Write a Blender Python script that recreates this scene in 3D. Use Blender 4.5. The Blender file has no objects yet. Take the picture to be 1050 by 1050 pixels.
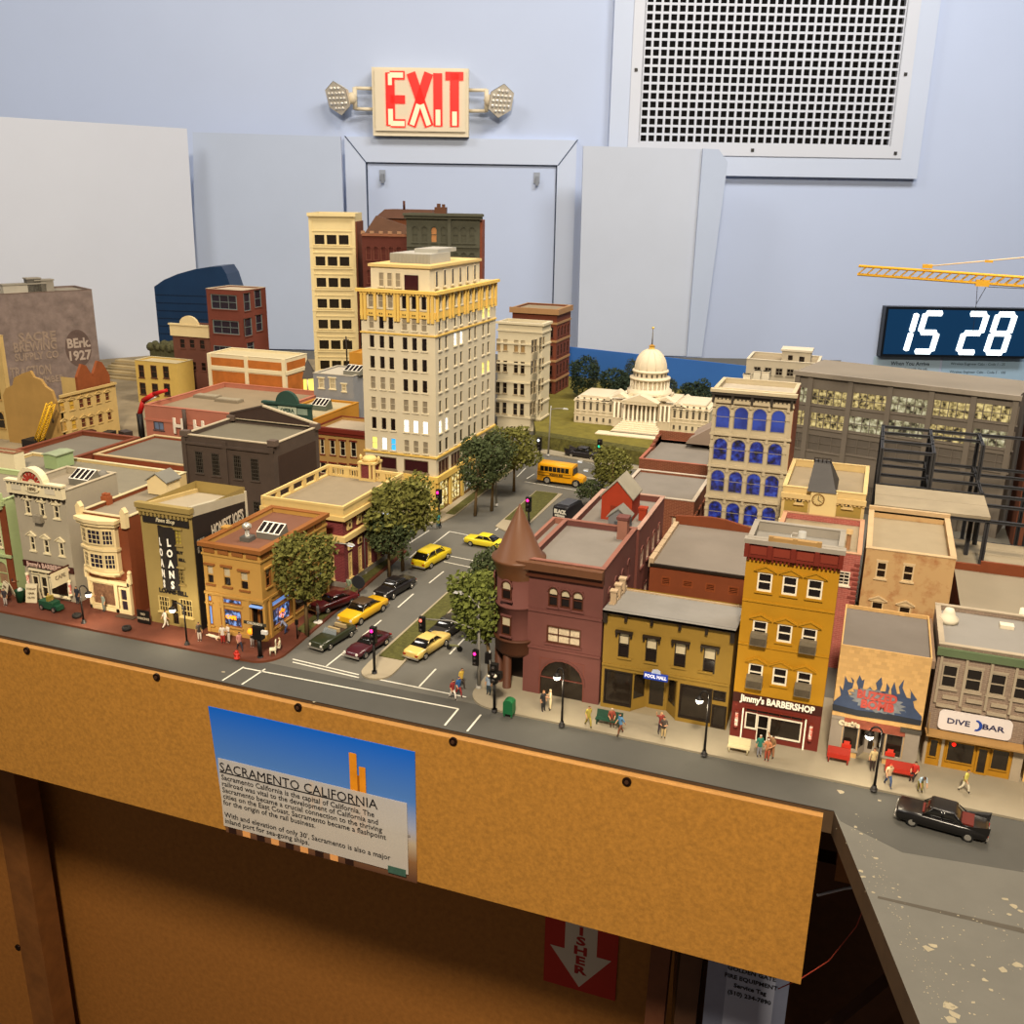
import bpy, math, random
from mathutils import Vector, Matrix

random.seed(7)
S = 0.01                      # every length below is in centimetres
SC = bpy.context.scene
COL = SC.collection
PI = math.pi

# ---------------------------------------------------------------- camera
FP = 1010.0
PITCH, ROLL, YAW = math.radians(18.1), math.radians(0.93), math.radians(20.0)
CH = 42.0                     # camera height above the table surface
_cp, _sp, _c, _s = math.cos(PITCH), math.sin(PITCH), math.cos(ROLL), math.sin(ROLL)
_F = Vector((0, _cp, -_sp)); _U = Vector((0, _sp, _cp)); _R = Vector((1, 0, 0))
_rz = Matrix.Rotation(YAW, 3, 'Z')
CR = _rz @ (_c * _R + _s * _U)
CU = _rz @ (-_s * _R + _c * _U)
CF = _rz @ _F
CO = Vector((0, 0, CH))
cam = bpy.data.cameras.new('camera')
cam.sensor_width = 36.0
cam.lens = FP / 1050.0 * 36.0
cam.clip_start = 0.02
cam.clip_end = 30
cam_o = bpy.data.objects.new('camera', cam)
COL.objects.link(cam_o)
cam_o.matrix_world = Matrix(((CR.x, CU.x, -CF.x, 0), (CR.y, CU.y, -CF.y, 0), (CR.z, CU.z, -CF.z, CH * S), (0, 0, 0, 1)))
SC.camera = cam_o

# ---------------------------------------------------------------- world, lights, exposure
SC.view_settings.view_transform = 'Standard'
SC.view_settings.look = 'None'
SC.view_settings.gamma = 1.0
SC.view_settings.exposure = 0.0
SC.cycles.max_bounces = 5
SC.cycles.diffuse_bounces = 3
SC.cycles.caustics_reflective = False
SC.cycles.caustics_refractive = False
SC.cycles.use_denoising = True
W = bpy.data.worlds.new('room_light'); SC.world = W; W.use_nodes = True
W.node_tree.nodes['Background'].inputs[0].default_value = (1.0, 0.92, 0.84, 1)
W.node_tree.nodes['Background'].inputs[1].default_value = 0.14

def area(name, loc, target, size, power, color):
    l = bpy.data.lights.new(name, 'AREA'); l.shape = 'RECTANGLE'
    l.size, l.size_y = size[0] * S, size[1] * S
    l.energy = power; l.color = color
    o = bpy.data.objects.new(name, l); COL.objects.link(o)
    o.location = Vector(loc) * S
    d = (Vector(target) - Vector(loc)).normalized()
    o.rotation_euler = d.to_track_quat('-Z', 'Y').to_euler()
    return o
WARM = (1.0, 0.84, 0.64); NEUT = (1.0, 0.93, 0.84)
area('ceiling_lamp_over_layout', (-5, 125, 190), (-50, 130, 0), (50, 35), 27, WARM)
area('ceiling_lamp_behind_viewer', (14, -66, 160), (-30, 75, 0), (22, 22), 66, WARM)
area('ceiling_lamp_left', (-190, 60, 200), (-130, 150, 10), (60, 60), 20, NEUT)
area('ceiling_lamp_by_wall', (70, 165, 200), (30, 300, 50), (80, 40), 30, (1.0, .96, .92))

# photo pixel -> a point of the place
def ray(px, py):
    return CR * ((px - 525) / FP) - CU * ((py - 525) / FP) + CF
def P0(px, py, z=0.0):
    d = ray(px, py); return CO + d * ((z - CH) / d.z)
def PY(px, py, y):
    d = ray(px, py); return CO + d * (y / d.y)
def PX(px, py, x):
    d = ray(px, py); return CO + d * (x / d.x)
def PD(px, py, dist):          # on a plane parallel to the room's back wall
    n = Vector((-math.sin(YAW), math.cos(YAW), 0)); d = ray(px, py)
    return CO + d * (dist / d.dot(n))

# ---------------------------------------------------------------- materials
def lin(h):
    if not isinstance(h, str): return h
    h = h.lstrip('#'); v = [int(h[i:i + 2], 16) / 255 for i in (0, 2, 4)]
    return tuple((c / 12.92 if c <= .04045 else ((c + .055) / 1.055) ** 2.4) for c in v) + (1,)
_M = {}
def mat(col, rough=.75, var=.12, scale=60, metal=0, bump=0, emit=None, es=0, brick=None, second=None, s0=.42, spec=.3, alpha=None):
    key = (str(col), rough, var, scale, metal, bump, str(emit), es, str(brick), str(second), s0, spec, alpha)
    if key in _M: return _M[key]
    m = bpy.data.materials.new('m_%d' % len(_M)); m.use_nodes = True
    nt = m.node_tree; N = nt.nodes; L = nt.links
    b = N['Principled BSDF']
    b.inputs['Roughness'].default_value = rough; b.inputs['Metallic'].default_value = metal
    b.inputs['Specular IOR Level'].default_value = spec
    c = lin(col)
    b.inputs['Base Color'].default_value = c
    tc = N.new('ShaderNodeTexCoord')
    out = None
    if brick:
        # courses run along the walls of an axis-aligned block
        mort, bw, bh = brick
        sx = N.new('ShaderNodeSeparateXYZ'); L.new(tc.outputs['Object'], sx.inputs[0])
        ad = N.new('ShaderNodeMath'); ad.operation = 'ADD'; L.new(sx.outputs[0], ad.inputs[0]); L.new(sx.outputs[1], ad.inputs[1])
        cb = N.new('ShaderNodeCombineXYZ'); L.new(ad.outputs[0], cb.inputs[0]); L.new(sx.outputs[2], cb.inputs[1])
        bt = N.new('ShaderNodeTexBrick'); L.new(cb.outputs[0], bt.inputs['Vector'])
        bt.inputs['Scale'].default_value = 100
        bt.inputs['Brick Width'].default_value = bw; bt.inputs['Row Height'].default_value = bh
        bt.inputs['Mortar Size'].default_value = .018
        bt.inputs['Color1'].default_value = c
        bt.inputs['Color2'].default_value = tuple(x * .8 for x in c[:3]) + (1,)
        bt.inputs['Mortar'].default_value = lin(mort)
        out = bt.outputs['Color']
    if var or second:
        n = N.new('ShaderNodeTexNoise'); n.inputs['Scale'].default_value = scale; n.inputs['Detail'].default_value = 5
        n.inputs['Roughness'].default_value = .65
        L.new(tc.outputs['Object'], n.inputs['Vector'])
        r = N.new('ShaderNodeValToRGB'); L.new(n.outputs[0], r.inputs[0])
        if second:
            r.color_ramp.elements[0].position = s0; r.color_ramp.elements[1].position = s0 + .18
            r.color_ramp.elements[0].color = c; r.color_ramp.elements[1].color = lin(second)
            out = r.outputs[0]
        else:
            r.color_ramp.elements[0].position = .3; r.color_ramp.elements[1].position = .7
            r.color_ramp.elements[0].color = (1 - var,) * 3 + (1,); r.color_ramp.elements[1].color = (1 + var,) * 3 + (1,)
            mx = N.new('ShaderNodeMix'); mx.data_type = 'RGBA'; mx.blend_type = 'MULTIPLY'; mx.inputs[0].default_value = 1
            if out: L.new(out, mx.inputs[6])
            else: mx.inputs[6].default_value = c
            L.new(r.outputs[0], mx.inputs[7]); out = mx.outputs[2]
        if bump:
            bp = N.new('ShaderNodeBump'); bp.inputs['Strength'].default_value = bump; bp.inputs['Distance'].default_value = .001
            L.new(n.outputs[0], bp.inputs['Height']); L.new(bp.outputs[0], b.inputs['Normal'])
    if out: L.new(out, b.inputs['Base Color'])
    if emit:
        b.inputs['Emission Color'].default_value = lin(emit); b.inputs['Emission Strength'].default_value = es
    if alpha is not None:
        b.inputs['Alpha'].default_value = alpha
    _M[key] = m
    return m
def noisy_light(c1, c2, c3, strength, scale=300, lo=.38, hi=.62):
    """a lit interior seen through glass: cluttered patches of light and dark"""
    key = ('nl', c1, c2, c3, strength, scale)
    if key in _M: return _M[key]
    m = bpy.data.materials.new('m_%d' % len(_M)); m.use_nodes = True
    nt = m.node_tree; N = nt.nodes; L = nt.links; b = N['Principled BSDF']
    b.inputs['Roughness'].default_value = .25
    tc = N.new('ShaderNodeTexCoord'); oi = N.new('ShaderNodeObjectInfo')
    ad = N.new('ShaderNodeVectorMath'); ad.operation = 'ADD'
    sc = N.new('ShaderNodeVectorMath'); sc.operation = 'SCALE'; sc.inputs[3].default_value = 3.7
    L.new(oi.outputs['Location'], sc.inputs[0]); L.new(tc.outputs['Object'], ad.inputs[0]); L.new(sc.outputs[0], ad.inputs[1])
    n = N.new('ShaderNodeTexNoise'); n.inputs['Scale'].default_value = scale; n.inputs['Detail'].default_value = 3
    L.new(ad.outputs[0], n.inputs['Vector'])
    g = n
    r = N.new('ShaderNodeValToRGB'); L.new(g.outputs[0], r.inputs[0])
    e = r.color_ramp.elements; e[0].position = lo; e[0].color = lin(c3); e[1].position = hi; e[1].color = lin(c1)
    k = e.new(.5); k.color = lin(c2)
    L.new(r.outputs[0], b.inputs['Emission Color']); b.inputs['Emission Strength'].default_value = strength
    b.inputs['Base Color'].default_value = (.02, .02, .02, 1)
    _M[key] = m
    return m

# ---------------------------------------------------------------- mesh builder
class MB:
    def __init__(s): s.v = []; s.f = []; s.m = []; s.mats = []; s.sm = []
    def mi(s, m):
        if m not in s.mats: s.mats.append(m)
        return s.mats.index(m)
    def face(s, pts, m, smooth=False):
        i = len(s.v); s.v += [tuple(p) for p in pts]; s.f.append(tuple(range(i, i + len(pts)))); s.m.append(s.mi(m)); s.sm.append(smooth)
    def box(s, a, b, m, T=None):
        x0, y0, z0 = a; x1, y1, z1 = b
        c = [(x0, y0, z0), (x1, y0, z0), (x1, y1, z0), (x0, y1, z0), (x0, y0, z1), (x1, y0, z1), (x1, y1, z1), (x0, y1, z1)]
        if T: c = [T(*p) for p in c]
        s.hexa(c, m)
    def hexa(s, c, m):
        i = len(s.v); s.v += [tuple(p) for p in c]; k = s.mi(m)
        for q in ((0, 3, 2, 1), (4, 5, 6, 7), (0, 1, 5, 4), (1, 2, 6, 5), (2, 3, 7, 6), (3, 0, 4, 7)):
            s.f.append(tuple(i + j for j in q)); s.m.append(k); s.sm.append(False)
    def prism(s, poly, n0, n1, m, T):
        """extrude a (u, v) outline from n0 to n1 through T(u, n, v)"""
        i = len(s.v); n = len(poly); k = s.mi(m)
        s.v += [tuple(T(u, n0, v)) for u, v in poly] + [tuple(T(u, n1, v)) for u, v in poly]
        s.f.append(tuple(range(i, i + n))); s.f.append(tuple(range(i + 2 * n - 1, i + n - 1, -1)))
        s.m += [k, k]; s.sm += [False, False]
        for j in range(n):
            a, b = i + j, i + (j + 1) % n
            s.f.append((b, a, a + n, b + n)); s.m.append(k); s.sm.append(False)
    def lathe(s, prof, c, m, seg=20, a0=0, a1=2 * PI, smooth=True):
        i = len(s.v); k = s.mi(m); n = len(prof); full = abs(a1 - a0 - 2 * PI) < 1e-6
        cnt = seg if full else seg + 1
        for j in range(cnt):
            a = a0 + (a1 - a0) * j / seg
            for r, z in prof: s.v.append((c[0] + r * math.cos(a), c[1] + r * math.sin(a), c[2] + z))
        for j in range(seg):
            j2 = (j + 1) % cnt
            for q in range(n - 1):
                s.f.append((i + j * n + q, i + j2 * n + q, i + j2 * n + q + 1, i + j * n + q + 1)); s.m.append(k); s.sm.append(smooth)
    def cyl(s, c, r, z0, z1, m, seg=12, r1=None):
        r1 = r if r1 is None else r1
        s.lathe([(0, z0), (r, z0), (r, z0), (r1, z1), (r1, z1), (0, z1)], c, m, seg)
    def tube(s, path, r, m, seg=6, cap=True):
        pts = [Vector(p) for p in path]; rs = r if isinstance(r, (list, tuple)) else [r] * len(pts)
        i = len(s.v); k = s.mi(m); n = len(pts); up = Vector((0, 0, 1))
        for a in range(n):
            d = (pts[min(a + 1, n - 1)] - pts[max(a - 1, 0)]).normalized()
            x = d.cross(up)
            if x.length < 1e-3: x = Vector((1, 0, 0))
            x.normalize(); y = x.cross(d)
            for j in range(seg):
                t = 2 * PI * j / seg; s.v.append(tuple(pts[a] + (x * math.cos(t) + y * math.sin(t)) * rs[a]))
        for a in range(n - 1):
            for j in range(seg):
                b = (j + 1) % seg
                s.f.append((i + a * seg + j, i + a * seg + b, i + (a + 1) * seg + b, i + (a + 1) * seg + j)); s.m.append(k); s.sm.append(True)
        if cap:
            s.f.append(tuple(i + j for j in range(seg))[::-1]); s.f.append(tuple(i + (n - 1) * seg + j for j in range(seg)))
            s.m += [k, k]; s.sm += [False, False]
    def ball(s, c, r, m, seg=10, sz=1):
        s.lathe([(r * math.sin(PI * j / 8), -r * sz * math.cos(PI * j / 8)) for j in range(9)], c, m, seg)
    def mesh(s, name):
        me = bpy.data.meshes.new(name)
        me.from_pydata([(a * S, b * S, c * S) for a, b, c in s.v], [], s.f)
        for mm in s.mats: me.materials.append(mm)
        for p, k, sm in zip(me.polygons, s.m, s.sm): p.material_index = k; p.use_smooth = sm
        me.update(); return me
    def build(s, name, parent=None, loc=(0, 0, 0), rz=0, label=None, **kw):
        return put(name, s.mesh(name), parent, loc, rz, label, **kw)
def put(name, me, parent=None, loc=(0, 0, 0), rz=0, label=None, cat=None, group=None, kind=None):
    o = bpy.data.objects.new(name, me); COL.objects.link(o)
    o.location = (loc[0] * S, loc[1] * S, loc[2] * S); o.rotation_euler = (0, 0, rz)
    if parent: o.parent = parent
    tag(o, label, cat, group, kind)
    return o
def tag(o, label=None, cat=None, group=None, kind=None):
    if label: o['label'] = label
    if cat: o['category'] = cat
    if group: o['group'] = group
    if kind: o['kind'] = kind
    return o
def thing(name, label, cat, loc=(0, 0, 0), rz=0, group=None):
    return put(name, None, None, loc, rz, label, cat, group)
def copy_tree(o, parent=None):
    c = o.copy(); COL.objects.link(c)
    if parent: c.parent = parent
    for ch in [k for k in o.children]: copy_tree(ch, c)
    return c
def structure(name, mb, label=None):
    return mb.build(name, label=label, kind='structure')
def text(parent, s, size, m, loc, rot, name='lettering', align='CENTER', wide=1.0, bold=.0, ext=.02, top=False, shear=0):
    d = bpy.data.curves.new(name, 'FONT'); d.body = s; d.size = size * S; d.align_x = align
    d.align_y = 'CENTER' if not top else 'TOP_BASELINE'
    d.extrude = ext * S; d.offset = bold * S; d.shear = shear
    d.resolution_u = 2
    d.materials.append(m)
    o = bpy.data.objects.new(name, d); COL.objects.link(o)
    o.location = Vector(loc) * S; o.rotation_euler = rot; o.scale = (wide, 1, 1)
    dg = bpy.context.evaluated_depsgraph_get()
    me = bpy.data.meshes.new_from_object(o.evaluated_get(dg)); me.name = name
    o2 = bpy.data.objects.new(name, me); COL.objects.link(o2)
    o2.location, o2.rotation_euler, o2.scale = o.location, o.rotation_euler, o.scale
    bpy.data.objects.remove(o)
    if parent: o2.parent = parent
    return o2
# ---------------------------------------------------------------- buildings
_WC = {}
GLASS = mat('#1c1512', .15, 0, spec=.6)
GLASSB = mat('#2a2430', .12, 0, spec=.6)
BLIND = mat('#b5a98c', .6, .1, 300)
def window_mesh(w, h, fr, gl, style='sash', hood=None, sill=True, hm=None, wall=None, blind=0, depth=.16, ft=.1):
    key = (round(w, 2), round(h, 2), fr.name, gl.name, style, hood, sill, hm.name if hm else '', wall.name if wall else '', blind, ft, depth)
    if key in _WC: return _WC[key]
    mb = MB(); hm = hm or fr
    T = lambda x, y, z: (x, y, z)
    pn = depth - .03
    mb.face([(0, pn, 0), (w, pn, 0), (w, pn, h), (0, pn, h)], gl)
    if blind: mb.box((ft * .8, pn - .02, h * (1 - blind)), (w - ft * .8, pn - .005, h - ft * .6), BLIND)
    a, b = -.02, pn - .02
    mb.box((0, a, 0), (ft, b + .02, h), fr); mb.box((w - ft, a, 0), (w, b + .02, h), fr)
    mb.box((ft, a, 0), (w - ft, b + .02, ft), fr); mb.box((ft, a, h - ft), (w - ft, b + .02, h), fr)
    st = style.split(':')[0]
    if st in ('sash', 'arch'): mb.box((ft, .03, h * .5 - ft * .4), (w - ft, b, h * .5 + ft * .4), fr)
    if st == 'grid':
        nx, ny = [int(t) for t in style.split(':')[1].split(',')]
        g = min(.13, ft * .6)
        for i in range(1, nx): mb.box((w * i / nx - g / 2, .03, ft), (w * i / nx + g / 2, b, h - ft), fr)
        for i in range(1, ny): mb.box((ft, .03, h * i / ny - g / 2), (w - ft, b, h * i / ny + g / 2), fr)
    if st == 'arch':
        R = w / 2; pts = [(R + R * math.cos(PI * j / 10), h - R + R * math.sin(PI * j / 10)) for j in range(11)]
        for half, cx in ((pts[:6], w), (pts[5:], 0)):
            mb.prism([(cx, h)] + (half[::-1] if cx == w else half[::-1]), -.005, pn - .01, wall or fr, T)
        ri = R - ft
        for j in range(10):
            t0, t1 = PI * j / 10, PI * (j + 1) / 10
            q = [(R + r * math.cos(t), h - R + r * math.sin(t)) for r, t in ((R, t0), (R, t1), (ri, t1), (ri, t0))]
            mb.prism(q, a - .02, b, fr, T)
    e = .13
    if sill: mb.box((-e, -.14, -.14), (w + e, .02, .01), hm)
    if hood == 'ped':
        mb.box((-e * 1.6, -.12, h + .04), (w + e * 1.6, .02, h + .14), hm)
        mb.prism([(-e * 2, h + .12), (w + e * 2, h + .12), (w / 2, h + .5)], -.1, .02, hm, T)
        mb.prism([(-e * 2.4, h + .1), (w / 2, h + .5), (w + e * 2.4, h + .1), (w + e * 2.4, h + .2), (w / 2, h + .62), (-e * 2.4, h + .2)], -.2, .02, hm, T)
    if hood == 'flat': mb.box((-e * 1.5, -.16, h + .02), (w + e * 1.5, .02, h + .2), hm)
    if hood == 'bracket':
        mb.box((-e * 2.2, -.28, h + .05), (w + e * 2.2, .02, h + .22), hm)
        for x in (-e * 2, w + e * .6): mb.box((x, -.2, h - .35), (x + e * 1.2, .02, h + .1), hm)
    if hood == 'lintel': mb.box((-.05, -.05, h + .0), (w + .05, .02, h + .18), hm)
    if hood == 'archhood':
        R = w / 2 + .12
        for j in range(10):
            t0, t1 = PI * j / 10, PI * (j + 1) / 10
            q = [(w / 2 + r * math.cos(t), h - w / 2 + r * math.sin(t)) for r, t in ((R, t0), (R, t1), (R - .1, t1), (R - .1, t0))]
            mb.prism(q, -.1, .02, hm, T)
    me = mb.mesh('window'); _WC[key] = me
    return me

SIDE = {'front': (0, 0, 0), 'right': (1, 0, PI / 2), 'back': (1, 1, PI), 'left': (0, 1, -PI / 2)}
class Bld:
    def __init__(s, name, label, x, y, w, d, h, rot=0, wall=None, roof=None, parapet=.4, pt=.3, cat='building', group=None, z=0, roofz=None, tilt=0):
        s.w, s.d, s.h, s.wall, s.roofm, s.par, s.pt = w, d, h, wall, roof, parapet, pt
        s.x, s.y, s.z, s.rot = x, y, z, math.radians(rot)
        s.root = thing(name, label, cat, (x, y, z), s.rot, group)
        s.holes = {k: [] for k in SIDE}; s.inner = None
    def L(s, side): return s.w if side in ('front', 'back') else s.d
    def T(s, side):
        """(u, n outward, v) of a face -> building coordinates"""
        fx, fy, a = SIDE[side]; ox, oy = fx * s.w, fy * s.d; c, q = math.cos(a), math.sin(a)
        return lambda u, n, v: (ox + u * c + n * q, oy + u * q - n * c, v)
    def q(s, side, px, py):
        """where a pixel of the photo falls on a face: (u, v)"""
        fx, fy, a = SIDE[side]; T = s.T(side); c, sn = math.cos(s.rot), math.sin(s.rot)
        def wld(p): return Vector((s.x + p[0] * c - p[1] * sn, s.y + p[0] * sn + p[1] * c, s.z + p[2]))
        o = wld(T(0, 0, 0)); e = wld(T(1, 0, 0)) - o; n = wld(T(0, 1, 0)) - o
        d = ray(px, py); p = CO + d * (n.dot(o - CO) / n.dot(d)) - o
        return p.dot(e), p.z
    def win(s, side, u, v, w, h, me=None, hole=True, name='window', **kw):
        if me is None: me = window_mesh(w, h, **kw)
        if hole: s.holes[side].append((u, v, u + w, v + h))
        a = SIDE[side][2]; p = s.T(side)(u, 0, v)
        return put(name, me, s.root, p, a)
    def grid(s, side, us, vs, w, h, name='window', skip=(), **kw):
        me = window_mesh(w, h, **kw)
        for j, v in enumerate(vs):
            for i, u in enumerate(us):
                if (i, j) in skip: continue
                s.win(side, u, v, w, h, me=me, name=name)
    def pxwin(s, side, tl, br, name='window', **kw):
        u0, v1 = s.q(side, *tl); u1, v0 = s.q(side, *br)
        s.win(side, u0, v0, u1 - u0, v1 - v0, name=name, **kw)
    def part(s, name, fn, label=None):
        mb = MB(); fn(mb); return mb.build(name, s.root, label=label)
    def sbox(s, mb, side, u0, v0, u1, v1, n0, n1, m):
        T = s.T(side); mb.box((u0, n0, v0), (u1, n1, v1), m, lambda x, y, z: T(x, y, z))
    def parts(s, name, boxes, m, label=None):
        for (sd, u0, v0, u1, v1, n0, n1) in boxes:
            mb = MB(); s.sbox(mb, sd, u0, v0, u1, v1, n0, n1, m); mb.build(name, s.root, label=label)
    def band(s, name, side, u0, v0, u1, v1, n, m, dent=0, label=None):
        def f(mb):
            s.sbox(mb, side, u0, v0, u1, v1, -.01, n, m)
            if dent:
                k = int((u1 - u0) / dent)
                for i in range(k):
                    u = u0 + (u1 - u0) * (i + .25) / k
                    s.sbox(mb, side, u, v0 - .2, u + dent * .5, v0, -.01, n * .7, m)
        return s.part(name, f, label)
    def ring(s, name, v0, v1, n, m, sides=('front', 'right', 'back', 'left'), label=None):
        def f(mb):
            for sd in sides:
                e = n if sd in ('front', 'back') else -.005
                s.sbox(mb, sd, -e, v0, s.L(sd) + e, v1, -.01, n, m)
        return s.part(name, f, label)
    def txt(s, side, u, v, t, size, m, n=.05, **kw):
        a = SIDE[side][2]; p = s.T(side)(u, n, v)
        return text(s.root, t, size, m, p, (PI / 2, 0, a), **kw)
    def finish(s, coping=None, walls=('front', 'right', 'back', 'left'), wallname='walls', top=True, ck=.08):
        mb = MB(); d = .16
        for sd in walls:
            T = s.T(sd); L = s.L(sd); H = s.h; hs = s.holes[sd]
            xs = sorted({0, L} | {min(max(t, 0), L) for q in hs for t in (q[0], q[2])})
            zs = sorted({0, H} | {min(max(t, 0), H) for q in hs for t in (q[1], q[3])})
            for i in range(len(xs) - 1):
                if xs[i + 1] - xs[i] < 1e-6: continue
                for j in range(len(zs) - 1):
                    if zs[j + 1] - zs[j] < 1e-6: continue
                    cx, cz = (xs[i] + xs[i + 1]) / 2, (zs[j] + zs[j + 1]) / 2
                    if any(q[0] < cx < q[2] and q[1] < cz < q[3] for q in hs): continue
                    mb.face([T(xs[i], 0, zs[j]), T(xs[i + 1], 0, zs[j]), T(xs[i + 1], 0, zs[j + 1]), T(xs[i], 0, zs[j + 1])], s.wall)
            for (u0, v0, u1, v1) in hs:
                for (a, b) in (((u0, v0), (u1, v0)), ((u1, v0), (u1, v1)), ((u1, v1), (u0, v1)), ((u0, v1), (u0, v0))):
                    mb.face([T(a[0], 0, a[1]), T(b[0], 0, b[1]), T(b[0], -d, b[1]), T(a[0], -d, a[1])], s.wall)
        w, dd, h, p, t = s.w, s.d, s.h, s.par, s.pt
        if top and p > 0:
            o = [(0, 0), (w, 0), (w, dd), (0, dd)]; n = [(t, t), (w - t, t), (w - t, dd - t), (t, dd - t)]
            for i in range(4):
                j = (i + 1) % 4
                mb.face([(*o[i], h), (*o[j], h), (*n[j], h), (*n[i], h)], s.wall)
                mb.face([(*n[i], h), (*n[j], h), (*n[j], h - p - .05), (*n[i], h - p - .05)], s.inner or s.wall)
        mb.build(wallname, s.root)
        if s.roofm:
            r = MB(); e = t if p > 0 else 0
            r.box((e * .9, e * .9, h - p - .15), (w - e * .9, dd - e * .9, h - p + (.0 if p else .02)), s.roofm); r.build('roof', s.root)
        if coping and p > 0:
            def f(m2):
                for (a, b) in (((-.06, -.06), (w + .06, t + .05)), ((-.06, dd - t - .05), (w + .06, dd + .06)), ((-.06, t), (t + .05, dd - t)), ((w - t - .05, t), (w + .06, dd - t))):
                    m2.box((a[0], a[1], h), (b[0], b[1], h + ck), coping)
            s.part('coping', f)
        return s.root
# ---------------------------------------------------------------- the room
WALLC = mat('#b2c1df', .85, .02, 3)
FRAMEC = mat('#b9c6de', .6, .02, 3)
BOARDC = mat('#b5bfd1', .8, .03, 4)
BOARDB = mat('#abb9d2', .8, .03, 4)
ex = Vector((math.cos(YAW), math.sin(YAW), 0)); en = Vector((-math.sin(YAW), math.cos(YAW), 0))
def WT(dist):
    """(u along the back wall, n towards the room, z)"""
    return lambda u, n, v: tuple(ex * u + en * (dist - n) + Vector((0, 0, v)))
def wallbox(mb, u0, v0, u1, v1, n0, n1, m, dist=280):
    T = WT(dist); mb.box((u0, n0, v0), (u1, n1, v1), m, lambda x, y, z: T(x, y, z))
mb = MB(); wallbox(mb, -330, -110, 230, 130, -6, 0, WALLC); structure('wall_back', mb)
mb = MB(); mb.box((-330, -160, -112), (260, 340, -110), mat('#5b4a3c', .6, .15, 4)); structure('floor', mb)

# vent grille of the return-air duct
T = WT(280)
v = thing('air_vent', 'large white perforated return-air grille set in a wide blue-white frame high on the wall', 'vent', T(65, 0, 54))
def loc(mb, name, **k):
    me = mb.mesh(name); me.transform(Matrix.Translation(-Vector(T(65, 0, 54)) * S)); o = put(name, me, v, **k); return o
mb = MB()
for a in ((24, 46.5, 31, 130), (98.5, 46.5, 106.5, 130), (31, 46.5, 98.5, 53)): wallbox(mb, a[0], a[1], a[2], a[3], 0, 2.2, FRAMEC)
loc(mb, 'frame')
PL = mat('#c3cad8', .5, .02, 3)
mb = MB()
gx0, gx1, gz0 = 32, 98, 54.5; cw = (gx1 - gx0) / 32
wallbox(mb, 29, 51.5, gx0, 110, .0, 2.5, PL); wallbox(mb, gx1, 51.5, 101.5, 110, .0, 2.5, PL); wallbox(mb, gx0, 51.5, gx1, gz0, 0, 2.5, PL)
for i in range(33): wallbox(mb, gx0 + i * cw - .29, gz0, gx0 + i * cw + .29, 110, 2.1, 2.5, PL)
for j in range(27): wallbox(mb, gx0, gz0 + j * cw - .29, gx1, gz0 + j * cw + .29, 2.12, 2.48, PL)
loc(mb, 'grille')
mb = MB(); wallbox(mb, gx0, gz0, gx1, 110, .05, .3, mat('#0d0b0a', .9, 0)); loc(mb, 'duct_opening')
for (u, z_) in ((30.2, 72), (99.8, 72), (62, 53), (99.8, 52.8)):
    mb = MB(); wallbox(mb, u - .4, z_ - .4, u + .4, z_ + .4, 2.5, 2.7, mat('#333333', .5, 0)); loc(mb, 'screw')

# exit sign
v = thing('exit_sign', 'illuminated EXIT sign with red letters and two swivel emergency lamp heads', 'exit sign', T(-25.5, 0, 55))
def loc2(mb, name, **k):
    me = mb.mesh(name); me.transform(Matrix.Translation(-Vector(T(-25.5, 0, 55)) * S)); return put(name, me, v, **k)
CR_ = mat('#d6ccb4', .5, .02, 3)
mb = MB(); wallbox(mb, -38, 55, -13, 71.5, 0, 4, CR_); wallbox(mb, -37.2, 56.2, -13.8, 71, 4, 4.6, CR_); loc2(mb, 'housing')
RED = mat('#c01010', .4, 0, emit='#ff1a12', es=1.4); HOT = mat('#ff8060', .4, 0, emit='#ffb090', es=1.6)
mb = MB()
def stroke(pts, n1=5.0, m=RED, w=1.25):
    for a, b in zip(pts[:-1], pts[1:]):
        a, b = Vector(a), Vector(b); d = (b - a).normalized() * w; p = Vector((-d.y, d.x))
        q = [a + p, a - p, b - p, b + p]
        mb.prism([tuple(x) for x in q], 4.6, n1, m, lambda u, n, v_: T(u, n, v_))
X0, Z0, Z1 = -33.2, 57.5, 70.2
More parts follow.
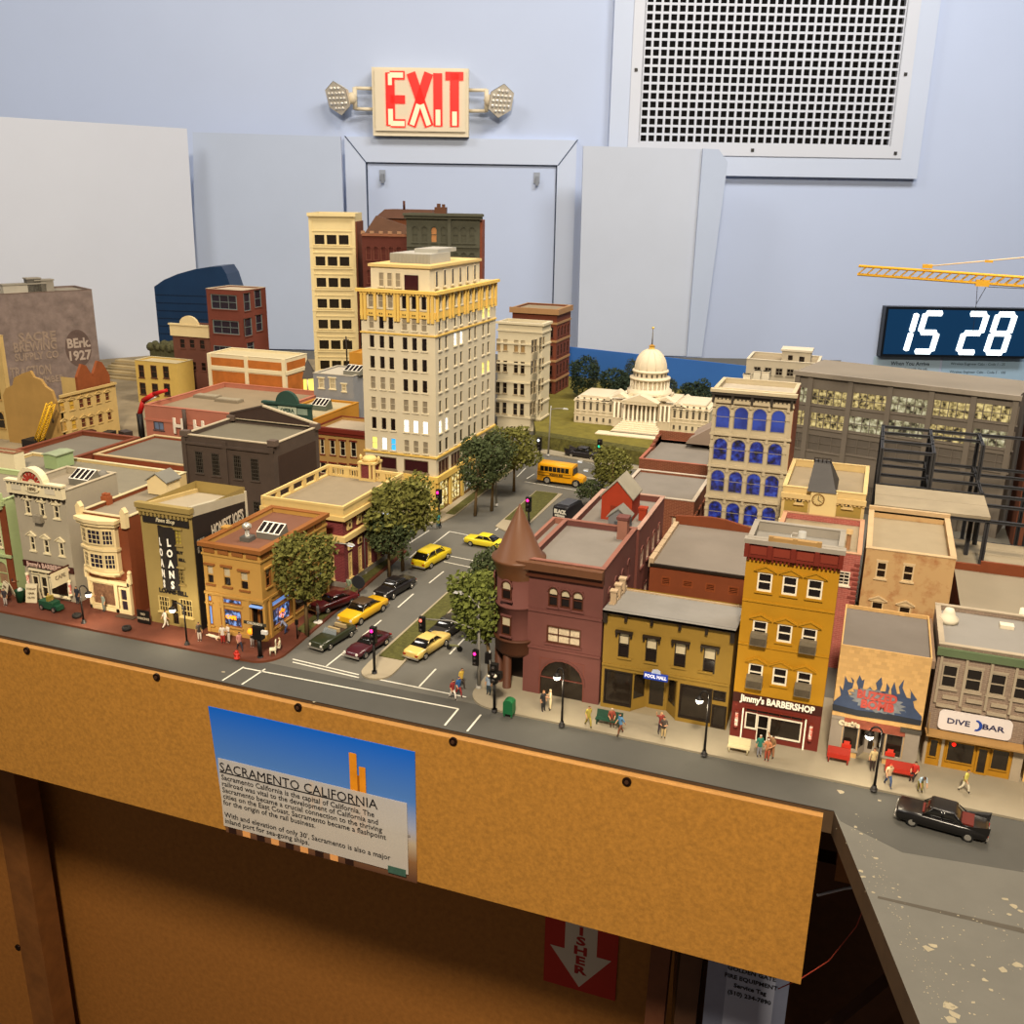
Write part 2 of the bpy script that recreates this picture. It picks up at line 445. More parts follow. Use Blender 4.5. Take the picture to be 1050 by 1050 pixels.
for m_, n1, w in ((RED, 4.9, 1.15), (HOT, 5.0, .62)):
    if m_ is HOT: zb, zt, mid = Z0, Z0 + 4.2, None
    if m_ is RED:
        stroke([(X0, Z0), (X0, Z1)], n1, m_, w)
        for z_ in (Z0 + .6, (Z0 + Z1) / 2, Z1 - .6): stroke([(X0, z_), (X0 + 3.8, z_)], n1, m_, w * .85)
        stroke([(X0 + 5.4, Z0), (X0 + 10.0, Z1)], n1, m_, w); stroke([(X0 + 10.0, Z0), (X0 + 5.4, Z1)], n1, m_, w)
        stroke([(X0 + 12.3, Z0), (X0 + 12.3, Z1)], n1, m_, w)
        stroke([(X0 + 16.6, Z0), (X0 + 16.6, Z1)], n1, m_, w); stroke([(X0 + 14.3, Z1 - .6), (X0 + 18.9, Z1 - .6)], n1, m_, w * .85)
    else:
        stroke([(X0, Z0 + .2), (X0, Z0 + 4)], n1, m_, w); stroke([(X0, Z0 + .5), (X0 + 3.6, Z0 + .5)], n1, m_, w); stroke([(X0, Z1 - 3), (X0, Z1 - .3)], n1, m_, w * .8); stroke([(X0, Z1 - .6), (X0 + 3.4, Z1 - .6)], n1, m_, w)
        stroke([(X0 + 5.5, Z0 + .2), (X0 + 7.3, Z0 + 5.2)], n1, m_, w); stroke([(X0 + 9.9, Z0 + .2), (X0 + 8.1, Z0 + 5.2)], n1, m_, w); stroke([(X0 + 12.3, Z0 + .2), (X0 + 12.3, Z0 + 4)], n1, m_, w); stroke([(X0 + 16.6, Z0 + .2), (X0 + 16.6, Z0 + 3.6)], n1, m_, w)
loc2(mb, 'lettering', label='red glowing EXIT letters')
for sgn, hx in ((-1, -46.5), (1, -4.8)):
    mb = MB(); bx = -38 if sgn < 0 else -13
    for z_ in (61.5, 66.5): mb.tube([T(bx, 2.5, z_), T(bx + sgn * 4.6, 3.2, z_)], .45, CR_, 8)
    mb.tube([T(bx + sgn * 4.6, 3.2, 61.3), T(bx + sgn * 4.6, 3.2, 66.7)], .6, CR_, 8); mb.ball(T(bx + sgn * 5.4, 3.6, 64), 1.5, CR_)
    br = loc2(mb, 'bracket')
    mb = MB()
    dirv = (ex * sgn * .45 - en * .8 + Vector((0, 0, -.35))).normalized()
    side = dirv.cross(Vector((0, 0, 1))).normalized(); upv = side.cross(dirv); c = Vector(T(hx, 5.0, 64))
    def ring(r, k, m_=None): return [tuple(c + dirv * k + (side * math.cos(t) + upv * math.sin(t) * 1.1) * r) for t in [2 * PI * (i + .5) / 6 for i in range(6)]]
    A, B_ = ring(2.2, -2.2), ring(3.9, .6)
    for i in range(6): mb.face([A[i], A[(i + 1) % 6], B_[(i + 1) % 6], B_[i]], CR_)
    mb.face(A[::-1], CR_)
    h = loc2(mb, 'lamp_head')
    mb = MB(); mb.face(ring(3.8, .62), mat('#c9c2b4', .3, 0))
    for i in range(-2, 3):
        for j in range(-2, 3):
            if abs(i) + abs(j) < 4:
                p = c + dirv * .62 + side * i * 1.15 + upv * j * 1.25
                mb.ball(tuple(p), .5, mat('#e8e4da', .15, 0, metal=.3), 6, .8)
    loc2(mb, 'lens', label='clear lens of clustered bulbs')

# hatch with mitred casing under the exit sign, and the painted boards that close off the layout's back
mb = MB()
for a in ((-46, 48.5, 15.6, 54.8), (-46, -20, -40.6, 48.5), (10.6, -20, 15.6, 48.5)): wallbox(mb, a[0], a[1], a[2], a[3], 0, 1.6, FRAMEC)
DK = mat('#3f4c66', .8, 0)
wallbox(mb, -40.6, 48.2, 10.6, 48.5, .1, 1.0, DK); wallbox(mb, 10.35, -20, 10.6, 48.5, .1, 1.0, DK); wallbox(mb, -40.6, -20, -40.35, 48.5, .1, 1.0, DK)
for (ua, ub) in ((-46, -40.6), (15.6, 10.6)):
    mb.hexa([T(ua, 1.6, 54.9), T(ua + .35, 1.6, 54.9), T(ub + .35, 1.6, 48.4), T(ub, 1.6, 48.4), T(ua, 1.68, 54.9), T(ua + .35, 1.68, 54.9), T(ub + .35, 1.68, 48.4), T(ub, 1.68, 48.4)], DK)
structure('trim_1', mb)
mb = MB(); wallbox(mb, -40.2, -20, 10.2, 48.2, 0, .7, WALLC); structure('door_1', mb)
for i, u in enumerate((-36.2, 5.2)):
    mb = MB(); wallbox(mb, u - .8, 43.8, u + .8, 46.6, .7, 1.1, mat('#8f98a8', .4, 0)); wallbox(mb, u - .3, 43.2, u + .5, 45.6, 1.1, 2, mat('#7a8290', .4, 0, metal=.4))
    mb.build('coat_hook', label=('small metal hook on the left of the hatch panel', 'small metal hook on the right of the hatch panel')[i], cat='hook', group='hooks on the hatch')
mb = MB(); D = 268
T2 = WT(D)
mb.prism([(16.6, 52.9), (48.6, 52.6), (51.3, 50), (48.6, .1), (17, .1)], 0, 1.6, BOARDC, lambda u, n, v_: T2(u, n, v_))
mb.prism([(46.8, 52.7), (50.8, 52.6), (53.3, 49.6), (50.4, .1), (46.4, .1)], 1.6, 2.6, BOARDB, lambda u, n, v_: T2(u, n, v_))
mb.build('backdrop_board', label='tall grey-white backdrop board with a bevelled blue edge overlapping the air grille frame', cat='backdrop board', group='backdrop boards')
mb = MB()
mb.prism([(-82.5, 54.7), (-45.0, 54.2), (-45.0, .1), (-86, .1)], 0, 1.2, BOARDB, lambda u, n, v_: T2(u, n, v_))
mb.build('backdrop_board', label='blue-grey backdrop board left of the hatch behind the cream tower', cat='backdrop board', group='backdrop boards')
mb = MB()
a0 = Vector(WT(262)(-83.5, 0, 0)); a1 = Vector(WT(205)(-160, 0, 0)); dd = (a0 - a1).normalized(); nn = Vector((dd.y, -dd.x, 0))
TB = lambda u, n, v_: tuple(a0 + dd * u + nn * n + Vector((0, 0, v_)))
pa = CO + ray(0, 120) * (nn.dot(a0 - CO) / nn.dot(ray(0, 120))); pb = CO + ray(190, 132) * (nn.dot(a0 - CO) / nn.dot(ray(190, 132))); pc = CO + ray(203, 330) * (nn.dot(a0 - CO) / nn.dot(ray(203, 330)))
ua, ub, uc = (pa - a0).dot(dd), (pb - a0).dot(dd), (pc - a0).dot(dd)
mb.prism([(ub, pb.z), (uc, pc.z), (uc, .1), (ua - 60, .1), (ua - 60, pa.z + (pa.z - pb.z) * 60 / (ub - ua)), (ua, pa.z)], 0, 1.2, mat('#c3cad8', .8, .02, 4), TB)
mb.build('backdrop_board', label='big off-white backdrop board behind the painted brick wall at the left', cat='backdrop board', group='backdrop boards')

# wall clock and the notice below it
v = thing('wall_clock', 'digital wall clock with glowing white digits on a dark blue display', 'clock', T(122, 0, 0))
def loc3(mb, name, **k):
    me = mb.mesh(name); me.transform(Matrix.Translation(-Vector(T(122, 0, 0)) * S)); return put(name, me, v, **k)
mb = MB(); wallbox(mb, 102.6, -.8, 143.5, 13.0, 0, 3, mat('#10151c', .3, 0)); loc3(mb, 'case')
mb = MB(); wallbox(mb, 103.3, -.1, 142.8, 12.3, 3, 3.15, mat('#0c2c48', .15, .0, emit='#0b3a66', es=.35)); loc3(mb, 'display')
DG = mat('#ffffff', .4, 0, emit='#e6fbff', es=2.2)
def digit(u, segs, k=0.16):
    mb = MB(); w, h, t = 6.6, 10.6, .74; z0 = .8
    P = {'a': ((0, 2), (1, 2)), 'b': ((1, 2), (1, 1)), 'c': ((1, 1), (1, 0)), 'd': ((0, 0), (1, 0)), 'e': ((0, 1), (0, 0)), 'f': ((0, 2), (0, 1)), 'g': ((0, 1), (1, 1))}
    for sg in segs:
        (x0, y0), (x1, y1) = P[sg]
        a = Vector((u + x0 * w * .72, z0 + y0 * h / 2)); b = Vector((u + x1 * w * .72, z0 + y1 * h / 2)); a.x += k * a.y; b.x += k * b.y
        d = (b - a).normalized(); n_ = Vector((-d.y, d.x)); a = a + d * .35; b = b - d * .35
        q = [a - d * .3 , a + n_ * t, b + n_ * t, b + d * .3, b - n_ * t, a - n_ * t]
        mb.prism([tuple(p) for p in q], 3.15, 3.4, DG, lambda u_, n, v_: T(u_, n, v_))
    return loc3(mb, 'digit', label='glowing white digit')
digit(104.6, 'bc'); digit(111.8, 'afgcd'); digit(124.0, 'abged'); digit(131.8, 'abcdefg')
v = thing('wall_notice', 'pale blue printed notice taped on the wall under the digital clock', 'notice', T(125, 0, -6))
mb = MB(); NB = mat('#a9c3d8', .4, .03, 3)
wallbox(mb, 102, -20, 121, -1.2, 0, .15, NB); wallbox(mb, 121.6, -20, 146, -1.2, 0, .15, mat('#9dbcd6', .4, .03, 3))
me = mb.mesh('paper'); me.transform(Matrix.Translation(-Vector(T(125, 0, -6)) * S)); put('paper', me, v)
INK = mat('#1d2a3c', .6, 0)
def wtext(par, org, s, size, u, z_, n, m, **k):
    p = Vector(T(u, n, z_)) - Vector(org); return text(par, s, size, m, p, (PI / 2, 0, YAW), **k)
wtext(v, T(125, 0, -6), 'When You Arrive', 1.5, 107, -3.2, .2, INK, align='LEFT', ext=.01, bold=.02)
wtext(v, T(125, 0, -6), 'Wireless Engineer Cabs - Code 1 - 25', 1.0, 124, -3.0, .2, INK, align='LEFT', ext=.01)
wtext(v, T(125, 0, -6), 'Wireless Engineer Cabs - Code 5 - 100', 1.0, 124, -5.3, .2, INK, align='LEFT', ext=.01)
wtext(v, T(125, 0, -6), 'connect the power first with the cab', .95, 103.4, -4.6, .2, INK, align='LEFT', ext=.01)
wtext(v, T(125, 0, -6), 'throttles turned all the way off', .95, 104.4, -6.0, .2, INK, align='LEFT', ext=.01)

# ---------------------------------------------------------------- the layout table
ASPH = mat('#605e57', .85, .07, 25, bump=.1)
MDF = mat('#a8762f', .75, .2, 260, bump=.15)
MDFE = mat('#a0743c', .8, .1, 200)
LX = -235
FYv = 65.0
t = thing('layout_table', 'long model railway table with a grey road top and a raw hardboard front', 'table', (0, FYv, 0))
def tb(mb, name, **k):
    me = mb.mesh(name); me.transform(Matrix.Translation(Vector((0, -FYv, 0)) * S)); return put(name, me, t, **k)
mb = MB()
TV = lambda u, n, v_: (u, n, v_)
bx = lambda px, py: tuple(P0(px, py)[:2])
outline = [(LX, FYv), (1.3, FYv), (7.6, 43.5), (40, 43.5), (60, 65), (60, 156), (2, 172), (-8, 182), (-8, 278), (LX, 198)]
i0 = len(mb.v)
def plate(mb, outl, z0, z1, m, m2=None):
    n = len(outl); i = len(mb.v)
    mb.v += [(x, y, z1) for x, y in outl] + [(x, y, z0) for x, y in outl]
    mb.f.append(tuple(range(i, i + n))); mb.m.append(mb.mi(m)); mb.sm.append(False)
    mb.f.append(tuple(range(i + 2 * n - 1, i + n - 1, -1))); mb.m.append(mb.mi(m2 or m)); mb.sm.append(False)
    for j in range(n):
        k = (j + 1) % n
        mb.f.append((i + j, i + n + j, i + n + k, i + k)); mb.m.append(mb.mi(m2 or m)); mb.sm.append(False)
plate(mb, outline, -1.9, 0, ASPH, mat('#4d3b28', .8, .15, 60))
tb(mb, 'tabletop')
# torn pale spots where scenery has come off the road surface
mb = MB(); random.seed(3)
def flake(px, py, r, m=mat('#918871', .8, .1, 200)):
    r *= .75
    c = P0(px, py); n = random.randint(5, 8); a0_ = random.random() * 6
    pts = []
    for j in range(n):
        rr = r * random.uniform(.5, 1.2); a_ = a0_ + 2 * PI * j / n; pts.append((c.x + rr * math.cos(a_), c.y + rr * math.sin(a_) * .8, .012))
    mb.face(pts, m)
for px, py, r in ((862, 812, .42), (902, 821, .2), (878, 835, .12), (877, 848, .2), (883, 855, .18), (898, 880, .2), (882, 893, .3), (885, 899, .25), (896, 899, .16), (916, 911, .2), (921, 907, .1), (922, 920, .16),
                  (895, 915, .18), (925, 930, .12), (933, 950, .1), (952, 973, .45), (957, 970, .4), (940, 963, .1), (998, 990, .2), (1010, 1005, .25), (1016, 1015, .2), (1030, 995, .4), (1044, 990, .4), (972, 1030, .6), (978, 1040, .5), (975, 1045, .5),
                  (998, 1028, .2), (1030, 922, .35), (1040, 930, .4), (1035, 938, .3), (1046, 934, .3), (990, 850, .15), (229, 598 + 91, .3), (448, 588 + 81, .1), (322, 720, .2)): flake(px, py, r)
for i in range(150):
    s_ = random.random(); px = 876 + 90 * s_ + random.gauss(0, 8); py = 840 + 190 * s_ + random.gauss(0, 8); flake(px, py, random.uniform(.02, .08))
for i in range(60): flake(random.uniform(960, 1048), random.uniform(930, 1045), random.uniform(.03, .12))
for i in range(30): flake(random.uniform(320, 520), random.uniform(640, 740), random.uniform(.02, .05))
tb(mb, 'peeled_spots', label='pale peeled spots in the road paint', kind='stuff')
mb = MB()   # seam and darker lane at the right end
a, b = P0(900, 920), P0(1060, 957)
mb.box((0, 0, 0), (0, 0, 0), ASPH) if False else None
d = (b - a).normalized(); pn = Vector((-d.y, d.x, 0)) * .12
mb.face([tuple(a - pn + Vector((0, 0, .01))), tuple(b - pn * 2 + Vector((0, 0, .01))), tuple(b + pn * 2 + Vector((0, 0, .01))), tuple(a + pn + Vector((0, 0, .01)))], mat('#4a453c', .8, .1, 50))
tb(mb, 'seam', label='dark seam across the road panel')
mb = MB(); mb.box((LX, FYv - .65, -15.2), (.6, FYv - .02, -.35), MDF); mb.box((LX, FYv - .64, -.35), (.6, FYv - .02, -.3), MDFE); tb(mb, 'fascia', label='raw hardboard front board')
BLT = mat('#2a1a12', .4, 0, metal=.6)
for px, py in ((28, 667), (161, 694), (306, 725), (465, 760), (643, 801)):
    p = PY(px, py, FYv - .65); mb = MB(); q = lambda x, y, z: (p.x + x, FYv - .65 - y, p.z + z)
    mb.prism([(.36 * math.cos(k * PI / 8), .36 * math.sin(k * PI / 8)) for k in range(16)], -.05, .14, BLT, lambda u, n, v_: q(u, n, v_))
    mb.prism([(.17 * math.cos(k * PI / 3), .17 * math.sin(k * PI / 3)) for k in range(6)], .14, .24, mat('#6b4c3a', .35, 0, metal=.7), lambda u, n, v_: q(u, n, v_))
    tb(mb, 'bolt')
# supports under the table
WOOD = mat('#7a4c22', .75, .2, 30)
mb = MB()
pa = PY(14, 790, 97); mb.box((pa.x, 93, -110), (PY(38, 795, 97).x, 97.0, -1.95), WOOD); tb(mb, 'leg', label='timber leg left of the inner panel')
mb = MB(); mb.box((14, 60, -110), (19, 65, -1.9), WOOD); tb(mb, 'leg')
mb = MB(); mb.box((-60, 92, -5), (18, 95, -1.9), WOOD); mb.box((2, 66, -6.5), (4.5, 120, -1.9), WOOD); tb(mb, 'joist')
v = thing('inner_panel', 'brown hardboard closing panel set back under the table', 'panel', (-60, 100, -110))
mb = MB(); mb.box((-58, 0, 0), (46.5, .6, 106), mat('#a06a30', .6, .16, 120)); mb.build('board', v)
v3 = thing('inner_panel', 'dark brown board added to shut light out under the right end of the table', 'panel', (20, 124, -110))
mb = MB(); mb.box((-60, 0, 0), (42, .6, 107.5), mat('#4a2c14', .7, .2, 60)); mb.build('board', v3)  # added board, coloured dark, blocks stray light and the view to the wall
v2 = thing('inner_panel', 'brown hardboard panel left of the timber leg, with a dark screw', 'panel', (-150, 96, -110))
mb = MB(); mb.box((-80, 0, 0), (pa.x + 149.9, .6, 106), mat('#9a642c', .6, .16, 120)); mb.build('board', v2)
p = PY(19, 971, 96); mb = MB(); mb.tube([(p.x + 150, p.y - 96 - .25, p.z + 110), (p.x + 150, p.y - 96, p.z + 110)], .55, BLT, 10); mb.build('screw', v2)
# fire extinguisher arrow sign
a = PY(560, 935, 100); w = 9.7
v = thing('extinguisher_sign', 'red sign with a white down arrow on the panel under the table', 'sign', (a.x, 99.9, -57))
REDS = mat('#b0241c', .35, .04, 30); WHT = mat('#cfc3b0', .5, .03, 30)
mb = MB(); mb.box((0, -.12, 0), (w, 0, 26), REDS); mb.build('plate', v)
mb = MB(); mb.prism([(w * .5, .6), (w * .92, 6.1), (w * .72, 6.1), (w * .72, 24), (w * .28, 24), (w * .28, 6.1), (w * .08, 6.1)], .12, .15, WHT, lambda u, n, v_: (u, -n, v_)); mb.build('arrow', v)
RT_ = mat('#a3201a', .5, 0)
for k, ch in enumerate('EXTINGUISHER'[::-1]): text(v, ch, 1.75, RT_, (w * .5, -.17, 3.3 + k * 1.52), (PI / 2, 0, 0), bold=.07, ext=.01, wide=1.5)

# things stored in the dark under the table's end
v = thing('metal_box', 'silver-grey labelled metal box standing in the dark under the table end', 'box', (PY(758, 1000, 84).x, 84, -110))
mb = MB(); mb.box((-3.2, 0, 0), (4.9, 5, 92), mat('#8088a0', .45, .1, 30, metal=.3)); mb.build('body', v)
mb = MB(); mb.box((-1.2, -.06, 40), (3.6, 0, 90), mat('#a2a8bc', .4, .05, 20)); mb.build('label_plate', v)
for k, s_ in enumerate(('GOLDEN GATE', 'FIRE EQUIPMENT', 'Service Tag', '(510) 234-7890')): text(v, s_, .7, mat('#14161c', .6, 0), (1.2, -.1, PY(790, 1003, 84).z + 110 - k * 1.0), (PI / 2, 0, 0), bold=.02, ext=.01)
for k, (x0, x1, c_, lb) in enumerate(((-6.6, -4.3, '#5a3d2a', 'narrow brown wooden slat with printed marks beside the grey metal box'), (-9.8, -7.7, '#6a3f28', 'reddish brown wooden slat furthest from the grey metal box'))):
    v = thing('wood_slat', lb, 'slat', (PY(758, 1000, 84).x, 86, -110)); mb = MB()
    mb.hexa([(x0 - .8, 0, 0), (x1 - .8, 0, 0), (x1 - .8, 1.5, 0), (x0 - .8, 1.5, 0), (x0 + .6, 0, 94), (x1 + .6, 0, 94), (x1 + .6, 1.5, 94), (x0 + .6, 1.5, 94)], mat(c_, .7, .2, 30)); mb.build('board', v)
v = thing('black_hose', 'black rubber hose hanging at the edge of the inner panel', 'hose', (PY(705, 990, 90).x, 90, -110))
mb = MB(); mb.tube([(0, 0, 98), (-.3, 0, 75), (.2, 0, 55), (1.6, 0, 20), (2, 0, 0)], 1.3, mat('#0a0908', .4, 0), 10); mb.build('tube', v)
v = thing('support_brace', 'crossed timber braces in the dark below the road panel', 'brace', (5, 76, -20)); mb = MB()
for a_, b_ in (((-6, 0, -22), (12, 0, 8)), ((-5, 4, 10), (12, 4, -12)), ((-6, 8, -2), (14, 8, -2))):
    mb.hexa([(a_[0], a_[1], a_[2]), (b_[0], b_[1], b_[2]), (b_[0], b_[1] + 2, b_[2]), (a_[0], a_[1] + 2, a_[2]), (a_[0], a_[1], a_[2] + 4), (b_[0], b_[1], b_[2] + 4), (b_[0], b_[1] + 2, b_[2] + 4), (a_[0], a_[1] + 2, a_[2] + 4)], mat('#4a2c16', .8, .2, 30))
mb.build('brace_board', v)
v = thing('white_cable', 'thin white cable crossing the gap beside the front board', 'cable', (0, 75, -8)); mb = MB()
mb.tube([tuple(PY(838, 918, 75) - Vector((0, 75, -8))), tuple(PY(866, 911, 75) - Vector((0, 75, -8))), tuple(PY(905, 905, 75) - Vector((0, 75, -8)))], .12, mat('#b8bcc4', .4, 0), 6); mb.build('wire', v)
v = thing('red_wire', 'thin red wire dangling past the corner of the front board', 'wire', (0, 68, -15)); mb = MB()
mb.tube([tuple(PY(px, py, 68) - Vector((0, 68, -15))) for px, py in ((798, 1014), (822, 1003), (850, 985), (878, 950), (890, 920))], .05, mat('#a04030', .5, 0), 5); mb.build('wire', v)

# ---------------------------------------------------------------- city poster on the front board
o = Vector((-52.0, FYv - .65, -15.3)); pw, ph = 20.4, 13.0
v = thing('city_poster', 'glossy poster on the front board headed SACRAMENTO CALIFORNIA over a bridge photograph', 'poster', tuple(o), 0)
def sky_poster():
    m = bpy.data.materials.new('m_poster'); m.use_nodes = True; nt = m.node_tree; b = nt.nodes['Principled BSDF']; b.inputs['Roughness'].default_value = .28
    tc = nt.nodes.new('ShaderNodeTexCoord'); sp = nt.nodes.new('ShaderNodeSeparateXYZ'); nt.links.new(tc.outputs['Object'], sp.inputs[0])
    mr = nt.nodes.new('ShaderNodeMapRange'); mr.inputs[1].default_value = 0; mr.inputs[2].default_value = ph * S; nt.links.new(sp.outputs[2], mr.inputs[0])
    r = nt.nodes.new('ShaderNodeValToRGB'); nt.links.new(mr.outputs[0], r.inputs[0]); e = r.color_ramp.elements
    e[0].position = 0; e[0].color = lin('#5a3b2c'); e[1].position = 1; e[1].color = lin('#0c62d0')
    for p_, c_ in ((.16, '#8a6440'), (.3, '#b7a68c'), (.42, '#9fa7bf'), (.62, '#4f7fc6')): k = e.new(p_); k.color = lin(c_)
    nt.links.new(r.outputs[0], b.inputs['Base Color']); return m
mb = MB(); PLB = mb
mb.hexa([(.9, -.25, .15), (pw, -.1, 0), (pw, .0, 0), (.9, -.0, .15), (0, -.1, ph), (pw, -.1, ph), (pw, 0, ph), (0, 0, ph)], sky_poster()); mb.build('print', v)
GOLD = mat('#d98a1e', .35, .15, 60); GOLDD = mat('#9a5a18', .35, .1, 60)
pb = lambda u, vv: (u * pw, (1 - vv) * ph)
def pbox(mb, u0, v0, u1, v1, m, n=.13):
    a_ = pb(u0, v1); b_ = pb(u1, v0); mb.box((a_[0], -n, a_[1]), (b_[0], -n + .02, b_[1]), m)
mb = MB(); pbox(mb, .70, .1, .735, .72, GOLD, .28); pbox(mb, .745, .19, .775, .72, GOLD, .28); pbox(mb, .735, .26, .745, .72, GOLDD, .28); pbox(mb, .70, .4, .775, .43, GOLDD, .29)
pbox(mb, .50, .4, .52, .62, GOLD, .28); pbox(mb, .545, .42, .56, .62, GOLD, .28); pbox(mb, .52, .5, .545, .53, GOLD, .28)
pbox(mb, .82, .62, .975, .635, mat('#8f8a86', .4, 0), .28)
for k in range(8): pbox(mb, .82 + k * .02, .635, .824 + k * .02, .75, mat('#8f8a86', .4, 0), .28)
for k in range(9): pbox(mb, .06 + k * .075, .93, .1 + k * .075, .985, mat('#e0a060' if k % 2 else '#2c1a14', .3, 0), .28)
mb.build('bridge_picture', v)
mb = MB(); mb.box((.75, -.32, .85), (pw * .965, -.3, ph * .62), mat('#dcd6cc', .4, .02, 20, alpha=.5)); mb.build('text_panel', v)
TI = mat('#17151a', .5, 0)
text(v, 'SACRAMENTO CALIFORNIA', 1.33, TI, (.85, -.36, ph * .55), (PI / 2, 0, 0), align='LEFT', bold=0, ext=.005, wide=.96)
mb = MB(); mb.box((.85, -.36, ph * .507), (15.2, -.34, ph * .515), TI); mb.build('underline', v)
L_ = ['Sacramento California is the capital of California. The', 'railroad was vital to the development of California and', 'Sacramento became a crucial connection to the thriving', 'cities on the East Coast. Sacramento became a flashpoint', 'for the origin of the rail business.', '', "With and elevation of only 30', Sacramento is also a major", 'inland port for sea-going ships.']
for k, s_ in enumerate(L_):
    if s_: text(v, s_, .76, TI, (.95, -.36, ph * .47 - k * .665), (PI / 2, 0, 0), align='LEFT', bold=.004, ext=.005, wide=.95)
mb = MB(); pbox(mb, .87, .9, .955, .955, mat('#3c5c50', .5, .2, 300), .37); mb.build('emblem', v, label='small dark green emblem')
# ---------------------------------------------------------------- streets, kerbs, lawns
CONC = mat('#8d8470', .85, .08, 30); CONCL = mat('#988d76', .85, .08, 30); BRK = mat('#5e3222', .8, .16, 60, bump=.2)
GRS = mat('#4e4d24', .95, .35, 250, bump=.6); WHITE = mat('#cfccbd', .7, .06, 60)
def ground(name, outl, z0, z1, m, m2=None):
    mb = MB(); plate(mb, outl, z0, z1, m, m2); return structure(name, mb)
def arc(cx, cy, r, a0, a1, n=8): return [(cx + r * math.cos(math.radians(a0 + (a1 - a0) * i / n)), cy + r * math.sin(math.radians(a0 + (a1 - a0) * i / n))) for i in range(n + 1)]
q0, q1, q2 = P0(862, 842), P0(925, 874), P0(1060, 896)
q2 = q1 + (q2 - q1) * ((59 - q1.x) / (q2.x - q1.x))
ground('road_front', [(LX, 65), (1.3, 65), (q0.x, q0.y), (q1.x, q1.y), (q2.x, q2.y), (q2.x, 68.3), (-26, 69.7), (LX, 69.7)], -.05, .008, mat('#4a4944', .85, .07, 25, bump=.1))
# brown brick pavement of the left corner block
ground('sidewalk_left', [(LX, 68.9), (-51.6, 69.1)] + arc(-51.0, 71.6, 2.5, -80, 0) + [(-48.6, 74), (-50.3, 101), (-52.5, 103)] + [(-60, 103), (-60, 90), (LX, 90)], -.1, .22, BRK, mat('#6d3a22', .8, .1, 60))
ground('grass_verge_left', [(-50.4, 76.5), (-49.0, 76.0), (-50.6, 100), (-52.0, 100)], .2, .26, GRS)
ground('sidewalk_middle', [(-62, 112.5), (-53.5, 111.3)] + arc(-53.0, 113.6, 2.3, -80, 0) + [(-50.4, 116), (-51.3, 150), (-52.5, 152), (-62, 152)], -.1, .2, CONCL)
ground('grass_verge_middle', [(-51.8, 116), (-50.5, 116), (-51.4, 148), (-52.6, 148)], .18, .24, GRS)
# right-hand pavement
ground('sidewalk_right', [(-26, 69.2)] + [(60, 68.0), (60, 82), (-28, 82), (-29.6, 80)] + [(-29.4, 73)] + arc(-26.8, 71.9, 2.6, 180, 265, 8)[::1], -.1, .18, CONC)
ground('sidewalk_right_block', [(-29.6, 80), (-18, 80), (-18, 104), (-30.3, 104)], -.1, .18, CONC)
# planted median
ground('median_kerb', arc(-38.9, 71.8, 1.5, 180, 355, 8) + [(-37.4, 73), (-38.9, 102)] + arc(-39.8, 102.5, .9, 0, 180, 6) + [(-40.5, 73)], -.1, .16, CONCL)
ground('median_grass', [(-40.2, 74.5), (-37.7, 74.5), (-39.1, 102), (-40.5, 102)], .15, .22, GRS)
ground('median_grass_far', [(-43.6, 117), (-40.2, 117), (-40.6, 131), (-43.9, 131)], -.05, .2, GRS)
ground('median_kerb_far', [(-43.8, 114), (-42, 112.8), (-40, 114), (-40.0, 131.3), (-44.1, 131.3)], -.05, .13, CONCL)
# far pavement by the lawn
ground('sidewalk_far', [(-52.0, 152.5), (-47, 151.5), (-31, 148), (-31, 150), (-50, 155)], -.05, .14, CONC)
# lane paint
mb = MB()
def line(a, b, w=.17):
    a, b = P0(*a), P0(*b); d = (b - a).normalized(); n = Vector((-d.y, d.x, 0)) * w / 2; z = Vector((0, 0, .02))
    mb.face([tuple(a - n + z), tuple(b - n + z), tuple(b + n + z), tuple(a + n + z)], WHITE)
for a, b in (((300, 676), (368, 692)), ((300, 679), (368, 695)), ((389, 697), (478, 715)), ((250, 685), (470, 727)), ((470, 727), (456, 744)), ((228, 698), (250, 684)), ((248, 702), (272, 686)), ((493, 733), (479, 750)),
             ((335, 683), (354, 668)), ((372, 652), (391, 636)), ((408, 623), (424, 609)), ((440, 598), (455, 586)), ((430, 704), (447, 686)), ((461, 671), (476, 655)),
             ((455, 569), (491, 576)), ((455, 576), (488, 583)), ((434, 566), (461, 545)), ((420, 557), (440, 544)), ((461, 545), (520, 557)), ((508, 544), (519, 535)), ((529, 527), (554, 506)), ((420, 572), (428, 565)),
             ((538, 494), (592, 503)), ((540, 491), (548, 486)), ((530, 489), (539, 480)), ((596, 489), (612, 491)), ((592, 503), (604, 505))): line(a, b)
mb.build('road_markings', kind='structure')
# lawn before the capitol with a steep hedge-like front bank
g = MB(); zt = 2.0
A_ = [(-53.5, 156), (-31, 151)]; random.seed(5)
top = [(-53.5, 158.5), (-29, 153.5), (-12, 155), (-12, 215), (-75, 215), (-60, 175)]
plate(g, top, -.05, zt, mat('#6d6528', .95, .22, 60, bump=.5), mat('#514d22', .95, .4, 120, bump=.8))
g.hexa([(-52.6, 155.6, 0), (-29.5, 150.8, 0), (-29, 153.6, 0), (-53.5, 158.5, 0), (-52.9, 156.2, zt + .1), (-29.4, 151.4, zt + .1), (-29, 153.8, zt + .25), (-53.5, 158.8, zt + .2)], mat('#4d4a20', .95, .5, 160, bump=1.0))
structure('lawn', g)
# dirt and rubble ground at the back left
ground('yard_ground', [(LX, 112), (-116, 112), (-116, 140), (-90, 160), (-90, 230), (LX, 192)], -.02, .12, mat('#8a7c62', .9, .2, 20))
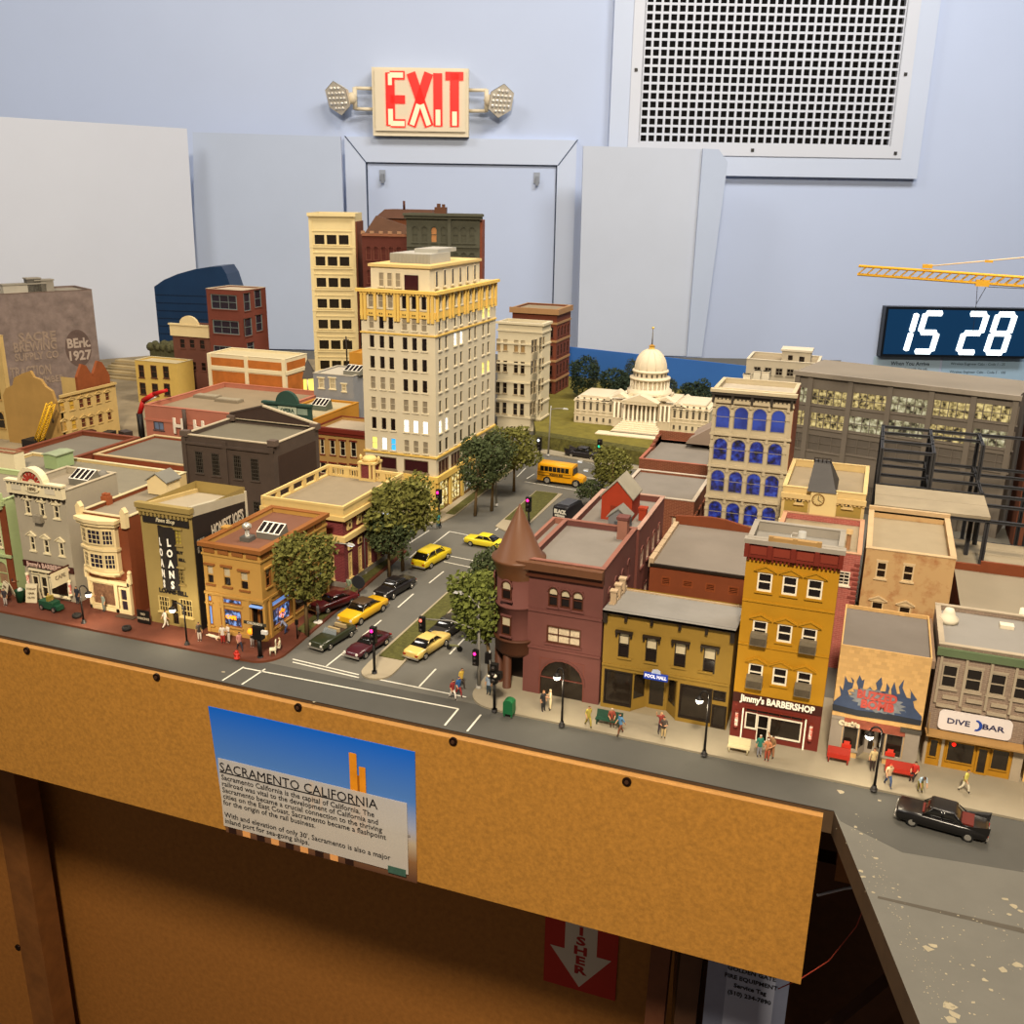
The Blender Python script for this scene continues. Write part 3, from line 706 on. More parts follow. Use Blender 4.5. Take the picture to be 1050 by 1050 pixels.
# painted horizon strip behind the capitol: hill and blue sky board standing on the table
a0 = PY(580, 355, 214); e0 = math.radians(-10)
v = thing('blue_backdrop_strip', 'low bright blue backdrop strip behind the white capitol and its trees', 'backdrop', (a0.x, 214, 0), e0)
mb = MB(); mb.prism([(-14, a0.z + .3), (0, a0.z), (46, a0.z - .3), (46, 0), (-14, 0)], 0, .4, mat('#2f62ad', .8, .06, 8), lambda u, n, v_: (u, -n, v_)); mb.build('board', v)
# ---------------------------------------------------------------- buildings, right of the avenue
def entry(b, side, u0, u1, v1, dep, slant, fm, gl, panel=None):
    """recessed shop entrance: splayed glazed sides, ceiling and a glazed door at the back"""
    T = b.T(side); b.holes[side].append((u0, 0, u1, v1))
    a0, a1 = u0 + slant, u1 - slant
    mb = MB(); pm = panel or fm
    mb.face([T(u0, 0, v1), T(u1, 0, v1), T(a1, -dep, v1), T(a0, -dep, v1)], mat('#4a4038', .8, 0))
    mb.face([T(u0, 0, .2), T(a0, -dep, .2), T(a1, -dep, .2), T(u1, 0, .2)], mat('#8d8168', .8, .1))
    mb.face([T(u0, -.1, .2), T(a0, -dep, .2), T(a0, -dep, v1), T(u0, -.1, v1)], fm)
    mb.face([T(a1, -dep, .2), T(u1, -.1, .2), T(u1, -.1, v1), T(a1, -dep, v1)], fm)
    k = .14
    def lerp(p, q, t): return p + (q - p) * t
    for (ua, ub, na, nb) in ((u0, a0, -.1, -dep), (a1, u1, -dep, -.1)):
        e = .03
        mb.face([T(lerp(ua, ub, k), lerp(na, nb, k) + e, v1 * .34), T(lerp(ua, ub, 1 - k), lerp(na, nb, 1 - k) + e, v1 * .34), T(lerp(ua, ub, 1 - k), lerp(na, nb, 1 - k) + e, v1 * .92), T(lerp(ua, ub, k), lerp(na, nb, k) + e, v1 * .92)], gl)
    mb.face([T(a0, -dep, .2), T(a1, -dep, .2), T(a1, -dep, v1), T(a0, -dep, v1)], fm)
    mb.build('entrance', b.root)
    mb = MB(); m_ = (a0 + a1) / 2; dw = min(.75, (a1 - a0) / 2 - .08)
    b.sbox(mb, side, m_ - dw, .2, m_ + dw, v1 * .82, -dep, -dep + .06, fm)
    b.sbox(mb, side, m_ - dw + .14, .6, m_ + dw - .14, v1 * .76, -dep, -dep + .09, gl)
    dr = mb.build('door', b.root)
    mb = MB(); b.sbox(mb, side, m_ + dw - .13, v1 * .34, m_ + dw - .05, v1 * .42, -dep, -dep + .16, mat('#b89a5a', .3, 0, metal=.8)); mb.build('handle', dr)

SHOP = mat('#231c16', .12, .3, 200, spec=.6)
ROOFG = mat('#78726a', .9, .1, 25); ROOFD = mat('#625c54', .9, .1, 25); ROOFT = mat('#8f8168', .9, .1, 25)
BRICK = mat('#77402a', .8, .08, 80, brick=('#9a6a50', .55, .16)); BRICKO = mat('#763c20', .8, .1, 60)
TINC = mat('#b09a7c', .8, .08, 40)

# corner building with the conical turret
MV = mat('#663d37', .8, .08, 50); BRN = mat('#4c2b1a', .6, .08, 40); BRNF = mat('#4a2413', .6, 0)
b = Bld('turret_building', 'mauve three-storey corner building with a brown conical turret', -25.4, 73.2, 6.9, 11.3, 12.6, wall=MV, roof=ROOFG, parapet=.5)
for tl, br in (((562.6, 601), (572, 622.9)), ((574.9, 604), (584.6, 624.6)), ((587.4, 605.7), (597.7, 627.4))): b.pxwin('front', tl, br, style='arch', fr=BRNF, gl=GLASS, wall=MV, blind=.4, hood='archhood', hm=MV, sill=True)
b.pxwin('front', (560.7, 640.5), (595.3, 664.6), style='grid:3,2', fr=BRNF, gl=mat('#bfae93', .5, .25, 500), hm=MV, ft=.13)
b.pxwin('front', (553.2, 673.4), (597.8, 721.5), style='arch', fr=mat('#6a3a30', .6, 0), gl=SHOP, wall=MV, sill=True, hood='archhood', hm=MV)
for px, py in ((560, 627), (560, 665)):
    u, v = b.q('front', px, py); b.band('string_course', 'front', -.4, v - .1, 6.9, v + .12, .12, MV)
b.part('cornice', lambda mb: (b.sbox(mb, 'front', -.6, 11.9, 6.9, 12.55, -.1, .7, mat('#62402a', .6, .1)), b.sbox(mb, 'front', -.4, 11.2, 6.9, 11.95, -.1, .3, BRNF)))
for i, (y0, z0) in enumerate(((1.5, 9.2), (3.6, 9.4), (6.0, 9.2), (8.2, 9.4))): b.win('right', y0, z0 - .6, .75, 1.7, style='arch', fr=MV, gl=mat('#5f3a36', .5, 0), wall=MV, hood='archhood', hm=MV)
for sx in (1,): b.part('chimney', lambda mb: (mb.box((5.6, 9.0, 11.8), (6.5, 9.9, 14.1), mat('#8d6050', .8, .1)), mb.box((5.5, 8.9, 14.0), (6.6, 10.0, 14.25), MV)))
b.finish(coping=mat('#85584a', .8, .08))
b.part('side_wing', lambda mb: (mb.box((-1.2, 2.6, 0), (-.01, 11.29, 12.1), MV), mb.box((-1.1, 2.7, 12.1), (-.02, 11.0, 12.15), ROOFG), mb.box((-1.2, 11.0, 12.11), (-.02, 11.28, 12.7), mat('#8c5e4e', .8, .08)), mb.box((-1.2, 2.7, 12.11), (-.9, 11.0, 12.7), mat('#8c5e4e', .8, .08))))
tcx, tcy, tr = -1.0, 1.25, 1.85
mb = MB(); mb.lathe([(tr, 4.9), (tr, 8.0), (tr + .14, 8.05), (tr + .14, 8.2), (tr, 8.25), (tr, 11.3)], (tcx, tcy, 0), MV, 32); mb.build('turret', b.root)
mb = MB(); mb.lathe([(0, 3.4), (tr - .25, 3.4), (tr + .1, 3.8), (tr + .15, 4.9), (tr + .25, 4.95), (tr + .25, 5.1), (tr, 5.12)], (tcx, tcy, 0), BRN, 32); mb.build('turret_base_band', b.root)
mb = MB(); mb.lathe([(tr + .02, 10.6), (tr + .08, 11.2), (tr + .42, 12.0), (tr + .5, 12.15), (tr + .5, 12.3), (tr + .2, 12.35), (.05, 16.9), (0, 16.95)], (tcx, tcy, 0), mat('#5e3c24', .45, .06, 20), 40); mb.build('conical_roof', b.root, label='brown cone roof')
for (x, y) in ((-1.5, 0.0), (-2.6, .9)):
    mb = MB(); mb.cyl((x, y + .1, 0), .38, .15, 3.5, BRN, 14); mb.build('column', b.root)
mb = MB(); mb.box((-2.2, 2.3, .1), (0, 2.62, 3.6), mat('#1c100a', .5, 0)); mb.build('entrance', b.root)
for ang, hs in ((-100, ((8.9, 1.75, 'arch', .45), (5.6, 1.75, 'sash', .5))), (-178, ((8.9, 1.75, 'arch', .45), (5.6, 1.75, 'sash', .5)))):
    a = math.radians(ang)
    for (z0, h, st, bl) in hs:
        me = window_mesh(.95, h, BRNF, GLASS, st, 'archhood' if st == 'arch' else 'lintel', True, MV, MV, bl, .1)
        ca, sa = math.cos(a), math.sin(a); tx, ty = -sa, ca
        put('window', me, b.root, (tcx + ca * (tr + .16) - tx * .475, tcy + sa * (tr + .16) - ty * .475, z0), a + PI / 2)

# low brick block behind it with two sheds on its roof
b = Bld('brick_rooming_house', 'mauve-brick flat-roofed building behind the turret building carrying a red and a grey shed', -24.9, 84.7, 6.6, 11.2, 12.4, wall=mat('#693c34', .8, .1, 60), roof=ROOFG, parapet=.6)
for i in range(4): b.win('right', 1.2 + i * 2.5, 8.2, .9, 2.0, style='arch' if i % 2 else 'sash', fr=mat('#a58b7a', .7, 0), gl=GLASS, wall=b.wall, hood='archhood', hm=b.wall)
for i in range(4): b.win('right', 1.2 + i * 2.5, 3.6, .9, 2.0, style='sash', fr=mat('#a58b7a', .7, 0), gl=GLASS, hood='lintel', hm=b.wall)
b.finish(coping=mat('#a58474', .8, .1))
def shed(name, label, px, py, z, w, d, h, rh, wm, rm, x=None, y=None, axis='y', rz=0):
    p = P0(px, py, z); t = thing(name, label, 'shed', (p.x, p.y, z), rz); mb = MB()
    if axis == 'y': poly = [(0, 0), (w, 0), (w, h), (w / 2, h + rh), (0, h)]; mb.prism(poly, 0, d, wm, lambda u, n, v: (u, n, v))
    else: poly = [(0, 0), (d, 0), (d, h), (d / 2, h + rh), (0, h)]; mb.prism(poly, 0, w, wm, lambda u, n, v: (n, u, v))
    mb.build('walls', t); mb = MB(); k = .14; o = .16
    W_, = (w,) if axis == 'y' else (d,)
    for s_ in (0, 1):
        f = (lambda u: u) if s_ == 0 else (lambda u: W_ - u)
        q = [(f(-o), h - o * rh / (W_ / 2) + .02), (f(W_ / 2), h + rh + .02), (f(W_ / 2), h + rh + k), (f(-o), h - o * rh / (W_ / 2) + k)]
        if axis == 'y': mb.prism(q, -o, d + o, rm, lambda u, n, v: (u, n, v))
        else: mb.prism(q, -o, w + o, rm, lambda u, n, v: (n, u, v))
    mb.build('roof', t); return t
REDW = mat('#98341a', .8, .1, 50)
t = shed('rooftop_shed', 'red gabled shed standing on the mauve brick roof', 616, 532, 11.8, 3.0, 3.4, 2.4, 1.6, REDW, mat('#8e8878', .9, .1, 40))
mb = MB(); mb.box((.9, -.05, 0), (1.9, .02, 1.5), mat('#7a2a12', .7, 0)); mb.build('door', t)
t = shed('rooftop_shed', 'small grey shed in front of the red shed on the mauve brick roof', 623, 545, 11.8, 1.9, 1.6, 1.5, .8, mat('#6f7072', .8, .1, 50), mat('#77756c', .9, .1, 40))
mb = MB(); mb.box((.6, -.05, 0), (1.25, .02, 1.1), mat('#4a4c50', .7, 0)); mb.build('door', t)
p = P0(659, 533, 11.8); t = thing('roof_vent', 'small red brick vent stack near the rear of the mauve brick roof', 'vent', (p.x, p.y, 11.8)); mb = MB(); mb.box((-.35, -.35, 0), (.35, .35, 1.1), REDW); mb.box((-.42, -.42, 1.1), (.42, .42, 1.3), REDW); mb.build('stack', t)
t = thing('roof_cowls', 'three cream chimney pots on the side parapet between pool hall and turret building', 'chimney pot', (P0(625, 617, 9.3).x, P0(625, 617, 9.3).y, 9.0)); mb = MB()
for k in range(3): mb.box((.05, k * 1.5, 0), (.55, k * 1.5 + .45, 1.2), TINC); mb.box((-.02, k * 1.5 - .07, 1.2), (.62, k * 1.5 + .52, 1.35), TINC)
mb.box((.0, -.3, -.1), (.5, 4.2, .25), TINC); mb.build('pots', t)

# pool hall
OCH = mat('#856927', .75, .07, 40); BLK = mat('#231a12', .5, .05)
b = Bld('pool_hall', 'two-storey ochre shop with black window hoods and a blue pool hall sign', -18.3, 73.1, 10.65, 5.5, 9.1, wall=OCH, roof=None, parapet=0)
ZP = (600, 580, 5.25)
zp = lambda x, y: (ZP[0] + x / ZP[2], ZP[1] + y / ZP[2])
for a_, c_ in (((183, 358), (233, 500)), ((330, 385), (382, 527)), ((485, 412), (537, 557)), ((642, 438), (695, 585))): b.pxwin('front', zp(*a_), zp(*c_), style='sash', fr=BLK, gl=GLASS, hood='bracket', hm=BLK, blind=.45, sill=False, ft=.08)
for a_, c_ in (((105, 553), (245, 765)), ((512, 633), (672, 848))):
    b.pxwin('front', zp(*a_), zp(*c_), name='shop_window', style='plain', fr=BLK, gl=SHOP, sill=False, ft=.13)
b.pxwin('front', zp(690, 668), zp(755, 735), name='transom', style='plain', fr=BLK, gl=SHOP, sill=False)
u0, v1 = b.q('front', *zp(683, 745)); u1, v0 = b.q('front', *zp(750, 912))
b.win('front', u0, .2, u1 - u0, v1 - .2, name='door', style='plain', fr=BLK, gl=SHOP, sill=False, ft=.16)
u0, v1 = b.q('front', *zp(255, 575)); u1, _ = b.q('front', *zp(497, 625))
entry(b, 'front', u0, u1, v1 - .05, 1.3, 1.0, OCH, SHOP)
for u_, v_, w_ in ((.9, 7.75, 0), ):
    pass
b.part('cornice', lambda mb: [b.sbox(mb, 'front', -.1, 9.0, 10.75, 9.25, -.1, .35, BLK)] + [b.sbox(mb, 'front', x, 8.1 if k in (0, 5) else 8.45, x + (.35 if k in (0, 5) else .22), 9.05, 0, .28, BLK) for k, x in enumerate((-.05, 1.75, 3.9, 6.2, 8.35, 10.35))])
b.band('string_course', 'front', 0, 4.15, 10.65, 4.35, .12, OCH)
for sz in ((1.4, 5.1), (3.65, 5.1), (5.9, 5.1), (8.1, 5.1)): b.band('window_ledge', 'front', sz[0] - .1, 5.0, sz[0] + 1.1, 5.15, .15, OCH)
b.finish()
mb = MB(); mb.hexa([(-.1, -.35, 9.05), (10.75, -.35, 9.05), (10.75, 5.5, 8.6), (-.1, 5.5, 8.6), (-.1, -.35, 9.28), (10.75, -.35, 9.28), (10.75, 5.5, 8.85), (-.1, 5.5, 8.85)], mat('#7f7c76', .85, .1, 25)); mb.build('roof', b.root)
mb = MB(); mb.box((-.1, 5.4, 8.5), (10.75, 5.65, 9.0), TINC); mb.build('rear_edge', b.root)
u, v = b.q('front', 673.5, 691.5)
mb = MB(); b.sbox(mb, 'front', u - 1.0, v - .33, u + 1.0, v + .25, .3, .45, mat('#1e3fa8', .4, .05)); b.part
sg = mb.build('sign', b.root, label='blue sign board reading POOL HALL')
T = b.T('front'); LW = mat('#e8e8f4', .5, 0, emit='#e8e8ff', es=.25)
text(sg, 'POOL HALL', .42, LW, T(u, .48, v - .03), (PI / 2, 0, 0), bold=.015, ext=.01, wide=.82)
mb = MB(); mb.prism([(u - .4, v + .25), (u + .4, v + .25), (u + .35, v + .5), (u + .1, v + .62), (u - .3, v + .55)], .32, .42, mat('#a9b4cc', .5, .2, 300), T); mb.build('sign_crest', sg)

# brick block behind the pool hall
b = Bld('louvred_brick_building', 'plain red brick building with louvred wall vents behind the pool hall', -17.8, 88.1, 9.0, 13, 8, wall=BRICKO, roof=mat('#787066', .9, .08, 20), parapet=.0)
for a_, c_ in (((193, 803), (235, 855)), ((300, 822), (350, 868)), ((418, 838), (465, 888)), ((535, 853), (585, 905))):
    b.pxwin('front', (640 + a_[0] / 5, 430 + a_[1] / 5), (640 + c_[0] / 5, 430 + c_[1] / 5), name='louvre', style='grid:1,5', fr=mat('#84421f', .8, 0), gl=mat('#4c2412', .9, 0), sill=False)
b.finish()
b.part('rear_parapet', lambda mb: mb.prism([(-.1, 7.9), (9.1, 7.9), (9.1, 8.3), (5.2, 9.1), (3.6, 9.2), (-.1, 8.9)], 12.7, 13.1, BRICKO, lambda u, n, v: (u, n, v)))
b.part('side_coping', lambda mb: [mb.box((-.15, k * 2.1, 7.6), (.35, k * 2.1 + 1.9, 8.5 - .02 * k), TINC) for k in range(6)])
b.part('gutter', lambda mb: mb.box((0, -.15, 7.75), (9.0, .1, 8.02), BLK))

b = Bld('brick_store_block', 'low brick building with a wide grey felt roof in front of the stepped-roof brick building', -25.9, 106.3, 9.0, 11, 9, wall=BRICK, roof=ROOFG, parapet=.25)
b.win('front', 6.6, 5.4, 1.1, 1.6, style='sash', fr=mat('#a58b7a', .7, 0), gl=mat('#cfc0a0', .6, 0), hood='flat', hm=BRICK)
for k in range(4): b.win('right', .8 + k * 2.6, 4.5, 1.2, 2.6, style='sash', fr=BRNF, gl=GLASS, hood='flat', hm=BRICK)
b.finish(coping=mat('#b5a998', .8, .08))
b = Bld('stepped_brick_building', 'red brick building with stepped end parapets just right of the capitol lawn', -27.0, 122.3, 9.5, 12, 9, wall=BRICK, roof=ROOFG, parapet=.4)
for k in range(3): b.win('front', 2.0 + k * 2.7, 5.6, 1.2, 1.6, style='sash', fr=BRNF, gl=GLASS, hood='flat', hm=BRICK)
b.finish(coping=mat('#9a5c48', .8, .08))
b.part('stepped_parapet', lambda mb: [mb.box((-.05, 6.5 + 1.6 * k, 8.6), (.4, 12, 9.3 + .25 * k), BRICK) for k in range(3)] + [mb.box((0, 11.7, 8.5), (9.5, 12.05, 10.2), BRICK)])
b.part('roof_gable', lambda mb: mb.prism([(9.5, 9.3), (9.5, 12.9), (8.8, 12.6), (4.6, 9.9), (4.2, 9.3)], 9.5, 16.5, mat('#8a7a6c', .9, .1, 30), lambda u, n, v: (u, n, v)))

# blue-lit arcade front
BG = mat('#b8ab8e', .7, .06, 40); BGD = mat('#3b352e', .6, .05)
b = Bld('blue_lit_building', 'tall beige building with sixteen arched windows glowing blue inside', -15.5, 105, 8.35, 6.5, 22.3, wall=BG, roof=mat('#a59c8c', .9, .1), parapet=.5)
zb = lambda x, y: (700 + x / 5.25, 360 + y / 5.25)
u0, v0 = b.q('front', *zb(183, 290)); u1, v1 = b.q('front', *zb(548, 440)); u2, v2 = b.q('front', *zb(132, 800))
ww = 1.52; pu = (u1 - ww - u0) / 3; hh = v0 - b.q('front', *zb(183, 412))[1]; pv = (v0 - v2) / 3
BLUES = [noisy_light('#3a5cd0', '#16268a', '#05071c', .62, 170, .36, .68), noisy_light('#3450b4', '#2a429c', '#20348a', .7, 60)]
for j in range(5):
    for i in range(4):
        if j == 4: continue
        b.win('front', u0 + i * pu, v0 - hh - j * pv, ww, hh, style='arch', fr=mat('#8d8574', .6, 0), gl=BLUES[1] if j == 0 else BLUES[0], wall=BG, hood='archhood', hm=BG, sill=False, ft=.07)
for j in range(5):
    v = v0 + .35 - j * pv
    b.part('ledge', lambda mb: [b.sbox(mb, 'front', -.1, v, 8.45, v + .16, -.02, .3, BG), b.sbox(mb, 'front', -.05, v + .16, 8.4, v + .3, -.02, .18, BG)] + [b.sbox(mb, 'front', u0 + (i - .5) * pu + ww / 2 - .14, v - .5, u0 + (i - .5) * pu + ww / 2 + .14, v, 0, .26, BG) for i in range(5)])
for i in range(5):
    u = u0 + (i - .5) * pu + ww / 2
    b.part('pilaster', lambda mb: [b.sbox(mb, 'front', u - .15, v0 - hh - 3 * pv - .3, u + .15, v0 - .3, -.02, .14, BG)] + [b.sbox(mb, 'front', u - .22, v0 - R_ * pv - ww / 2 - .3, u + .22, v0 - R_ * pv - ww / 2, 0, .22, BG) for R_ in range(4)])
b.part('cornice', lambda mb: [b.sbox(mb, 'front', -.2, 21.7, 8.55, 22.0, -.1, .5, BGD), b.sbox(mb, 'front', -.2, 21.35, 8.5, 21.7, -.1, .12, BGD), b.sbox(mb, 'front', -.3, 22.0, 8.65, 22.32, -.1, .65, BG)] + [b.sbox(mb, 'front', k * 2.03 - .1, 20.8, k * 2.03 + .15, 21.69, 0, .4, BGD) for k in range(5)] + [b.sbox(mb, 'front', k * .42, 21.2, k * .42 + .15, 21.35, 0, .2, BGD) for k in range(20)])
b.finish(coping=BG)
mb = MB(); mb.box((8.35, 0, 0), (8.42, 6.5, 22.1), BRICKO); mb.build('brick_side', b.root)
for k, (px, py) in enumerate(((764, 392), (774.5, 391), (783.5, 392))):
    p = P0(px, py + 3, 21.8); t = thing('roof_unit', ('white box unit at the front of the blue-lit building roof, lowest of three', 'white box unit in the middle on the blue-lit building roof', 'white box unit nearest the brick side on the blue-lit building roof')[k], 'roof unit', (p.x, p.y + 1, 21.8), group='white roof units')
    mb = MB(); hh_ = (1.1, 1.4, 1.4)[k]; mb.box((-.38, -.3, 0), (.38, .5, hh_), mat('#cfc8b4', .7, .05)); mb.box((-.42, -.34, hh_ - .15), (.42, .54, hh_), mat('#b8b09c', .7, .05)); mb.build('housing', t)

# civic building with the clock tower
CRM = mat('#c9b07a', .75, .06, 40); OLV = mat('#9c8440', .8, .08, 50)
b = Bld('clock_tower_building', 'cream town building with a clock face under a steep black mansard roof', -7.0, 99.5, 8.0, 11.5, 13.9, wall=CRM, roof=ROOFT, parapet=.7)
zk = lambda x, y: (800 + x / 6.567, 460 + y / 6.567)
for a_, c_ in (((105, 320), (152, 370)), ((425, 360), (485, 402))):
    (u0, v1), (u1, v0) = b.q('front', *zk(*a_)), b.q('front', *zk(*c_)); put('window', window_mesh(u1 - u0, v1 - v0, CRM, GLASS, 'plain', None, True, CRM, ft=.1, depth=.1), b.root, b.T('front')(u0, .12, v0))
b.parts('wall_panel', [('front', .3, 10.8, 2.6, 12.6, -.01, .02), ('front', 5.35, 10.6, 7.7, 12.6, -.01, .02)], OLV, 'olive wall panel')
b.band('cornice', 'front', -.1, 12.8, 8.1, 13.3, .3, CRM, dent=.4)
b.band('ledge', 'front', -.1, 10.1, 8.1, 10.5, .35, mat('#d8c69a', .7, .05))
b.part('brick_band', lambda mb: b.sbox(mb, 'front', 0, 8.5, 8, 10.1, -.01, .04, mat('#9a5038', .8, .08)), label='red brick band')
b.part('clock_bay', lambda mb: mb.prism([(2.8, 8), (5.3, 8), (5.3, 13.85), (2.8, 13.85)], .6, -.1, mat('#d3bd86', .7, .05), lambda u, n, v: (u, -n, v)))
u, v = 3.55, 13.05; T = b.T('front')
cl = MB(); cl.prism([(u + .62 * math.cos(k * PI / 12), v + .62 * math.sin(k * PI / 12)) for k in range(24)], .6, .7, mat('#7a5a2c', .6, .1), T); cl.prism([(u + .5 * math.cos(k * PI / 12), v + .5 * math.sin(k * PI / 12)) for k in range(24)], .7, .74, mat('#c8b27c', .6, .05), T)
clk = cl.build('clock_face', b.root)
cl = MB(); cl.prism([(u - .04, v), (u + .04, v), (u + .03, v + .4), (u - .03, v + .4)], .74, .77, BLK, T); cl.prism([(u, v - .04), (u + .3, v - .2), (u + .3, v - .14), (u, v + .04)], .74, .77, BLK, T)
for k in range(12): cl.prism([(u + .42 * math.cos(k * PI / 6) + .03 * a_, v + .42 * math.sin(k * PI / 6) + .03 * c_) for a_, c_ in ((-1, -1), (1, -1), (1, 1), (-1, 1))], .74, .76, BLK, T)
cl.build('clock_hands', clk)
mb = MB(); c0, c1 = (2.7, -.7, 13.0), (5.4, -.7, 13.0)
mb.hexa([(2.4, -.75, 13.86), (5.2, -.75, 13.86), (5.2, 5, 13.86), (2.4, 5, 13.86), (2.6, 3.2, 15.9), (4.2, 3.2, 15.9), (4.2, 4.5, 15.9), (2.6, 4.5, 15.9)], mat('#3a3734', .6, .12, 50)); mb.build('mansard_roof', b.root, label='steep black mansard roof')
mb = MB()
for k in range(5): mb.tube([(2.6 + k * .4, 3.3, 15.9), (2.6 + k * .4, 3.3, 16.4)], .05, BLK, 5)
for z_ in (16.05, 16.35): mb.tube([(2.6, 3.3, z_), (4.2, 3.3, z_)], .04, BLK, 5)
mb.build('roof_railing', b.root)
b.finish(coping=CRM)
for px in (805, 888):
    pass
b = Bld('pink_brick_shop', 'pink brick building with toothed corner bricks wedged behind the yellow barbershop', -6.6, 88.5, 7.7, 10.6, 11.4, wall=mat('#a65a50', .8, .08, 60, brick=('#b5766a', .55, .18)), roof=ROOFT, parapet=.6)
b.pxwin('front', zk(395, 822), zk(462, 925), style='grid:2,4', fr=mat('#e0d6c0', .6, 0), gl=GLASS)
b.part('toothed_corner', lambda mb: [b.sbox(mb, 'front', 7.0 if k % 2 else 7.25, 4 + k * .45, 7.75, 4.22 + k * .45, -.01, .08, mat('#7c3c34', .8, .08)) for k in range(15)])
b.finish(coping=mat('#b58a6a', .8, .08))
p = P0(869, 563, 10.8); t = thing('roof_pipe', 'rusty stub chimney standing on the pink brick roof', 'chimney', (p.x, p.y, 10.8)); mb = MB(); mb.cyl((0, 0, 0), .2, 0, 1.6, mat('#7a5430', .7, .1), 10); mb.cyl((0, 0, 0), .3, 1.5, 1.9, mat('#a88a5c', .7, .1), 10); mb.build('flue', t)

# barbershop
YEL = mat('#ab7c14', .7, .07, 40); DRED = mat('#6a2417', .6, .1, 50); WHF = mat('#e6dcc6', .6, 0); GRYT = mat('#8f887c', .8, .08, 40)
b = Bld('yellow_barbershop', 'tall yellow three-storey barbershop building with a dark red cornice', -7.25, 72.5, 6.85, 4.5, 17.2, wall=YEL, roof=mat('#807c74', .85, .12, 40), parapet=.7)
b.inner = GRYT; us = (.98, 2.85, 4.68)
for j, v in enumerate((13.0, 9.05, 5.35)):
    for i, u in enumerate(us):
        w_ = b.win('front', u, v, 1.1, 1.55 if j == 0 else 1.5, style='sash', fr=WHF, gl=GLASS, hood='ped', hm=YEL, ft=.12)
        if j and i != 1:
            mb = MB(); mb.box((-.08, -.55, -.45), (1.18, .05, .55), mat('#6e6452', .6, .15, 200)); mb.box((-.02, -.58, -.35), (1.12, -.54, .2), mat('#4f4638', .6, .3, 300)); mb.build('air_conditioner', b.root, b.T('front')(u, 0, v))
for v in (12.05, 8.35): b.band('string_course', 'front', 0, v, 6.85, v + .12, .09, YEL)
b.part('cornice', lambda mb: [b.sbox(mb, 'front', -.15, 15.75, 7.0, 16.9, -.05, .3, DRED), b.sbox(mb, 'front', -.25, 16.9, 7.1, 17.25, -.3, .5, GRYT), b.sbox(mb, 'front', 1.6, 17.1, 5.3, 17.55, -.1, .4, mat('#9a7a4a', .7, .1))]
       + [b.sbox(mb, 'front', x - .17, 15.8, x + .17, 16.9, .2, .5, DRED) for x in (0, 1.72, 3.42, 5.12, 6.85)] + [b.sbox(mb, 'front', x - .17, 17.2, x + .17, 17.65, .2, .45, mat('#9a7a4a', .7, .1)) for x in (1.7, 3.45, 5.2)]
       + [b.sbox(mb, 'front', .1 + k * .3, 15.5, .25 + k * .3, 15.76, 0, .25, DRED) for k in range(23)], label='dark red panelled cornice')
b.part('cornice_panel', lambda mb: [mb.prism([(x, 16.05), (x + .6, 16.05 + .0), (x + 1.2, 16.05), (x + 1.2, 16.7), (x, 16.7)], .3, .36, mat('#7a3020', .6, .1), b.T('front')) for x in (.28, 1.98, 3.7, 5.4)])
mb = MB(); b.sbox(mb, 'front', 0, 3.38, 6.85, 4.15, 0, .14, mat('#3c1c14', .6, .05)); sg = mb.build('sign', b.root, label='dark sign board with white lettering')
SGN = mat('#eee6d4', .5, 0, emit='#fff0d8', es=.12)
text(sg, "Jimmy's BARBERSHOP", .78, SGN, b.T('front')(3.45, .17, 3.77), (PI / 2, 0, 0), bold=.03, ext=.01, wide=.78)
b.part('shopfront', lambda mb: [b.sbox(mb, 'front', 0, 0, 6.85, 3.38, -.01, .05, mat('#68261d', .7, .08)), b.sbox(mb, 'front', 1.0, 2.95, 5.9, 3.1, .02, .25, DRED)], label='dark red shopfront')
for (u0, v0, u1, v1) in ((1.1, 1.15, 2.05, 2.65), (3.0, .75, 5.5, 2.55)):
    put('shop_window', window_mesh(u1 - u0, v1 - v0, WHF, SHOP, 'plain', None, False, ft=.11, depth=.1), b.root, b.T('front')(u0, .16, v0))
put('door', window_mesh(.9, 2.35, WHF, mat('#120c0a', .2, 0), 'sash', None, False, ft=.08, depth=.1), b.root, b.T('front')(2.07, .16, .2))
put('transom', window_mesh(4.4, .4, DRED, SHOP, 'grid:5,1', None, False, ft=.06, depth=.1), b.root, b.T('front')(1.1, .16, 2.62))
for u in (.35, 6.1):
    mb = MB(); mb.cyl(b.T('front')(u + .1, .25, 0), .13, 1.3, 2.5, mat('#d8cdb8', .5, 0, second='#b03a2a', scale=260), 10); mb.cyl(b.T('front')(u + .1, .25, 0), .17, 2.5, 2.65, DRED, 10); mb.cyl(b.T('front')(u + .1, .25, 0), .17, 1.15, 1.3, DRED, 10); mb.build('barber_pole', b.root)
for u in (.9, 5.75):
    mb = MB(); mb.cyl(b.T('front')(u, .2, 0), .06, .2, 2.9, WHF, 8); mb.build('column', b.root)
b.finish(coping=GRYT)
p = P0(822, 541, 16.6); t = thing('roof_fan', 'small ducted fan unit on the yellow barbershop roof', 'roof unit', (p.x, 75.5, 16.5)); mb = MB(); mb.box((-.6, -.3, 0), (.5, .4, .25), mat('#a8a49a', .5, .05)); mb.cyl((.25, 0, 0), .3, .25, .7, mat('#9a9890', .5, .05), 10); mb.box((-.5, -.15, .25), (-.1, .2, .5), GRYT); mb.build('unit', t)

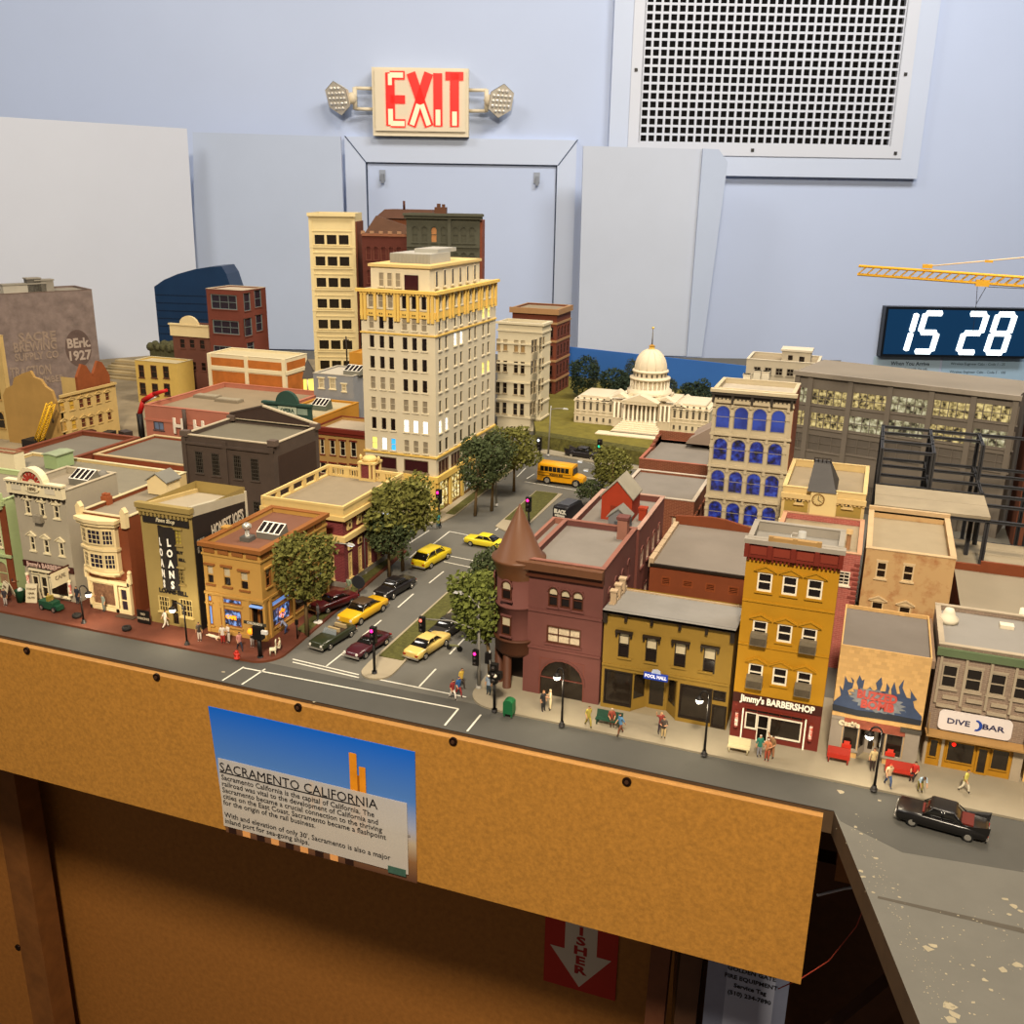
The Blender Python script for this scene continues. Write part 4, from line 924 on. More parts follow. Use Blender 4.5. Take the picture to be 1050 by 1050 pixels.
# shop with the painted blue flames
TILE = mat('#cfa76c', .7, .03, 30, brick=('#c49c62', .4, .3)); GP = mat('#8f8578', .8, .1, 50)
b = Bld('flame_shop', 'single-storey cream tiled shop with blue painted flames above the door', .35, 72.6, 6.45, 8.3, 9.6, wall=TILE, roof=mat('#6b645c', .85, .1, 20), parapet=.3, pt=.1)
T = b.T('front')
b.part('lower_front', lambda mb: [b.sbox(mb, 'front', 0, 0, .9, 3.5, -.02, .12, GP), b.sbox(mb, 'front', 5.4, 0, 6.45, 3.6, -.02, .12, GP), b.sbox(mb, 'front', 0, 3.4, .95, 3.6, -.02, .22, GP), b.sbox(mb, 'front', .9, 2.85, 5.4, 3.55, -.02, .1, mat('#8a4a38', .6, .25, 200)), b.sbox(mb, 'front', 5.0, 3.3, 6.5, 3.6, -.02, .25, mat('#4a463f', .6, .1))])
for (u0, u1) in ((.95, 2.1), (4.1, 5.35)):
    b.win('front', u0, .85, u1 - u0, 2.0, name='shop_window', style='plain', fr=GP, gl=SHOP, sill=True, ft=.07)
entry(b, 'front', 2.15, 4.05, 2.85, 1.2, .55, GP, SHOP)
FB = mat('#3a4762', .6, .15, 120); FD = mat('#2a2d34', .6, .1)
def fq(x, y): u, v = b.q('front', 840 + x / 4.038, 600 + y / 4.038); return (u, v)
flame = [(55, 510), (60, 480), (90, 455), (85, 415), (98, 435), (105, 400), (108, 375), (120, 400), (140, 405), (132, 380), (145, 395), (138, 425), (118, 435), (125, 455), (155, 450), (162, 425), (155, 400), (168, 372), (178, 395), (188, 390), (180, 430), (200, 440), (210, 420), (225, 440), (240, 430), (235, 405), (258, 380), (262, 410), (250, 440), (275, 440), (280, 405), (292, 425), (285, 450), (300, 455), (298, 430), (312, 400), (318, 430), (322, 450), (335, 450), (330, 420), (352, 390), (345, 425), (362, 465), (378, 470), (380, 440), (375, 430), (405, 475), (388, 480), (395, 510), (425, 545), (420, 575), (300, 550), (160, 535)]
pts = [fq(*p_) for p_ in flame]
def tri_poly(mb, pts, n0, n1, m, T):
    from mathutils.geometry import tessellate_polygon
    for t_ in tessellate_polygon([[Vector((u, v, 0)) for u, v in pts]]):
        tri = [pts[i] for i in t_]
        a_ = (tri[1][0] - tri[0][0]) * (tri[2][1] - tri[0][1]) - (tri[1][1] - tri[0][1]) * (tri[2][0] - tri[0][0])
        if a_ < 0: tri = tri[::-1]
        mb.prism(tri, n0, n1, m, T)
mb = MB(); tri_poly(mb, pts, .01, .05, FB, T); fl = mb.build('flame_mural', b.root, label='blue flame artwork')
mb = MB(); tri_poly(mb, [fq(*p_) for p_ in ((55, 490), (150, 515), (300, 535), (425, 560), (420, 580), (300, 560), (160, 540), (55, 515))], .05, .09, FD, T); mb.build('dark_band', fl)  # dark grey-blue band of the artwork along the foot of the flames
random.seed(11); mb = MB(); c = fq(240, 480)
spk = []
for k in range(36): rr = (1.0 if k % 2 else .82); a_ = 2 * PI * k / 36; spk.append((c[0] + 2.1 * rr * math.cos(a_), c[1] + .98 * rr * math.sin(a_) - .22 * math.cos(a_)))
mb.prism(spk, .05, .08, mat('#75797e', .6, .3, 250), T); mb.build('burst', fl)
RL = mat('#b0463c', .5, .1)
text(fl, 'BUZZED', .92, RL, T(c[0] - .05, .12, c[1] + .38), (PI / 2, math.radians(0), 0), bold=.05, ext=.02, wide=.82)
text(fl, 'BOMB', .92, RL, T(c[0] + .05, .12, c[1] - .38), (PI / 2, 0, 0), bold=.05, ext=.02, wide=.95)
u, v = fq(125, 570); text(b.root, 'Cookin', .5, mat('#d8c8a8', .5, .1), T(u, .2, v), (PI / 2, 0, 0), bold=.06, ext=.02)
b.finish()
b.part('side_ridge', lambda mb: mb.box((6.45, 0, 8.8), (6.7, 8.3, 9.4), mat('#7a6450', .8, .1)))
for k, u in enumerate((1.35, 4.55)):
    t = thing('shop_display', ('red upholstered seat in the left window of the flame shop', 'red upholstered seat in the right window of the flame shop')[k], 'seat', tuple(Vector((.35, 72.6, 0)) + Vector(T(u, .14, 1.0))), group='red seats in the flame shop windows'); mb = MB()
    mb.box((-.35, -.02, 0), (.35, .02, .35), mat('#c03020', .5, .1)); mb.box((-.22, -.04, .3), (.22, 0, .62), mat('#c84030', .5, .1)); mb.build('cushion', t)

# dive bar
DB = mat('#8a7666', .8, .15, 60, brick=('#9a8a78', .5, .16)); STN = mat('#a2947e', .8, .08, 50); GRN = mat('#5c6b4c', .7, .08); BRZ = mat('#a8781e', .5, .1, 50)
b = Bld('dive_bar', 'brown brick two-storey bar with a white dive bar sign and bronze shopfront', 7.25, 73.9, 6.9, 8.2, 10.3, wall=DB, roof=mat('#85817a', .85, .06, 20), parapet=.35)
zd = lambda x, y: (880 + x / 6.176, 680 + y / 6.176)
for a_, c_ in (((540, 5), (615, 165)), ((690, 30), (770, 190)), ((840, 60), (922, 215)), ((992, 85), (1075, 245))): b.pxwin('front', zd(*a_), zd(*c_), style='sash', fr=STN, gl=GLASS, hood='lintel', hm=STN, ft=.1)
b.parts('pilaster', [('front', u, 5.55, u + .18, 9.45, 0, .15) for u in (.2, 1.95, 3.65, 5.3, 6.7)], STN); b.parts('stone_panel', [('front', u, 6.0, u + 1.1, 6.25, 0, .2) for u in (.75, 2.4, 4.1, 5.75)] + [('front', u, 5.3, u + 1.35, 5.5, 0, .25) for u in (.4, 2.2, 3.9, 5.45)], STN)
b.band('cornice', 'front', -.1, 9.5, 7.0, 10.1, .25, GRN, label='grey-green cornice')
b.part('shopfront', lambda mb: [b.sbox(mb, 'front', .1, 0, 6.2, 2.9, -.02, .08, BRZ), b.sbox(mb, 'front', .05, 0, .25, 3.0, 0, .2, STN), b.sbox(mb, 'front', 1.25, 0, 1.45, 3.0, 0, .2, STN), b.sbox(mb, 'front', 6.2, 0, 6.9, 3.2, -.02, .2, STN)], label='bronze shopfront')
for (u0, v0, u1, v1) in ((.4, .9, 1.05, 2.5), (1.65, .8, 3.6, 2.6), (4.75, .8, 6.0, 2.6)): put('shop_window', window_mesh(u1 - u0, v1 - v0, BRZ, SHOP, 'plain', None, False, ft=.08, depth=.1), b.root, b.T('front')(u0, .2, v0))
put('door', window_mesh(.85, 2.3, BRZ, SHOP, 'plain', None, False, ft=.14, depth=.1), b.root, b.T('front')(3.75, .2, .2))
mb = MB(); mb.ball(b.T('front')(2.1, .15, 2.3), .16, mat('#ff2010', .4, 0, emit='#ff2a18', es=1.2), 8); mb.build('neon_light', b.root, label='small red neon light')
b.part('awning', lambda mb: mb.hexa([(-.1, -.1, 3.15), (6.9, -.1, 3.15), (6.9, -.1, 3.3), (-.1, -.1, 3.3), (0, -1.0, 3.05), (6.9, -1.0, 3.05), (6.9, -1.0, 3.2), (0, -1.0, 3.2)], mat('#a07c4a', .8, .1, 50)))
b.part('awning_stay', lambda mb: [mb.tube([(u, -.9, 3.2), (u, -.05, 4.6)], .05, mat('#8a7048', .6, 0), 5) for u in (.1, 6.75)])
u0, v0 = zd(500, 325), 0
a_ = b.q('front', *zd(512, 320)); c_ = b.q('front', *zd(975, 410)); 
x0, x1, z0, z1 = a_[0], c_[0], 3.45, 5.1
r_ = .35; rp = []
for cx, cz, s0 in ((x1 - r_, z1 - r_, 0), (x0 + r_, z1 - r_, 90), (x0 + r_, z0 + r_, 180), (x1 - r_, z0 + r_, 270)):
    for k in range(5): t_ = math.radians(s0 + k * 22.5); rp.append((cx + r_ * math.cos(t_), cz + r_ * math.sin(t_)))
mb = MB(); mb.prism(rp, .1, .25, mat('#ddd4d0', .5, .03), b.T('front')); sg = mb.build('sign', b.root, label='white rounded sign with navy lettering')
NV = mat('#2c2c50', .5, 0); cx = (x0 + x1) / 2; cz = (z0 + z1) / 2
text(sg, 'DIVE', .62, NV, b.T('front')(cx - 1.15, .28, cz), (PI / 2, 0, 0), bold=.01, ext=.01, wide=1.25)
text(sg, 'BAR', .62, NV, b.T('front')(cx + 1.25, .28, cz), (PI / 2, 0, 0), bold=.01, ext=.01, wide=1.35)
mb = MB(); C_ = mat('#2848a0', .5, 0)
arcp = [(cx + .1 + .42 * math.cos(math.radians(t_)), cz + .45 * math.sin(math.radians(t_))) for t_ in range(100, -101, -20)] + [(cx + .1 + .2 * math.cos(math.radians(t_)), cz + .33 * math.sin(math.radians(t_))) for t_ in range(-100, 101, 20)]
tri_poly(mb, arcp, .26, .3, C_, b.T('front')); mb.build('diver_emblem', sg, label='blue swirl emblem')
b.finish(coping=STN)
p = P0(972, 637, 10); t = thing('roof_dome_vent', 'cream cone-topped vent on the dive bar roof', 'vent', (p.x, p.y, 9.95)); mb = MB(); mb.lathe([(0, 0), (.75, 0), (.78, .35), (.5, .6), (.42, .9), (.3, 1.15), (0, 1.2)], (0, 0, 0), mat('#d6ccb4', .6, .05), 18); mb.build('cowl', t)
p = P0(1032, 643, 10); t = thing('roof_hatch', 'flat cream hatch at the far end of the dive bar roof', 'hatch', (p.x, p.y, 9.95)); mb = MB(); mb.box((-.5, -.35, 0), (.5, .35, .3), mat('#d6ccb4', .6, .05)); mb.build('cover', t)
b = Bld('cream_corner_shop', 'cream walled building cut off by the picture edge beside the dive bar', 14.4, 73.9, 7, 8, 10, wall=mat('#d9b070', .7, .05), roof=ROOFT, parapet=.4)
b.win('front', 1.6, 5, 1.1, 1.8, fr=WHF, gl=GLASS); b.finish(coping=CRM)

# low brick block with a wide tan roof
a_ = P0(984, 577, 8.6)
b = Bld('tan_roof_brick_building', 'brick building with a broad tan roof and stepped orange rear parapet behind the dive bar', a_.x - .4, a_.y - 17, 13, 17, 8.0, wall=BRICKO, roof=mat('#857b68', .9, .06, 15), parapet=.0)
b.finish(); b.part('rear_parapet', lambda mb: mb.prism([(0, 7.9), (13, 7.9), (13, 8.7), (9.5, 8.7), (9.5, 9.1), (4, 9.1), (2.2, 9.1), (2.2, 8.7), (0, 8.7)], 16.7, 17, BRICKO, lambda u, n, v: (u, n, v)))
p = P0(1047, 640, 8); t = thing('roof_pipe', 'white pipe stub at the edge of the tan roof behind the dive bar', 'pipe', (p.x, p.y, 8)); mb = MB(); mb.cyl((0, 0, 0), .3, 0, 1.4, mat('#d6ccb4', .6, .05), 10); mb.build('flue', t)

# rusty plastered building
b = Bld('weathered_tan_building', 'tan plastered building with rusty peeling paint on its front', 1.5, 88.9, 7.4, 12.5, 12.0, wall=mat('#bb9a6b', .8, .1, 45, second='#9a6238', s0=.5), roof=mat('#94866c', .9, .06), parapet=.7, pt=.4)
for a_, c_ in (((899.4, 575.4), (907.9, 593.7)), ((926.8, 578.8), (935.5, 597))): b.pxwin('front', a_, c_, style='sash', fr=mat('#cbb48c', .7, 0), gl=GLASS, hood='lintel', ft=.12)
for a_ in ((894, 616), (922, 621)):
    u, v = b.q('front', *a_); b.win('front', u, v - 1.6, 1.0, 1.6, style='sash', fr=mat('#cbb48c', .7, 0), gl=GLASS, hood='ped')
b.finish(coping=mat('#b89e78', .8, .08))
b.part('rear_wall', lambda mb: mb.box((-.06, 12.1, 11.8), (7.46, 12.52, 12.4), mat('#b89e78', .8, .08)))

# steel frame under construction
STL = mat('#38383a', .5, .08, 60); PLK = mat('#948871', .85, .12, 30)
XS = (2.1, 7.35, 12.6, 18.4); Y0, Y1 = 111.5, 123.5
t = thing('steel_frame', 'dark steel building frame under construction before the grey factory', 'steel frame', (XS[0], Y0, 0))
def ibeam(name, a, c, w=.32, par=t, o=(XS[0], Y0)):
    mb = MB(); a, c = Vector(a), Vector(c); lo = Vector((min(a.x, c.x), min(a.y, c.y), min(a.z, c.z))) - Vector((w / 2,) * 3); hi = Vector((max(a.x, c.x), max(a.y, c.y), max(a.z, c.z))) + Vector((w / 2,) * 3)
    ax = max(range(3), key=lambda k: abs((c - a)[k])); f = .07
    def bx_(l, h): mb.box((l[0] - o[0], l[1] - o[1], l[2]), (h[0] - o[0], h[1] - o[1], h[2]), STL)
    if ax == 2: bx_(lo, (hi.x, lo.y + f, hi.z)); bx_((lo.x, hi.y - f, lo.z), hi); bx_(((lo.x + hi.x) / 2 - f / 2, lo.y, lo.z), ((lo.x + hi.x) / 2 + f / 2, hi.y, hi.z))
    else:
        bx_(lo, (hi.x, hi.y, lo.z + f)); bx_((lo.x, lo.y, hi.z - f), hi)
        if ax == 0: bx_((lo.x, (lo.y + hi.y) / 2 - f / 2, lo.z), (hi.x, (lo.y + hi.y) / 2 + f / 2, hi.z))
        else: bx_(((lo.x + hi.x) / 2 - f / 2, lo.y, lo.z), ((lo.x + hi.x) / 2 + f / 2, hi.y, hi.z))
    mb.build(name, t)
tops = {0: 17.2, 1: 17.2, 2: 14.6, 3: 12.4}
for i, x in enumerate(XS):
    for y in (Y0, (Y0 + Y1) / 2, Y1): ibeam('column', (x, y, 0), (x, y, 15.8 if i < 2 or (i == 2 and y > Y0) else 12.0), .42)
for lv, n in ((15.8, 1), (11.9, 3)):
    for k in range(n):
        if lv > 15:
            for y in (Y0, Y0 + 4.3, Y0 + 8.6, Y1): ibeam('joist', (XS[k], y, lv), (XS[k + 1], y, lv))
        else:
            for y in (Y0, Y0 + 4.3, Y0 + 8.6, Y1): ibeam('joist', (XS[k], y, lv), (XS[k + 1], y, lv))
for y in (Y1, ): ibeam('joist', (XS[1], y, 15.8), (XS[3], y, 15.8))
ibeam('joist', (XS[1], Y0 + 8.6, 15.8), (XS[2], Y0 + 8.6, 15.8))
for i in range(4): ibeam('girder', (XS[i], Y0, 11.9), (XS[i], Y1, 11.9))
for i in range(2): ibeam('girder', (XS[i], Y0, 15.8), (XS[i], Y1, 15.8))
ibeam('girder', (XS[2], Y0 + 6, 15.8), (XS[2], Y1, 15.8))
for k in range(3): ibeam('joist', (XS[k], Y0, 6.6), (XS[k + 1], Y0, 6.6))
# front bay with its plank decks
t = thing('deck_frame', 'steel bay with pale plank decks standing in front of the taller dark frame', 'steel frame', (XS[0], Y0, 0))
def deck(x0, x1, y0, y1, z, n):
    for k in range(n):
        mb = MB(); a_ = y0 + (y1 - y0) * k / n; mb.box((x0 - XS[0], a_ - Y0, z), (x1 - XS[0], a_ + (y1 - y0) / n - .06 - Y0, z + .3), PLK); mb.build('plank_deck', t)
deck(1.9, 12.65, 102.1, 110, 12.0, 2)
for (x, y) in ((2.1, 102.4), (12.5, 102.4), (11.4, 106), (12.5, 109.8), (9.6, 109.8)): ibeam('column', (x, y, 0), (x, y, 11.8), .42)
ibeam('joist', (1.9, 102.3, 11.8), (22, 102.3, 11.8)); ibeam('joist', (12.5, 108, 11.8), (22, 108, 11.8)); ibeam('girder', (12.5, 102.3, 11.8), (12.5, 109.8, 11.8)); ibeam('joist', (9, 102.3, 6.3), (22, 102.3, 6.3))
deck(9.2, 24, 102.8, 111, 6.6, 4)

# grey daylight factory, most of its upper windows lit
FG = mat('#6d655b', .85, .08, 30); FGD = mat('#5f5850', .85, .1, 40)
L_ = PY(817, 380, 142); R_ = P0(1046, 406, L_.z)
rot = math.degrees(math.atan2(R_.y - L_.y, R_.x - L_.x)); WF = (R_ - L_).length
b = Bld('grey_factory', 'long grey factory with rows of lit windows behind the steel frame', L_.x, L_.y, WF, 12, L_.z, rot=rot, wall=FG, roof=mat('#7f776b', .9, .06, 15), parapet=0)
zf = lambda x, y: (790 + x / 4.038, 360 + y / 4.038)
LITS = [noisy_light('#f0d890', '#b09a60', '#2a2214', .9, 190, .36, .66), noisy_light('#e8e0b8', '#a09870', '#2c2618', .8, 170, .36, .66), noisy_light('#c8dcf0', '#7a90a8', '#1c2028', .8, 300, .4, .62)]
SASH = mat('#6a6258', .7, 0)
rows = [[((112, 143), (160, 208)), ((172, 150), (322, 222)), ((340, 165), (490, 245)), ((500, 180), (660, 262)), ((675, 195), (835, 277)), ((850, 208), (1022, 295))],
        [((105, 238), (150, 300)), ((165, 247), (305, 318)), ((320, 262), (470, 332)), ((485, 277), (642, 350)), ((657, 295), (820, 368)), ((838, 312), (1005, 392))],
        [((98, 330), (143, 410)), ((155, 340), (295, 420)), ((310, 355), (455, 432)), ((470, 370), (628, 450)), ((642, 387), (800, 470)), ((820, 405), (985, 490))]]
for j, rw in enumerate(rows):
    for i, (a_, c_) in enumerate(rw):
        u0, v1 = b.q('front', *zf(*a_)); u1, v0 = b.q('front', *zf(*c_)); v0m = v1 - 2.4
        if j < 2: b.win('front', u0, v0m, u1 - u0, 2.4, style='grid:%d,2' % (2 if i == 0 else 5), fr=SASH, ft=.18, gl=LITS[(i * 2 + j) % 3 if (i, j) in ((3, 1),) else (0 if (i + j) % 3 else 1)], sill=True, hm=FG)
        else: b.win('front', u0, v0m, u1 - u0, 2.4, style='grid:3,2', fr=FG, gl=FGD, sill=True, hm=FG, ft=.12)
us_ = [b.q('front', *zf(*p_))[0] for p_ in ((165, 150), (331, 165), (495, 180), (667, 195), (842, 208))]
for u in us_ + [.3, WF - .3]: b.part('pier', lambda mb: b.sbox(mb, 'front', u - .35, 0, u + .35, b.h - .5, -.02, .25, FG))
b.part('cornice', lambda mb: b.sbox(mb, 'front', -.3, b.h - .55, WF + .3, b.h + .05, -.05, .5, mat('#8c8376', .85, .08)))
for k in range(3): b.win('front', 3 + k * 8, 1, 4, 3, name='door', style='grid:4,3', fr=FG, gl=FGD)
b.finish()
b = Bld('pale_stone_block', 'pale stone building with a rooftop penthouse behind the blue-lit building', PY(766, 366, 160).x, 160, 11, 8, PY(766, 368, 160).z, wall=mat('#b8ae98', .8, .06), roof=ROOFT, parapet=.4)
for k in range(5): b.win('front', 1.2 + k * 1.7, b.h - 2.3, 1.1, 1.2, style='grid:2,2', fr=mat('#8c8472', .7, 0), gl=GLASS)
b.finish(coping=mat('#c4bba6', .8, .05))
u_, v_ = b.q('front', 793, 362)
mb = MB(); mb.box((5.2, 1.5, b.h - .5), (9.6, 5, v_ + .2), b.wall); mb.box((5.0, 1.3, v_ + .2), (9.8, 5.2, v_ + .5), mat('#c4bba6', .8, .05)); mb.box((6.2, 1.42, v_ - 1.1), (6.9, 1.5, v_ - .4), GLASS); mb.box((7.9, 1.42, v_ - 1.3), (8.7, 1.5, v_ - .5), GLASS); mb.build('penthouse', b.root)
p = PY(1046, 440, 138)
b = Bld('brown_end_building', 'brown brick building cut off at the picture edge beside the grey factory', p.x + .6, 132, 8, 8, PY(1048, 432, 136).z + 1, wall=mat('#6a3c28', .8, .1), roof=ROOFD); b.win('front', 1, 9, 1.2, 2, fr=BRNF, gl=GLASS); b.finish(coping=BRICK)

# yellow tower crane whose jib reaches into the picture
t = thing('tower_crane', 'yellow tower crane jib with hook trolley reaching in above the factory', 'crane', (30, 118, 0)); YC = mat('#d9a62e', .5, .05)
pj = PY(880, 277, 118); pk = PY(1050, 289, 118)
def lattice(mb, a, c, w, h, n, m, r=.1):
    a, c = Vector(a), Vector(c); d = (c - a).normalized(); up = Vector((0, 0, 1)); sd = d.cross(up).normalized(); up = sd.cross(d)
    off = [sd * w / 2 - up * h / 2, -sd * w / 2 - up * h / 2, up * h / 2 + sd * w / 2, up * h / 2 - sd * w / 2]
    for o in off: mb.tube([tuple(a + o), tuple(c + o)], r, m, 4)
    for k in range(n):
        p0, p1 = a.lerp(c, k / n), a.lerp(c, (k + 1) / n)
        for i, j in ((0, 2), (1, 3), (0, 1), (2, 3)):
            mb.tube([tuple(p0 + off[i]), tuple(p1 + off[j])], r * .6, m, 3, cap=False)
o_ = Vector((30, 118, 0)); dj = pk - pj
mb = MB(); e_ = pj + dj * ((32 - pj.x) / dj.x); lattice(mb, pj - o_, e_ - o_, .8, .9, 40, YC, .12); mb.build('jib', t)
mb = MB(); lattice(mb, Vector((0, 0, 0)), Vector((0, 0, e_.z + 3)), 1.4, 1.4, 30, YC, .14); mb.build('mast', t)
mb = MB(); p = PY(951, 273, 118) - o_; mb.tube([tuple(p), tuple(PY(1050, 264, 118) - o_), (0, 0, e_.z + 3)], .07, mat('#e0c8a0', .5, 0), 5); mb.box((p.x - .5, -.4, p.z - .2), (p.x + .5, .4, p.z + .2), YC); p2 = PY(1014, 268, 118) - o_; mb.box((p2.x - .4, -.1, p2.z - .12), (p2.x + .4, .1, p2.z + .12), YC); mb.build('tie_bar', t)
mb = MB(); p = PY(1007, 289, 118) - o_; mb.box((p.x - .6, -.5, p.z - .45), (p.x + .7, .5, p.z + .2), YC); mb.tube([(p.x - .4, 0, p.z - .4), tuple(PY(1001, 312, 118) - o_)], .03, BLK, 4); mb.tube([(p.x + .5, 0, p.z - .4), tuple(PY(1001, 312, 118) - o_), tuple(PY(997, 345, 118) - o_)], .03, BLK, 4); mb.tube([(p.x + .6, 0, p.z - .5), tuple(PY(1050, 296, 118) - o_)], .03, BLK, 4); mb.build('trolley', t)

# capitol
CW = mat('#d8cbb0', .7, .03, 40); CWD = mat('#5a5246', .8, 0); CWR = mat('#d0c4aa', .8, .03, 40)
cl_, cr_ = P0(589, 437, 2.0), P0(725, 454, 2.0)
cy = 169.0; cxl = PY(589, 420, cy).x; cxr = PY(727, 430, cy).x; cw_ = cxr - cxl; H0 = 2.0
t = thing('capitol', 'white domed capitol building with a columned portico on the lawn', 'capitol', (cxl, cy, H0))
HW = PY(589, 408, cy).z - H0; mid = PY(660, 400, cy).x - cxl
def cbox(mb, a, c, m=CW): mb.box(a, c, m)
def wing(x0, x1):
    mb = MB(); cbox(mb, (x0, 0, 0), (x1, 9, HW)); cbox(mb, (x0 - .15, -.15, HW - .5), (x1 + .15, 9.15, HW - .25)); cbox(mb, (x0 - .1, -.1, 1.6), (x1 + .1, 9.1, 1.75)); cbox(mb, (x0 + .8, .8, HW), (x1 - .8, 8.2, HW + .5), CWR)
    w = mb.build('wing', t)
    n = 6
    for k in range(n):
        x = x0 + (k + .5) * (x1 - x0) / n
        put('window', window_mesh(.55, 1.5, CW, CWD, 'plain', 'lintel', True, ft=.06, depth=.1), w, (x - .27, -.1, 2.4))
        put('window', window_mesh(.5, .9, CW, CWD, 'plain', None, False, ft=.06, depth=.1), w, (x - .25, -.1, .35))
        put('window', window_mesh(.4, .4, CW, CWD, 'plain', None, False, ft=.05, depth=.1), w, (x - .2, -.1, 4.4))
wing(0, mid - 5.2); wing(mid + 5.2, cw_)
mb = MB(); cbox(mb, (mid - 5.2, -.4, 0), (mid + 5.2, 10, HW + .1)); cbox(mb, (mid - 5.4, -.6, HW + .0), (mid + 5.4, 10.2, HW + .3)); mb.build('central_block', t)
mb = MB(); cbox(mb, (mid - 5.2, -.6, 0), (mid + 5.2, -.4, 1.7)); cbox(mb, (mid - 3, -2.6, 0), (mid + 3, -.4, 1.7)); mb.build('podium', t)
for k in range(8): mb = MB(); x = mid - 2.7 + k * 5.4 / 7; mb.cyl((x, -2.3, 0), .2, 1.7, 4.7, CW, 10, .17); mb.build('column', t)
for s_ in (-1, 1):
    for k in range(3): mb = MB(); x = mid + s_ * (3.4 + k * .75); mb.cyl((x, -.75, 0), .19, 1.7, 4.6, CW, 10, .17); mb.build('column', t)
mb = MB(); cbox(mb, (mid - 2.9, -.45, 1.7), (mid + 2.9, -.42, 4.6), mat('#8a7f6a', .8, 0))
for s_ in (-1, 1): cbox(mb, (mid + s_ * 4.1 - 1.0, -.45, 1.7), (mid + s_ * 4.1 + 1.0, -.42, 4.5), mat('#8a7f6a', .8, 0))
mb.build('portico_wall', t)
mb = MB(); cbox(mb, (mid - 3.1, -2.7, 4.7), (mid + 3.1, -.4, 5.2)); mb.prism([(mid - 3.3, 5.2), (mid + 3.3, 5.2), (mid, 6.5)], -2.8, -.3, CW, lambda u, n, v: (u, n, v)); mb.build('pediment', t)
for s_ in (-1, 1):
    mb = MB(); mb.prism([(mid + s_ * 4.1 - 1.4, 5.4), (mid + s_ * 4.1 + 1.4, 5.4), (mid + s_ * 4.1, 6.1)], -.8, 1.2, CW, lambda u, n, v: (u, n, v))
    mb.prism([(mid + s_ * 6.3 - 1.5, HW - .2), (mid + s_ * 6.3 + 1.5, HW - .2), (mid + s_ * 6.3, HW + .7)], 0, 9, CWR, lambda u, n, v: (u, n, v)); mb.build('side_gable', t)
mb = MB()
for k in range(6): cbox(mb, (mid - 3.2 - k * .25, -3.2 - k * .45, 0), (mid + 3.2 + k * .25, -2.6, 1.5 - k * .27))
cbox(mb, (mid - 6.5, -7.5, 0), (mid + 6.0, -5, .15)); mb.build('steps', t)
mb = MB(); cbox(mb, (mid - 3.8, 1, HW), (mid + 3.8, 8.6, HW + .9)); cbox(mb, (mid - 3.1, 1.6, HW + .9), (mid + 3.1, 8, HW + 1.5)); mb.build('drum_base', t)
dc = (mid, 4.8, HW + 1.4)
mb = MB(); mb.lathe([(4.0, -.2), (4.0, .4), (3.6, .5), (3.6, .7), (2.95, .75), (2.95, 2.3), (3.65, 2.35), (3.65, 2.65), (3.15, 2.75), (3.02, 2.8), (3.02, 3.6), (3.3, 3.7), (3.2, 3.95), (2.9, 4.05)], dc, CW, 32); mb.build('drum', t)
for k in range(26):
    a_ = 2 * PI * k / 26; mb = MB(); mb.cyl((dc[0] + 3.4 * math.cos(a_), dc[1] + 3.4 * math.sin(a_), dc[2]), .13, .7, 2.35, CW, 6); mb.build('drum_column', t)
mb = MB()
for k in range(20):
    a_ = 2 * PI * k / 20; c_, s_ = math.cos(a_), math.sin(a_)
    T_ = lambda u, n, v: (dc[0] + c_ * (3.04 + n) - s_ * u, dc[1] + s_ * (3.04 + n) + c_ * u, dc[2] + v)
    mb.box((-.17, -.02, 2.95), (.17, .02, 3.5), CWD, T_)
mb.build('drum_openings', t)
zt_ = PY(661, 352, cy + 4.8).z - H0 - dc[2]
dome = [(2.9 * math.cos(a_) ** 1.0, 4.0 + (zt_ - 4.9) * math.sin(a_) ** .92) for a_ in [PI / 2 * k / 10 * .88 for k in range(11)]]
mb = MB(); mb.lathe(dome + [(.55, zt_ - .9), (0, zt_ - .9)], dc, CW, 24)
for k in range(12):
    a_ = 2 * PI * k / 12; mb.tube([(dc[0] + r * math.cos(a_), dc[1] + r * math.sin(a_), dc[2] + z) for r, z in dome], .07, CW, 4)
mb.build('dome', t)
mb = MB(); mb.cyl(dc, .55, zt_ - 1.2, zt_ - .35, mat('#c9a048', .4, .05), 12, .5); mb.cyl(dc, .6, zt_ - .4, zt_ - .1, mat('#a87c30', .4, .05), 12, .2); mb.tube([(dc[0], dc[1], dc[2] + zt_ - .2), (dc[0], dc[1], dc[2] + zt_ + 2.6)], [.12, .06], mat('#6a6250', .5, 0), 6); mb.ball((dc[0], dc[1], dc[2] + zt_ + 2.8), .24, mat('#e0c060', .3, 0, metal=.4), 8); mb.build('lantern', t, label='gilt lantern and finial')
# ---------------------------------------------------------------- buildings, left of the avenue
def bld_at(name, label, tl, tr, y, d, h=None, **kw):
    """a block whose front stands at depth y between two photo points"""
    a, c = PY(*tl, y), PY(*tr, y)
    return Bld(name, label, a.x, y, c.x - a.x, d, h if h else (a.z + c.z) / 2, **kw)
GYB = mat('#a39a86', .8, .06, 50); CRW = mat('#dcd0ac', .7, .03); 
